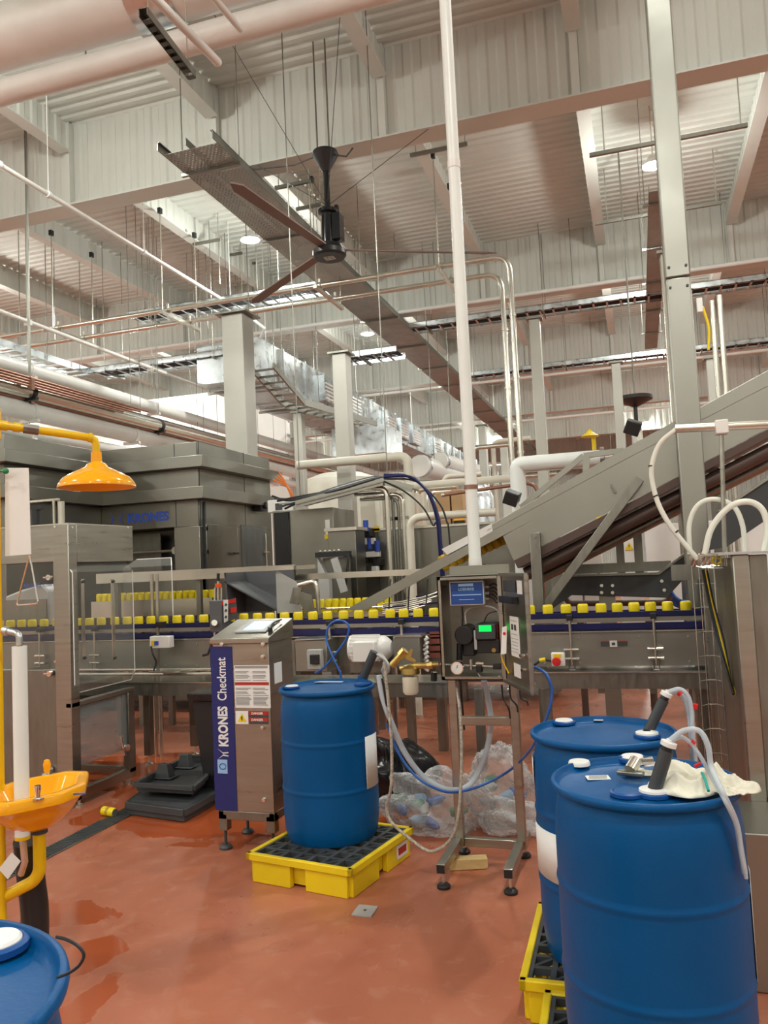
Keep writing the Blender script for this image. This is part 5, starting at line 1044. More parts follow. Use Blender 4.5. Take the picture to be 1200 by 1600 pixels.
ga = G().text('KRONES', (a.x + .002, fy - .003, a.z), (0, 0, 1), (-1, 0, 0), .092, .0035); gb = G().text('Checkmat', (a.x + .002, fy - .003, a.z + .40), (0, 0, 1), (-1, 0, 0), .092, .0012)
z_0 = min(v.co.z for v in ga.b.verts); k_ = ln / (max(v.co.z for v in gb.b.verts) - z_0)
for g in (ga, gb):
    for v in g.b.verts: v.co.z = a.z + (v.co.z - z_0) * k_
    obj('lettering', g, 'white', t)
c = fx(350, 1178); g = G()
for m in (-1, 1): g.prism([(c.x - .042, fy - .004, c.z + m * .034), (c.x - .005, fy - .004, c.z + m * .010), (c.x + .035, fy - .004, c.z + m * .014), (c.x + .035, fy - .004, c.z + m * .008), (c.x - .002, fy - .004, c.z + m * .002)], (0, .001, 0))
obj('emblem', g, 'white', t); c = fx(349, 1197); e = obj('square_badge', G().box(c.x - .038, c.x + .032, fy - .004, fy - .002, c.z - .045, c.z + .042), 'lblue', t); obj('badge_mark', G().tube([(c.x + .022 * math.cos(q * .35), fy - .005, c.z + .018 * math.sin(q * .35)) for q in range(18)], .003, 5), 'bluelogo', e)
sh = obj('instruction_sheet', G().box(fx(366, 1038).x, fx(421, 1038).x, fy - .002, fy, fx(400, 1106).z, fx(400, 1039).z), 'paper', t); g = G(); gr = G(); gh = G()
x0_, x1_, x2_, x3_ = fx(368, 1050).x, fx(392, 1050).x, fx(395, 1050).x, fx(419, 1050).x
for py in (1049, 1051, 1055, 1057, 1059, 1063, 1075, 1077, 1081, 1083, 1086, 1089, 1091, 1093, 1095, 1097, 1099, 1101): z = fx(395, py).z; g.box(x0_, x1_ - random.uniform(0, .03), fy - .004, fy - .002, z - .002, z + .002); g.box(x2_, x3_ - random.uniform(0, .03), fy - .004, fy - .002, z - .002, z + .002)
obj('print', g, 'ink', sh); z = fx(395, 1068).z; obj('red_band', G().box(x0_ - .004, x3_ + .004, fy - .004, fy - .002, z - .009, z + .009), 'redsign', sh); z = fx(395, 1042).z; obj('header', G().box(x0_, x3_, fy - .004, fy - .002, z - .007, z + .007), 'ink', sh)
a, b = fx(369, 1131), fx(388, 1111); w_ = obj('warning_sign', G().box(a.x, b.x, fy - .002, fy, a.z, b.z), 'paper', t); obj('triangle', G().prism([(a.x + .012, fy - .003, a.z + .014), (b.x - .012, fy - .003, a.z + .014), ((a.x + b.x) / 2, fy - .003, b.z - .012)], (0, .001, 0)), 'yel', w_); m_ = (a.x + b.x) / 2; obj('bolt_symbol', G().prism([(m_ - .004, fy - .005, a.z + .05), (m_ + .006, fy - .005, a.z + .05), (m_ + .002, fy - .005, a.z + .036), (m_ + .008, fy - .005, a.z + .036), (m_ - .003, fy - .005, a.z + .018), (m_ - .001, fy - .005, a.z + .031), (m_ - .007, fy - .005, a.z + .031)], (0, .001, 0)), 'inkd', w_)
for py in (1114, 1124): a, b = fx(389, py + 3), fx(419, py - 2.5); s = obj('danger_strip', G().box(a.x, b.x, fy - .002, fy, a.z, b.z), 'redsign', t); g = G().text('DANGER', (a.x + .02, fy - .003, a.z + .004), (1, 0, 0), (0, 0, 1), (b.z - a.z) * .85, .0005); obj('print', g, 'white', s)
for py in (1119, 1129): a, b = fx(389, py + 2), fx(419, py - 2); obj('black_strip', G().box(a.x, b.x, fy - .0015, fy, a.z, b.z), 'inkd', t)
g = G()
for px, py in ((350, 1006), (414, 1006), (411, 1026), (411, 1137), (413, 1249)): c = fx(px, py); g.lathe([(0, .014), (.012, .012), (.014, 0), (0, 0)], (c.x, fy - (.022 if py < 1010 else 0), c.z), 16, Matrix.Rotation(R(90), 4, 'X'))
obj('quarter_turn_lock', g, 'chrome', t); c = W(434, 1052, x=cr); obj('side_paper', G().box(cr, cr + .002, c.y - .05, c.y + .06, W(434, 1067, x=cr).z, W(434, 1035, x=cr).z), 'paper', t)
g = G(); z2_ = zlo - .02; g.box(cl, cr, FY_, FY_ + .04, z2_ - .035, z2_ + .02).box(cl, cr, cb - .04, cb, z2_ - .035, z2_ + .02).box(cl, cl + .04, FY_, cb, z2_ - .035, z2_ + .02).box(cr - .04, cr, FY_, cb, z2_ - .035, z2_ + .02)
for x in (cl, cr - .06):
    for y in (FY_, cb - .06): g.box(x, x + .06, y, y + .06, .12, z2_)
obj('base_frame', g, 'ssd', t, bev=.004)
for x in (cl + .03, cr - .03):
    for y in (FY_ + .03, cb - .03): obj('levelling_foot', G().cyl((x, y, .01), (x, y, .13), .010, 10).lathe([(0, 0), (.04, 0), (.042, .012), (.03, .026), (0, .03)], (x, y, 0), 20), 'dgrey', t)
# ------------------------------------------------------------------ open control box on its stand
by = 4.40; bl, br = W(686, 980, y=by).x, W(786, 980, y=by).x; bz0, bz1 = W(690, 1063, y=by).z, W(690, 901, y=by).z; bk = 4.67
t = thing('control_stand', 'square tube steel stand on black feet holding the open control box', 'stand', ((bl + br) / 2, 4.6, 0))
ux0, ux1 = bl + .0, br + .0; S = .05
ul, ur = W(713, 1200, y=4.70).x, W(809, 1200, y=4.70).x
obj('upright', G().box(ul - S / 2, ul + S / 2, 4.69, 4.74, .09, 1.55), 'ss', t, bev=.004); obj('upright', G().box(ur - S / 2, ur + S / 2, 4.69, 4.74, .09, 1.55), 'ss', t, bev=.004)
z = W(760, 1127, y=4.7).z; obj('crossbar', G().box(ul + S / 2, ur - S / 2, 4.695, 4.735, z - .025, z + .025), 'ss', t, bev=.004); obj('crossbar', G().box(ul + S / 2, ur - S / 2, 4.695, 4.735, .09, .14), 'ss', t, bev=.004)
for x, m in ((ul, 'left'), (ur, 'right')):
    r_ = obj('runner', G().box(x - S / 2 - .012, x + S / 2 - .012, 4.27, 4.69, .09, .14).box(x - S / 2, x + S / 2, 4.74, 4.88, .09, .14), 'ss', t, bev=.004); obj('end_plug', G().box(x - S / 2 - .008, x + S / 2 - .016, 4.262, 4.27, .094, .136), 'black', r_)
    for y in (4.31, 4.84): obj('levelling_foot', G().cyl((x - .01, y, .02), (x - .01, y, .09), .009, 10), 'ssb', t); lab(obj('foot_pad', G().lathe([(0, 0), (.036, 0), (.038, .014), (.026, .026), (0, .03)], (x - .01, y, 0), 22), 'black', t), 'black rubber foot')
for z in (1.15, 1.5): obj('mounting_bar', G().box(ul, ur, 4.675, 4.69, z, z + .04), 'ssd', t)
t = thing('control_box', 'open stainless control box with blue sign and green display', 'electrical box', ((bl + br) / 2, 4.5, bz0)); th = .006
obj('housing', G().box(bl, br, bk - th, bk, bz0, bz1).box(bl, bl + th, by, bk, bz0, bz1).box(br - th, br, by, bk, bz0, bz1).box(bl, br, by, bk, bz0, bz0 + th).box(bl, br, by, bk, bz1 - th, bz1).box(bl, bl + .02, by, by + .004, bz0, bz1).box(br - .02, br, by, by + .004, bz0, bz1).box(bl, br, by, by + .004, bz0, bz0 + .02).box(bl, br, by, by + .004, bz1 - .02, bz1), 'ss', t)
a, b = W(705, 885, y=4.72), W(797, 885, y=4.72); obj('top_flange', G().box(a.x, b.x, bk, bk + .05, bz1 - .01, a.z), 'sst', t)
obj('mounting_plate', G().box(bl + .07, br - .03, bk - .02, bk - .012, bz0 + .03, bz1 - .03), 'sst', t)
def bp(px, py, y=by + .1): return W(px, py, y=y)
def bbox(px0, py0, px1, py1, y, d): a, b = W(px0, py1, y=y), W(px1, py0, y=y); return G().box(a.x, b.x, y, y + d, a.z, b.z)
s = obj('name_sign', bbox(703.5, 907, 755, 946.5, by + .05, .05), 'paper', t, bev=.004); y_ = by + .048; f_ = obj('sign_face', bbox(705, 909, 753.5, 945, y_, .003), 'blue', s)
a = W(716, 923, y=y_ - .001); g = G().text('LOEHRKE', a, (1, 0, 0), (0, 0, 1), .021, .0008); obj('lettering', g, 'lblue', s); obj('logo_block', bbox(716, 911.5, 739, 916.5, y_ - .001, .001), 'lblue', s); obj('sign_line', bbox(707, 928, 752, 931, y_ - .001, .001), 'lblue', s); obj('sign_line', bbox(717, 936, 741, 937.3, y_ - .001, .001), 'paper', s)
for py in (917, 927, 936): g = G().cyl(bp(758, py), bp(764, py), .008, 10); obj('cable_gland', g, 'lgrey', t)
for k in range(5): obj('cable', G().tube(arc([bp(764, 916 + 4 * k), bp(772, 912 + 6 * k), bp(780 - k, 918 + 6 * k, by + .06), bp(786, 930 + 2 * k, by + .03)], 6), .004, 6), 'black', t)
obj('cable', G().tube(arc([bp(722, 948), bp(723, 965), bp(722, 980)], 5), .005, 6), 'black', t); obj('grey_hose', G().tube(arc([bp(728, 975), bp(728, 955), bp(745, 948), bp(765, 948), bp(778, 955), bp(783, 972), bp(788, 978, by + .03)], 7), .005, 8), 'lgrey', t); obj('cable', G().tube(arc([bp(755, 975), bp(762, 960), bp(775, 955), bp(782, 955)], 6), .004, 6), 'black', t)
c = bp(731, 990, by + .2); obj('pump_body', G().cyl(c - V((0, .11, 0)), c + V((0, .05, 0)), .055, 24).box(c.x - .02, c.x + .05, by + .12, by + .24, c.z - .12, c.z + .04), 'black', t, bev=.006)
ctl = obj('pump_controller', bbox(743, 975, 774, 1000, by + .05, .16), 'dgrey', t, bev=.006); obj('lower_housing', bbox(745, 999, 780, 1021, by + .07, .14), 'black', t, bev=.006); obj('green_display', bbox(748.5, 977, 767, 987, by + .046, .004), 'green', ctl); obj('red_edge', bbox(772, 975, 777, 1003, by + .09, .1), 'redsign', t); obj('white_strip', bbox(741.5, 985, 744, 1015, by + .06, .01), 'lgrey', t); c = bp(771.5, 1016, by + .065); lab(obj('yellow_knob', G().cyl(c, c + V((0, .01, 0)), .012, 16), 'brass', t), 'small brass knob')
obj('black_cylinder', G().cyl(bp(718, 1031), bp(718, 1005), .017, 16), 'blackg', t); obj('neck', G().cyl(bp(718, 1036), bp(718, 1030), .012, 12), 'lgrey', t)
c = bp(714, 1044, by + .03); gg = obj('pressure_gauge', G().cyl(c, c + V((0, .03, 0)), .036, 28), 'chrome', t); obj('dial', G().cyl(c - V((0, .002, 0)), c, .031, 28), 'white', gg); obj('needle', G().bar(c - V((0, .004, 0)), c + V((.004, -.004, .018)), .003, .001, up=(0, 1, 0)), 'inkd', gg)
obj('pipe_run', G().cyl(bp(688, 1038), bp(786, 1042), .007, 10).cyl(bp(736, 1030), bp(736, 1046), .012, 12).cyl(bp(744, 1037), bp(756, 1037), .013, 12), 'ssb', t); obj('small_valve', bbox(744, 1040, 752, 1051, by + .08, .05), 'black', t, bev=.004); obj('black_fitting', bbox(770, 1038, 786, 1046, by + .08, .04), 'black', t, bev=.004)
obj('tube_loop', G().tube(arc([bp(746, 1050), bp(752, 1058), bp(768, 1062), bp(782, 1056)], 6), .004, 6), 'lgrey', t)
# door
hz = V((br, by, 0)); oe = W(829, 1000, y=3.97); dv = V((oe.x - br, 3.97 - by, 0)).normalized(); dl = V((oe.x - br, 3.97 - by, 0)).length; nn = V((dv.y, -dv.x, 0)); nn = nn if nn.x < 0 else -nn
A = V((br + .002, by, bz0)); g = G(); dn = -nn * .02
g.prism([A, A + dv * dl, A + dv * dl + V((0, 0, bz1 - bz0)), A + V((0, 0, bz1 - bz0))], dn * .3)
d_ = obj('door', g, 'ss', t); g = G(); q = V((0, 0, 1))
Hh = bz1 - bz0
for p0, p1 in ((A, A + dv * dl), (A + q * Hh, A + dv * dl + q * Hh), (A, A + q * Hh), (A + dv * dl, A + dv * dl + q * Hh)): g.bar(p0 + nn * .008, p1 + nn * .008, .018, .018)
obj('door_rim', g, 'ss', d_)
def dpt(u, v, h=.003): return A + dv * (dl * u) + q * (Hh * v) + nn * h
def dpl(u0, u1, v0, v1, m, name, h=.002): obj(name, G().prism([dpt(u0, v0, h), dpt(u1, v0, h), dpt(u1, v1, h), dpt(u0, v1, h)], nn * .002), m, d_)
dpl(.30, .62, .26, .62, 'paper', 'instruction_sheet'); dpl(.36, .60, .08, .20, 'paper', 'small_label'); dpl(.64, .82, .83, .95, 'paper', 'small_label'); dpl(.12, .60, .84, .94, 'dgrey', 'cable_shelf', .004)
for u in (.36, .47): dpl(u, u + .06, .50, .55, 'inkd', 'print', .005)
g = G(); [g.prism([dpt(.33, v, .005), dpt(.58, v, .005), dpt(.58, v + .004, .005), dpt(.33, v + .004, .005)], nn * .001) for v in (.30, .33, .36, .39, .42, .46, .58)]; obj('print', g, 'ink', d_)
obj('terminal_block', G().prism([dpt(.1, .74), dpt(.62, .74), dpt(.62, .80), dpt(.1, .80)], nn * .03), 'black', d_); obj('lock', G().cyl(dpt(.78, .30), dpt(.78, .30, .03), .01, 8).cyl(dpt(.80, .18), dpt(.80, .18, .03), .008, 8), 'chrome', d_)
tg = obj('hanging_tag', G().prism([W(784.5, 980, y=4.33), W(792, 978, y=4.31), W(791, 1021, y=4.31), W(782.5, 1023, y=4.33)], (0, .002, 0)), 'paper', t); c = W(788, 990, y=4.315); obj('red_mark', G().cyl(c, c + V((0, -.003, 0)), .008, 14), 'red', tg)
obj('earth_wire', G().tube(arc([W(783, 1023, y=4.34), W(786, 1034, y=4.34), W(795, 1052, y=4.34)], 6), .004, 6), 'yshow', t)
# brass filter and valve left of the box
fyv = 4.45
t = thing('water_filter', 'brass valve with clear filter bowl fixed to the left of the control box', 'filter', W(640, 1084, y=fyv))
P_ = lambda a, b, y=fyv: W(a, b, y=y)
obj('valve_pipe', G().tube([P_(686, 1038), P_(672, 1039), P_(660, 1040), P_(650, 1040), P_(625, 1045)], [.012, .017, .018, .020, .014], 14).cyl(P_(668, 1040), P_(676, 1039), .022, 8), 'brass', t); obj('filter_head', G().lathe([(0, .02), (.03, .018), (.052, 0), (.055, -.03), (.05, -.036), (0, -.036)], P_(641, 1044), 24), 'brass', t)
obj('filter_bowl', G().lathe([(.046, 0), (.046, -.085), (.036, -.10), (0, -.105)], P_(641, 1057), 24), 'bowl', t); obj('filter_element', G().lathe([(0, 0), (.026, 0), (.026, -.08), (0, -.08)], P_(641, 1057), 16), 'paper', t)
obj('valve_body', G().cyl(P_(612, 1040), P_(630, 1020), .02, 14).cyl(P_(626, 1024), P_(633, 1016), .026, 8), 'brass', t); obj('lever', G().prism([P_(623, 1015), P_(630, 1013), P_(640, 1026), P_(650, 1032), P_(648, 1035), P_(636, 1031)], (0, .006, 0)).prism([P_(636, 1022), P_(642, 1014), P_(645, 1016), P_(642, 1028)], (0, .006, 0)), 'brass', t)
obj('drain_plug', G().cyl(P_(678, 1064), P_(678, 1050), .018, 14), 'blackg', t)
# hoses hanging around the stand
def hose(pts, r, m, label, name='hose', cat='hose'):
    return tag(obj(name, G().tube(arc([W(a, b, y=c) for a, b, c in pts], 8), r, 10), m), label, cat)
hose([(592, 1055, 4.45), (598, 1090, 4.45), (612, 1130, 4.45), (632, 1175, 4.5), (662, 1214, 4.55), (700, 1234, 4.62), (735, 1225, 4.78), (758, 1180, 4.82), (767, 1130, 4.84), (762, 1090, 4.82), (756, 1062, 4.72)], .017, 'tube', 'thick milky hose sagging from the filter under the stand and up again')
hose([(604, 1130, 4.5), (622, 1175, 4.5), (645, 1208, 4.5), (672, 1228, 4.52), (705, 1238, 4.6), (745, 1230, 4.8), (790, 1208, 4.85), (820, 1182, 4.6), (842, 1150, 4.3), (858, 1110, 4.2), (862, 1080, 4.2), (855, 1056, 4.2), (842, 1045, 4.25), (832, 1042, 4.3)], .008, 'bluet', 'blue tube sagging below the milky hose and rising to the open door')
hose([(600, 1035, 4.42), (603, 1060, 4.42), (608, 1110, 4.42), (612, 1170, 4.42), (611, 1230, 4.42), (604, 1262, 4.45), (612, 1285, 4.45), (640, 1310, 4.45), (672, 1330, 4.42), (700, 1316, 4.4), (714, 1285, 4.4), (720, 1230, 4.42), (721, 1160, 4.42), (718, 1105, 4.45), (713, 1072, 4.5)], .009, 'wrap', 'grey braided line hanging in front of the stand down to the floor', 'braided_line')
hose([(597, 1060, 4.44), (602, 1090, 4.44), (606, 1125, 4.44), (612, 1150, 4.44)], .006, 'black', 'thin dark tube beside the milky hose near the centre drum')
for k, (dx_, L) in enumerate(((0, 'left black cable hanging below the control box'), (12, 'right black cable hanging below the control box'), (28, 'black cable loop hanging below the open door'))):
    hose([(784 + dx_, 1070, 4.5), (786 + dx_, 1090, 4.5), (795 + dx_, 1108 - k * 6, 4.5), (797 + dx_, 1122 - 10 * k, 4.55)], .005, 'black', L, 'cable', 'cable')
# wood block, floor plate, can on floor, drain
p, q = W(702, 1349, z=.03), W(761, 1346, z=.03)
single('wood_block', G().bar((p.x, p.y, .03), (q.x, q.y, .03), .07, .058), 'wood', 'pale block of wood lying under the control stand', 'wood', bev=.003)
pts = [W(a, b, z=0) for a, b in ((549, 1431), (580, 1434), (591, 1418), (561, 1415))]
t = thing('floor_plate', 'small square steel cover plate in the floor before the yellow pallet', 'floor cover', pts[0]); obj('plate', G().prism([p + V((0, 0, .001)) for p in pts], (0, 0, .006)), 'lgrey', t); c = sum(pts, V()) / 4; obj('plate_screw', G().cyl(c + V((0, 0, .007)), c + V((0, 0, .009)), .008, 10), 'dgrey', t)
c = W(170, 1268, z=.033)
t = thing('fallen_can', 'dented yellow can lying on the floor beside the drain', 'can', (c.x, c.y, 0)); d = V((1, -.25, 0)).normalized()
obj('can_body', G().tube([c - d * .062, c - d * .055, c + d * .055, c + d * .066], [.024, .033, .033, .026], 20), 'can', t); obj('can_end', G().cyl(c + d * .066, c + d * .068, .027, 18), 'cantop', t); obj('can_print', G().tube([c - d * .01, c + d * .02], [.0335, .0335], 20, cap=False), 'amber', t)
dxa, dxb = -3.84, -3.70
t = thing('floor_drain', 'long dark slotted drain channel running away along the floor', 'drain', (-3.77, 5, 0)); g = G(); y = 1.5
obj('channel_frame', G().box(dxa - .012, dxa, 1.5, 9.0, .001, .005).box(dxb, dxb + .012, 1.5, 9.0, .001, .005), 'ssd', t); obj('channel_bed', G().box(dxa, dxb, 1.5, 9, .0005, .0015), 'black', t)
while y < 9: g.box(dxa, dxb, y, y + .014, .0015, .006); y += .028
obj('slotted_grate', g, 'dgrey', t)
# black trays, waste bin, bags
t = thing('bin_tray', 'black moulded plastic tray lying on a second one beside the waste bin', 'tray', (-3.48, 5.62, .1)); zt2 = .19
q4 = [W(a, b, z=zt2) for a, b in ((210, 1226), (302, 1232), (322, 1215), (330, 1184), (292, 1183))]
g = G(); lo = [p + V((0, 0, -.03)) for p in q4]; n_c = sum(q4, V()) / 5
g.prism([p.lerp(n_c, .06) + V((0, 0, -.05)) for p in q4], (0, 0, .012))
for a, b in zip(q4, q4[1:] + q4[:1]): g.bar(a, b, .03, .03); g.prism([a.lerp(n_c, .03), b.lerp(n_c, .03), b.lerp(n_c, .05) + V((0, 0, -.05)), a.lerp(n_c, .05) + V((0, 0, -.05))], (0, 0, .004))
obj('tray_shell', g, 'dgrey', t, bev=.003)
for a, b, s_ in ((257, 1215, .09), (290, 1199, .08)):
    c = W(a, b, z=zt2 - .03); obj('moulded_post', G().prism([c + V((-s_, -s_ * .6, 0)), c + V((s_, -s_ * .6, 0)), c + V((s_, s_ * .8, 0)), c + V((-s_, s_ * .8, 0))], (0, 0, .01)).hexa([c + V((-s_ * .8, -s_ * .5, 0)), c + V((s_ * .8, -s_ * .5, 0)), c + V((s_ * .8, s_ * .6, 0)), c + V((-s_ * .8, s_ * .6, 0)), c + V((-s_ * .4, -s_ * .3, .11)), c + V((s_ * .45, -s_ * .3, .11)), c + V((s_ * .45, s_ * .35, .11)), c + V((-s_ * .4, s_ * .35, .11))]), 'dgrey', t, bev=.006)
q4 = [W(a, b, z=.07) for a, b in ((198, 1258), (288, 1270), (336, 1243), (330, 1205), (270, 1205))]
single('bin_tray', (lambda g: ([g.bar(a, b, .03, .05) for a, b in zip(q4, q4[1:] + q4[:1])], g.prism([p + V((0, 0, -.065)) for p in q4], (0, 0, .09)), g)[-1])(G()), 'dgrey', 'dark grey plastic tray at the bottom of the pile on the floor', 'tray', bev=.003)
t = thing('waste_bin', 'tall black waste bin with a liner left of the checkweigher cabinet', 'bin', (-3.22, 5.75, 0)); c = (-3.20, 5.72, 0); g = G()
def frus(g, x, y, w0, w1, d0, d1, z0, z1): return g.hexa([(x - w0, y - d0, z0), (x + w0, y - d0, z0), (x + w0, y + d0, z0), (x - w0, y + d0, z0), (x - w1, y - d1, z1), (x + w1, y - d1, z1), (x + w1, y + d1, z1), (x - w1, y + d1, z1)])
obj('bin_body', frus(G(), -3.17, 5.72, .16, .24, .12, .16, 0, .80), 'black', t, bev=.01); obj('liner', frus(G(), -3.17, 5.72, .262, .268, .18, .19, .76, .83), 'bag', t, bev=.01)
def blob(c, rx, ry, rz, seed, amp=.12, seg=40, ridge=.05):
    rnd = random.Random(seed); g = G().ball((0, 0, 0), 1, seg=seg); ph = [(rnd.uniform(2, 6), rnd.uniform(2, 6), rnd.uniform(2, 6), rnd.uniform(0, 6)) for _ in range(6)]
    for v in g.b.verts:
        n = v.co.normalized(); k = sum(math.sin(a * n.x + b * n.y + c2 * n.z + d2) for a, b, c2, d2 in ph) / 6; k2 = (abs(math.sin(9 * n.x + 7 * n.z + seed + 2 * math.sin(5 * n.y))) + .6 * abs(math.sin(17 * n.y - 13 * n.z + 3 * math.sin(6 * n.x + seed)))) * ridge
        r = 1 + amp * k * 2 + k2; co = n * r; v.co = V((c[0] + co.x * rx, c[1] + co.y * ry, max(.004, c[2] + co.z * rz)))
    return g
o = obj('waste_bag', blob((-1.79, 5.75, .22), .26, .22, .24, 4, .16, 60, .06), 'bag', ang=180); tag(o, 'filled black waste bag on the floor behind the centre drum', 'bag')
cb1 = (-1.42, 5.22, .12)
t = thing('clear_bag', 'heap of clear plastic bags filled with bottles behind the control stand', 'bag', (-1.2, 5.35, 0))
obj('bag_film', blob((-1.42, 5.25, .13), .31, .2, .2, 5, .22, 90, .12), 'film', t, ang=180); obj('bag_film', blob((-1.0, 5.5, .2), .2, .17, .26, 9, .24, 90, .12), 'film', t, ang=180); obj('bag_film', blob((-.88, 5.28, .08), .2, .13, .10, 13, .26, 80, .14), 'film', t, ang=180)
rnd = random.Random(5)
for i in range(16):
    c = V((-1.45 + rnd.uniform(-.2, .2), 5.25 + rnd.uniform(-.1, .1), .05 + rnd.uniform(0, .15))) if i < 10 else V((-.98 + rnd.uniform(-.1, .1), 5.48 + rnd.uniform(-.07, .07), .10 + rnd.uniform(0, .2)))
    d = V((rnd.uniform(-1, 1), rnd.uniform(-1, 1), rnd.uniform(-.3, .3))).normalized() * .06
    o = obj('waste_bottle', G().tube([c - d, c - d * .95, c + d * .4, c + d * .8, c + d], [.02, .03, .03, .012, .012], 12), ('bluet', 'greenk', 'lgrey', 'lblue')[i % 4]); tag(o, 'crushed coloured bottle inside the clear plastic bags', 'bottle', 'bottles in the clear bags')
# ------------------------------------------------------------------ stainless enclosure at left with clear guards
EX, EY = -4.24, 5.2; ez = W(105, 818, y=EY).z; exw = W(82, 850, y=EY).x
fe = lambda px, py: W(px, py, y=EY)
se = lambda px, py: W(px, py, x=EX)
yb = se(207, 822).y
t = thing('guard_enclosure', 'stainless machine enclosure at left with windows around the can line', 'machine', (-5, 5.5, 0))
obj('corner_post', G().box(exw, EX, EY, EY + .1, .05, ez), 'ss', t, bev=.006)
obj('front_panel', G().box(-6.4, exw, EY + .01, EY + .03, fe(40, 880).z, ez), 'ss', t, bev=.004); obj('front_panel', G().box(-6.4, exw, EY + .01, EY + .03, .12, fe(40, 1047).z), 'ssd', t, bev=.004)
obj('side_panel', G().box(EX - .02, EX, EY + .1, yb, se(206, 877).z, ez), 'ss', t, bev=.004); obj('top_panel', G().box(-6.4, EX, EY, yb, ez - .004, ez + .006), 'ssb', t)
yb2 = se(212, 1160).y; obj('rear_post', G().box(EX - .06, EX, yb2 - .09, yb2, .09, se(200, 1080).z), 'ssd', t, bev=.004); obj('bottom_rail', G().box(EX - .05, EX, EY, yb2, .05, .13).box(-6.4, EX - .05, EY, EY + .05, .05, .12), 'ss', t, bev=.004); obj('cross_rail', G().box(EX - .7, EX - .05, yb2 - .05, yb2, .08, .13).box(EX - .05, EX, EY, yb2, se(200, 1080).z - .01, se(200, 1080).z + .02), 'ss', t)
obj('lower_window', G().box(EX - .03, EX - .02, EY + .1, yb2 - .09, .30, se(160, 1085).z), 'pane', t); obj('lower_back', G().box(EX - .9, EX - .88, EY + .1, yb2, .2, 1.0), 'sst', t)
obj('front_window', G().box(-6.4, exw, EY + .015, EY + .022, fe(40, 1047).z, fe(40, 880).z), 'clear', t)
g = G(); [g.cyl(c, c + V((0, -.03, 0)), .022, 14) for c in (fe(79, 902), fe(80, 1052), fe(80, 1203))]; [g.cyl(c + V((-.045, -.025, 0)), c + V((.01, -.025, 0)), .009, 10) for c in (fe(79, 902), fe(80, 1052), fe(80, 1203))]; obj('hinge_knob', g, 'chrome', t)
g = G(); [g.cyl(fe(a, b) + V((0, -.004, 0)), fe(a, b), .009, 10) for a, b in ((86, 823), (86, 1034))]; [g.cyl(se(a, b), se(a, b) + V((.004, 0, 0)), .009, 10) for a, b in ((113, 824), (200, 824))]; obj('screw', g, 'chrome', t)
for y in (EY + .1, yb2 - .06): obj('levelling_foot', G().cyl((EX - .03, y, .01), (EX - .03, y, .08), .012, 10).lathe([(0, 0), (.035, 0), (.035, .01), (0, .02)], (EX - .03, y, 0), 16), 'ssb', t)
obj('door_lock', G().cyl(se(192, 1168) + V((0, 0, 0)), se(192, 1168) + V((.05, 0, 0)), .03, 12).cyl(se(186, 1150) + V((.02, 0, 0)), se(192, 1180) + V((.02, 0, 0)), .012, 8), 'chrome', t)
# bent clear guard sheets
gx = EX + .015; y0_, y1_ = se(110, 900).y, se(204, 900).y; zt_, zb_ = se(150, 905).z, se(150, 1062).z
t = thing('clear_guard', 'bent clear guard sheet with two steel strips on the left enclosure', 'guard', (gx, (y0_ + y1_) / 2, zb_))
obj('clear_sheet', G().box(gx, gx + .006, y0_, y1_, zb_, zt_ + .06), 'clear', t); obj('clear_top', G().prism([(gx, y0_, zt_ + .06), (gx, y1_, zt_ + .06), (gx - .1, y1_, zt_ + .17), (gx - .1, y0_, zt_ + .17)], (.006, 0, .003)), 'clear', t); obj('clear_bottom', G().prism([(gx, y0_, zb_), (gx, y1_, zb_), (gx - .07, y1_ + .05, zb_ - .08), (gx - .07, y0_, zb_ - .08)], (.006, 0, -.003)), 'clear', t)
for px in (124, 171): a = se(px, 905); obj('steel_strip', G().box(gx + .008, gx + .016, a.y - .018, a.y + .018, se(px, 1032).z, a.z), 'ssb', t); obj('strip_screw', G().cyl((gx + .016, a.y, a.z - .02), (gx + .03, a.y, a.z - .02), .013, 10).cyl((gx + .016, a.y, se(px, 1032).z + .02), (gx + .03, a.y, se(px, 1032).z + .02), .013, 10), 'dgrey', t)
obj('edge_trim', G().tube([(gx + .004, y0_, zt_ + .06), (gx - .1, y0_, zt_ + .17)], .006, 6).tube([(gx + .004, y0_, zb_), (gx + .004, y0_, zt_ + .06)], .004, 6).tube([(gx + .004, y1_, zb_), (gx + .004, y1_, zt_ + .06)], .004, 6).tube([(gx - .07, y0_, zb_ - .08), (gx - .07, y1_ + .05, zb_ - .08), (gx, y1_, zb_)], .004, 6), 'paper', t)
yv = 6.9; a, b = W(192, 880, y=yv), W(268, 880, y=yv); t = thing('clear_guard', 'second clear guard hood with two upright bars behind the first', 'guard', ((a.x + b.x) / 2, yv, 0)); z0, z1 = W(230, 975, y=yv).z, W(230, 873, y=yv).z
obj('clear_sheet', G().box(a.x, b.x, yv, yv + .006, z0, z1 - .08), 'clear', t); obj('clear_top', G().prism([(a.x, yv, z1 - .08), (b.x, yv, z1 - .08), (b.x - .08, yv + .12, z1), (a.x + .08, yv + .12, z1)], (0, .005, .004)), 'clear', t); g = G()
for px in (237, 245): c = W(px, 897, y=yv - .03); g.cyl((c.x, yv - .03, 0), (c.x, yv - .03, c.z), .018, 12)
obj('upright_bar', g, 'ssb', t); obj('edge_trim', G().tube([(b.x, yv, z0), (b.x, yv, z1 - .08), (b.x - .08, yv + .12, z1), (a.x + .08, yv + .12, z1)], .005, 6), 'paper', t)
t = thing('inspector_head', 'grey rounded detector housing seen through the left enclosure window', 'machine', W(45, 960, y=6.8)); a, b = W(8, 935, y=6.75), W(76, 935, y=6.75); zz = a.z
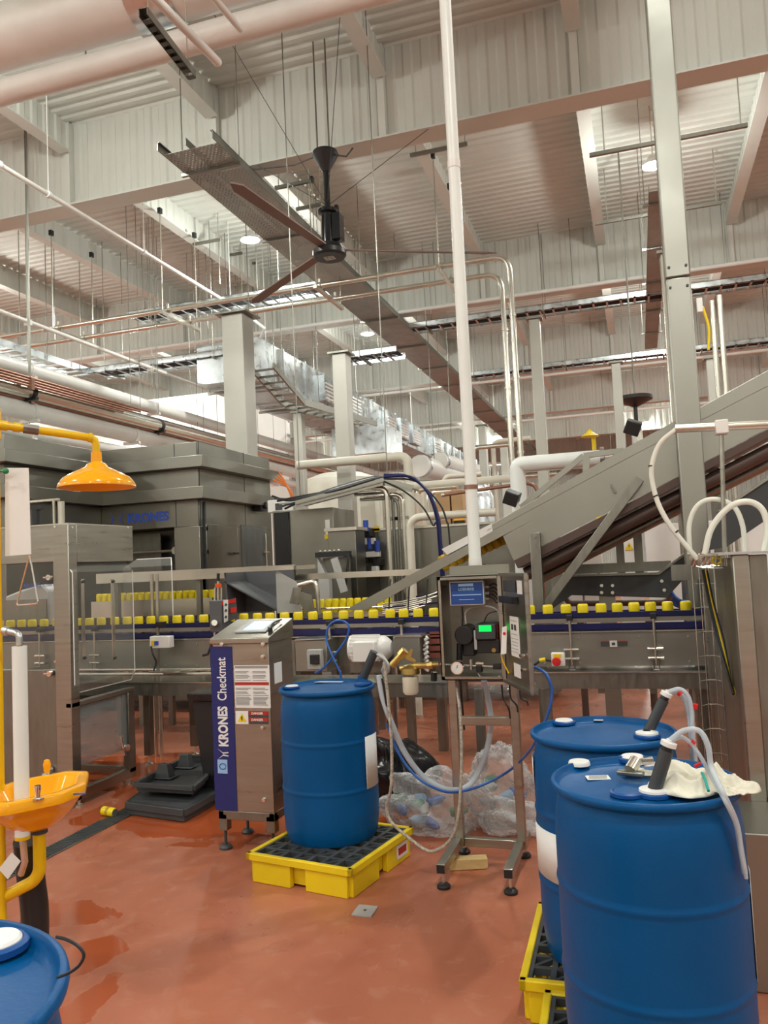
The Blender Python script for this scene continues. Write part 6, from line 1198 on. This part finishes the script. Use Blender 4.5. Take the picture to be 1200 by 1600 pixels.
obj('hood', G().prism([(a.x, 6.75, zz - .32), (b.x, 6.75, zz - .32), (b.x, 6.75, zz + .06), (b.x - .08, 6.75, zz + .13), (a.x + .2, 6.75, zz + .08), (a.x, 6.75, zz + .02)], (0, .3, 0)), 'lgrey', t, bev=.02); obj('dark_front', G().box(a.x + .02, b.x - .02, 6.735, 6.75, zz - .3, zz - .02), 'ssd', t); obj('lettering', G().text('KRONES', W(36, 918, y=6.73), (1, 0, 0), (0, 0, 1), .058, .001), 'bluelogo', t); obj('lettering', G().text('Checkmat', W(36, 918, y=6.73) + V((.25, 0, 0)), (1, 0, 0), (0, 0, 1), .058, .0), 'bluelogo', t); obj('leg', G().box(a.x + .05, a.x + .12, 6.85, 6.95, 0, zz - .3).box(b.x - .12, b.x - .05, 6.85, 6.95, 0, zz - .3), 'ssd', t)
c = W(58, 812, y=6.4); t = thing('valve_cluster', 'small black valve and steel clamps on top of the left enclosure', 'valve', (c.x, 5.9, ez)); c = W(56, 800, y=5.9); obj('valve_body', G().cyl((c.x, 5.9, ez), (c.x, 5.9, c.z + .03), .04, 12).box(c.x - .06, c.x + .08, 5.87, 5.93, c.z + .02, c.z + .06), 'black', t); c = W(84, 795, y=5.9); obj('rod', G().cyl((c.x, 5.9, ez), (c.x, 5.9, c.z + .09), .012, 8).cyl((c.x - .3, 5.9, c.z + .08), (c.x + .06, 5.9, c.z + .08), .012, 8).cyl((c.x + .08, 5.9, ez), (c.x + .08, 5.9, c.z + .06), .03, 12), 'ssb', t)
# ------------------------------------------------------------------ emergency shower and eyewash at far left
SY = 2.9; rx_ = W(-4, 900, y=SY).x; hz_ = W(0, 662, y=SY).z; hd = W(150, 700, y=3.2)
t = thing('emergency_shower', 'yellow emergency shower with orange shower head at the left edge', 'shower', (rx_, SY, 0))
ehz = W(150, 690, y=3.2)
obj('riser_pipe', G().cyl((rx_, SY, 0), (rx_, SY, hz_ + .06), .017, 18), 'yshow', t); obj('base_flange', G().lathe([(0, 0), (.08, 0), (.08, .012), (.03, .02), (0, .02)], (rx_, SY, 0), 24), 'yshow', t)
obj('shower_arm', G().tube(elbow([(rx_, SY, hz_), (ehz.x, 3.2, ehz.z + .015), (ehz.x, 3.2, ehz.z - .06)], .05), .018, 16), 'yshow', t)
aa = V((rx_, SY, hz_)); bb = V((ehz.x, 3.2, ehz.z + .015)); obj('pipe_fitting', G().cyl(aa - V((0, 0, .07)), aa + V((0, 0, .07)), .024, 18).cyl(aa, aa.lerp(bb, .12), .023, 16).cyl(aa.lerp(bb, .17), aa.lerp(bb, .24), .022, 16).cyl(aa.lerp(bb, .92), aa.lerp(bb, .96), .023, 16), 'yshow', t)
lab(obj('union', G().cyl(aa.lerp(bb, .27), aa.lerp(bb, .42), .024, 8), 'ssd', t), 'bare grey pipe union')
hz2 = W(150, 762, y=3.2).z; hh = ehz.z - .05 - hz2; rr_ = abs(W(198, 760, y=3.2).x - W(99, 760, y=3.2).x) / 2
lab(obj('shower_head', G().lathe([(0, hh), (.024, hh), (.026, hh * .72), (.030, hh * .70), (.045, hh * .66), (.055, hh * .56), (rr_ * .62, hh * .42), (rr_ * .86, hh * .27), (rr_ * .97, hh * .12), (rr_, .008), (rr_, 0), (rr_ - .004, 0), (rr_ * .85, hh * .14), (.05, hh * .4), (0, hh * .42)], (ehz.x, 3.2, hz2), 48), 'orange', t), 'glossy orange bell shaped shower head')
# pull handle with sign
pr = W(34, 870, y=SY); g = G(); a_, b_, c_ = W(46, 868, y=SY), W(26, 946, y=SY), W(60, 943, y=SY)
obj('pull_handle', G().tube(elbow([a_, b_, c_, a_ + V((.002, 0, 0))], .015), .004, 8), 'chrome', t); obj('pull_rod', G().tube([a_, (a_.x - .0, SY, a_.z + .0), (a_.x, SY, hz_ - .03)], .003, 6), 'ssb', t)
tag(obj('blank_sign', G().prism([W(8, 731, y=SY + .02), W(44, 731, y=SY + .02), W(48, 866, y=SY + .02), W(8, 869, y=SY + .02)], (0, .004, 0)), 'white'), 'plain white sign board hanging beside the yellow riser pipe', 'sign')
tag(obj('green_ball_knob', G().ball(W(9, 736, y=SY - .02), .014, seg=16).cyl((rx_, SY - .02, W(9, 736, y=SY).z), W(9, 736, y=SY - .02), .005, 8), 'greenk'), 'small green ball knob on the yellow riser above the sign', 'knob')
# eyewash basin
bc = W(60, 1236, y=2.95); BZ = bc.z + .015
t = thing('eyewash_basin', 'orange yellow eyewash basin on a yellow drain pipe at lower left', 'basin', (bc.x, 2.95, BZ - .2)); wv = .165
def octo(r, z, g, sx=1.0): return [g.b.verts.new((bc.x + r * 1.22 * (math.cos(a) / max(abs(math.cos(a)), abs(math.sin(a)), .82 * (abs(math.cos(a)) + abs(math.sin(a))) / 1.06)), 2.95 + r * 1.75 * (math.sin(a) / max(abs(math.cos(a)), abs(math.sin(a)), .82 * (abs(math.cos(a)) + abs(math.sin(a))) / 1.06)), z)) for a in [i * math.pi / 24 for i in range(48)]]
g = G(); rings = [octo(r, z, g) for r, z in ((.045, BZ - .17), (.07, BZ - .15), (.115, BZ - .09), (.14, BZ - .045), (.152, BZ - .04), (.155, BZ), (.15, BZ + .006), (.125, BZ + .006), (.118, BZ - .004), (.10, BZ - .05), (.06, BZ - .10), (.02, BZ - .115))]
for a, b in zip(rings, rings[1:]):
    for k in range(48): g._face([a[k], a[(k + 1) % 48], b[(k + 1) % 48], b[k]])
g._face(rings[0]); g._face(rings[-1]); obj('bowl', g, 'orange', t, ang=60)
c = W(70, 1262, y=2.84); obj('spray_nozzle', G().lathe([(0, .055), (.013, .055), (.015, .035), (.011, .02), (.012, .006), (.026, .004), (.026, 0), (0, 0)], (c.x, 2.80, BZ - .0), 20), 'chrome', t)
c2 = W(52, 1218, y=3.05); lab(obj('spray_nozzle', G().lathe([(0, .075), (.012, .07), (.018, .05), (.014, .02), (.012, .012)], (c2.x, 3.14, BZ), 18), 'orange', t), 'orange capped spray head'); obj('nozzle_base', G().lathe([(0, .012), (.022, .012), (.024, 0), (0, 0)], (c2.x, 3.14, BZ + .002), 18), 'chrome', t)
c = W(134, 1240, y=2.95); obj('push_lever', G().tube([(bc.x + .18, 2.95, BZ - .02), (c.x, 2.95, c.z)], .004, 8), 'bluet', t)
dz_ = BZ - .17; lo_ = W(62, 1372, y=2.95).z; px_ = bc.x; q_ = W(-2, 1402, y=2.9)
obj('collar', G().cyl((px_, 2.95, dz_ - .025), (px_, 2.95, dz_ + .01), .036, 24), 'dgrey', t); obj('drain_pipe', G().tube(elbow([(px_, 2.95, dz_), (px_, 2.95, lo_), (rx_, 2.92, q_.z)], .06, 8), .027, 20), 'yshow', t)
# grey elbow and white insulated supply pipe
a = W(6, 985, y=2.85); b = W(30, 990, y=2.85); c = W(31, 1008, y=2.85); e = W(31, 1309, y=2.85)
t = thing('supply_pipe', 'white insulated supply pipe with grey elbow beside the yellow riser', 'pipe', e)
obj('elbow', G().tube(elbow([a, b, c + V((b.x - c.x, 0, 0))], .03, 8), .014, 16).cyl(a, a.lerp(b, .3), .019, 12), 'galv', t); obj('brass_nipple', G().cyl((b.x, b.y, c.z + .02), (b.x, b.y, c.z - .01), .012, 14), 'brass', t); obj('insulation', G().cyl((b.x, b.y, c.z - .005), (b.x, b.y, e.z), .031, 24), 'pvc', t); lab(obj('tape_end', G().cyl((b.x, b.y, e.z - .004), (b.x, b.y, e.z + .01), .0315, 24), 'yshow', t), 'yellowish tape at the lower end'); obj('lower_tube', G().tube([(b.x, b.y, e.z), (b.x + .01, b.y, e.z - .1), (b.x - .03, b.y + .02, e.z - .16)], .014, 12), 'ssb', t)
o = obj('wrapped_pipe', G().tube(arc([(rx_ + .03, 3.05, 0), (rx_ + .04, 3.05, .25), (rx_ + .03, 3.04, .42), (rx_ + .05, 3.0, .60)], 5), [.06] * 16, 18), 'black'); tag(o, 'thick black wrapped pipe standing behind the yellow drain pipe', 'pipe')
o = obj('paper_tag', G().prism([W(-2, 1358, y=2.84), W(12, 1374, y=2.84), W(32, 1346, y=2.84), W(18, 1332, y=2.84)], (0, .002, 0)), 'paper'); tag(o, 'crumpled pale paper tag hanging near the yellow drain pipe', 'tag')
# ------------------------------------------------------------------ machine frame at the right edge
t = thing('packing_machine', 'tall grey machine post and panels along the right edge', 'machine', (.6, 5, 0)); f4 = lambda a, b: W(a, b, y=4.0)
x0_, x1_, x2_ = f4(1146, 900).x, f4(1173, 900).x, f4(1194, 900).x; z1_ = f4(1160, 866).z
obj('front_post', G().box(x0_, x1_, 4.0, 4.09, .52, z1_), 'ss', t, bev=.006); obj('front_panel', G().box(x1_, x2_ + .02, 4.02, 4.08, .3, z1_ - .005), 'ssd', t, bev=.004); obj('top_plate', G().box(x0_ - .06, x2_ + .5, 3.98, 4.6, z1_, z1_ + .01), 'lgrey', t)
obj('side_panel', G().box(x0_ + .02, x0_ + .04, 4.1, 6.1, .35, z1_ - .02), 'ssd', t, bev=.004); obj('side_panel', G().box(x0_ + .02, x0_ + .05, 6.12, 7.2, .1, z1_ + .0), 'dgrey', t, bev=.004); obj('inner_post', G().box(x0_ - .0, x0_ + .06, 6.05, 6.15, .1, z1_ - .03), 'ss', t, bev=.004); obj('inner_post', G().box(x0_ + .01, x0_ + .06, 5.2, 5.28, .1, z1_ - .03), 'ssd', t, bev=.004)
obj('rear_crossbar', G().box(.2, .47, 6.0, 6.03, 1.55, 1.66), 'ssd', t)
g = G(); [g.box(x0_ - .02 * 0, x0_ + .06, y, y + .03, .14, .2) for y in (4.4, 4.6, 4.8, 5.0)]; g.box(x0_ - .02, x0_ + .08, 4.1, 6.9, .10, .14); obj('floor_ledge', g, 'sst', t); g = G(); [g.box(x0_ - .16, x0_ + .02, y, y + .06, .2, .21) for y in (5.55, 5.75, 5.95)]; g.box(x0_ - .16, x0_ - .13, 5.5, 6.05, .2, .21); obj('slotted_plate', g, 'sst', t)
lx = W(1162, 1400, y=3.55).x; obj('lower_cabinet', G().box(lx, lx + .7, 3.55, 4.0, .0, W(1170, 1302, y=3.55).z), 'sst', t, bev=.008); obj('white_latch', G().box(f4(1172, 1295).x - .02, f4(1172, 1295).x + .02, 3.96, 4.0, f4(1172, 1297).z, f4(1172, 1288).z), 'white', t, bev=.003)
obj('rear_frame', G().box(x2_ + .4, x2_ + .46, 4.0, 4.06, 0, 2.3), 'ssd', t)
# wire basket and vertical wire tray
t = thing('wire_basket', 'shallow steel wire basket holding hose ends at the top of the right frame', 'basket', W(1110, 880, y=4.9)); ax, bx_ = W(1078, 875, y=5.2).x - .0, x0_ + .0; zb_ = z1_ - .06; g = G(); y0_, y1_ = 4.25, 5.2
for i in range(6): x = ax + (bx_ - ax) * i / 5; g.tube([(x, y1_, zb_ + .06), (x, y1_, zb_), (x, y0_, zb_), (x, y0_, zb_ + .06)], .003, 6)
for i in range(12): y = y0_ + (y1_ - y0_) * i / 11; g.tube([(ax, y, zb_ + .06), (ax, y, zb_), (bx_, y, zb_), (bx_, y, zb_ + .06)], .003, 6)
g.tube([(ax, y0_, zb_ + .06), (bx_, y0_, zb_ + .06), (bx_, y1_, zb_ + .06), (ax, y1_, zb_ + .06)], .004, 6, close=True); obj('wire_mesh', g, 'ssb', t); obj('front_plate', G().box(ax + .04, bx_ - .02, y0_ - .01, y0_ + .14, zb_ - .006, zb_ - .002), 'paper', t); c = W(1120, 876, y=4.4); lab(obj('yellow_ring', G().tube([(c.x + .022 * math.cos(a * .45), 4.4 - .01, zb_ + .03 + .018 * math.sin(a * .45)) for a in range(14)], .007, 8, close=True), 'yel', t), 'yellow rubber ring')
for k in range(4): a = W(1082 + 8 * k, 872, y=4.6 + .05 * k); obj('hose_fitting', G().cyl((a.x, a.y, zb_ + .01), (a.x + .02, a.y - .05, zb_ + .06), .014, 10), 'chrome', t)
t = thing('wire_tray', 'narrow vertical steel wire cable tray hanging below the basket', 'cable tray', W(1100, 1200, y=5.0)); g = G(); yv = 5.0; xs_ = [W(px, 890, y=yv).x for px in (1081, 1093, 1108, 1116)]; zlow = .25
for i, x in enumerate(xs_): g.cyl((x, yv + (.06 if i in (1, 2) else 0), zlow), (x, yv + (.06 if i in (1, 2) else 0), zb_), .003, 6)
z = zlow + .05
while z < zb_: g.tube([(xs_[0], yv, z), (xs_[1], yv + .06, z), (xs_[2], yv + .06, z), (xs_[3], yv, z)], .003, 6); z += .14
obj('wire_mesh', g, 'ssb', t)
for k in range(4): o = obj('power_cable', G().tube(arc([W(1098 + 2 * k, 890, y=4.75), W(1108 + 2 * k, 940, y=4.75), W(1121 + 3 * k, 1000, y=4.7), W(1136 + 2 * k, 1050 + 4 * k, y=4.6), W(1146 + 2 * k, 1085, y=4.5)], 6), .007, 8), 'yel' if k == 2 else 'black'); tag(o, 'yellow green cable among the black ones beside the right frame' if k == 2 else 'black cable sloping down from the basket to the right frame', 'cable', None if k == 2 else 'black cables under the basket')
def wh(pts, y, label, r=.013): return tag(obj('white_hose', G().tube(arc([W(a, b, y=y) for a, b in pts], 9), r, 12), 'hose'), label, 'hose')
wh([(1056, 671), (1030, 695), (1018, 735), (1026, 780), (1045, 818), (1070, 850), (1090, 874)], 4.45, 'white hose bowing left from the polished bar down to the basket')
wh([(1078, 866), (1077, 820), (1090, 790), (1115, 780), (1145, 790), (1160, 820), (1164, 862)], 4.5, 'white hose arch behind, lower of the two arches'); wh([(1101, 866), (1112, 825), (1140, 792), (1170, 784), (1192, 798), (1199, 830), (1193, 864)], 4.2, 'white hose arch in front, reaching the right edge', .015)
g = G(); [g.cyl(W(a, b, y=4.45), W(a + c, b + d, y=4.45), .0145, 12) for a, b, c, d in ((1017, 727, 0, 2), (1024, 774, 1, 2), (1056, 830, 1.5, 2))]; tag(obj('tape_bands', g, 'black'), 'black tape bands around the bowed white hose', 'tape')
a, b = W(1055, 670, y=4.3), W(1260, 660, y=4.3); t = thing('hose_bar', 'polished horizontal bar with clamp carrying hoses at right', 'bar', a); obj('bar', G().cyl(a, b, .021, 18), 'ssb', t); c = W(1127, 668, y=4.3); obj('clamp', G().box(c.x - .03, c.x + .03, 4.26, 4.34, c.z - .035, c.z + .035), 'white', t, bev=.005); obj('drop_rod', G().cyl(c, W(1132, 862, y=4.3), .011, 12), 'ss', t); obj('support_post', G().box(b.x - .05, b.x + .01, 4.28, 4.34, 0, b.z), 'ssd', t)
# pallet label
pl = [o for o in bpy.data.objects if o.name == 'spill_pallet'][0]
obj('warning_label', G().box(.338, .3395, .16, .30, .03, .11), 'paper', pl, local=True); obj('red_print', G().box(.3395, .3405, .18, .28, .05, .09), 'redsign', pl, local=True)
#@@SPLIT
# ------------------------------------------------------------------ one mesh per separate piece for repeated fittings
PIECES = ('hanger_rod', 'duct_hanger', 'trapeze_hanger', 'pipe_hanger', 'pipe_clamp', 'leg', 'foot', 'bolt', 'screw', 'splice_bolt', 'support_strut', 'coupling', 'weld_ferrule', 'guy_wire', 'knob', 'upright', 'quarter_turn_lock', 'hinge_knob', 'strip_screw', 'side_panel', 'frame_beam', 'frame_top', 'cooling_fin', 'valve_block', 'valve_fitting', 'valve_actuator', 'cross_member', 'floor_flange', 'tube', 'support', 'upright_bar', 'stem', 'blue_strip', 'guide_wire', 'tube_hanger', 'foot_loop', 'cross_bar', 'seam', 'panel_joint', 'tape_bands', 'brace', 'upper_frame', 'duct_body', 'rod', 'inner_post', 'slotted_plate', 'drum_ring', 'moulded_post', 'bar', 'lever', 'tie_rod', 'pipe_fitting', 'cross_rail')
def islands(me):
    n = len(me.vertices); par = list(range(n))
    def find(a):
        while par[a] != a: par[a] = par[par[a]]; a = par[a]
        return a
    for e in me.edges:
        a, b = find(e.vertices[0]), find(e.vertices[1])
        if a != b: par[a] = b
    d = {}
    for i in range(n): d.setdefault(find(i), []).append(i)
    return list(d.values())
for o in list(bpy.data.objects):
    base = o.name.split('.')[0]
    if o.type != 'MESH' or o.parent is None or base not in PIECES or o.data.users > 1: continue
    isl = islands(o.data)
    if len(isl) < 2: continue
    E_ = .006; bb = []
    for I in isl:
        c = [o.data.vertices[i].co for i in I]; bb.append(([min(v[k] for v in c) - E_ for k in range(3)], [max(v[k] for v in c) + E_ for k in range(3)]))
    grp = list(range(len(isl)))
    def fnd(a):
        while grp[a] != a: a = grp[a]
        return a
    for a in range(len(isl)):
        for b in range(a + 1, len(isl)):
            if all(bb[a][0][k] <= bb[b][1][k] and bb[b][0][k] <= bb[a][1][k] for k in range(3)):
                x_, y_ = fnd(a), fnd(b)
                if x_ != y_: grp[x_] = y_
    cl = {}
    for a in range(len(isl)): cl.setdefault(fnd(a), []).extend(isl[a])
    if len(cl) < 2 or len(cl) > 90: continue
    src = o.data; sets = [set(c) for c in cl.values()]
    for k, keep in enumerate(sets):
        b = bmesh.new(); b.from_mesh(src); b.verts.ensure_lookup_table()
        bmesh.ops.delete(b, geom=[v for v in b.verts if v.index not in keep], context='VERTS')
        me = bpy.data.meshes.new(base); b.to_mesh(me); b.free(); me.materials.clear(); me.materials.append(src.materials[0])
        if k == 0: first_me = me; continue
        c = o.copy(); c.data = me; COL.objects.link(c)
    o.data = first_me
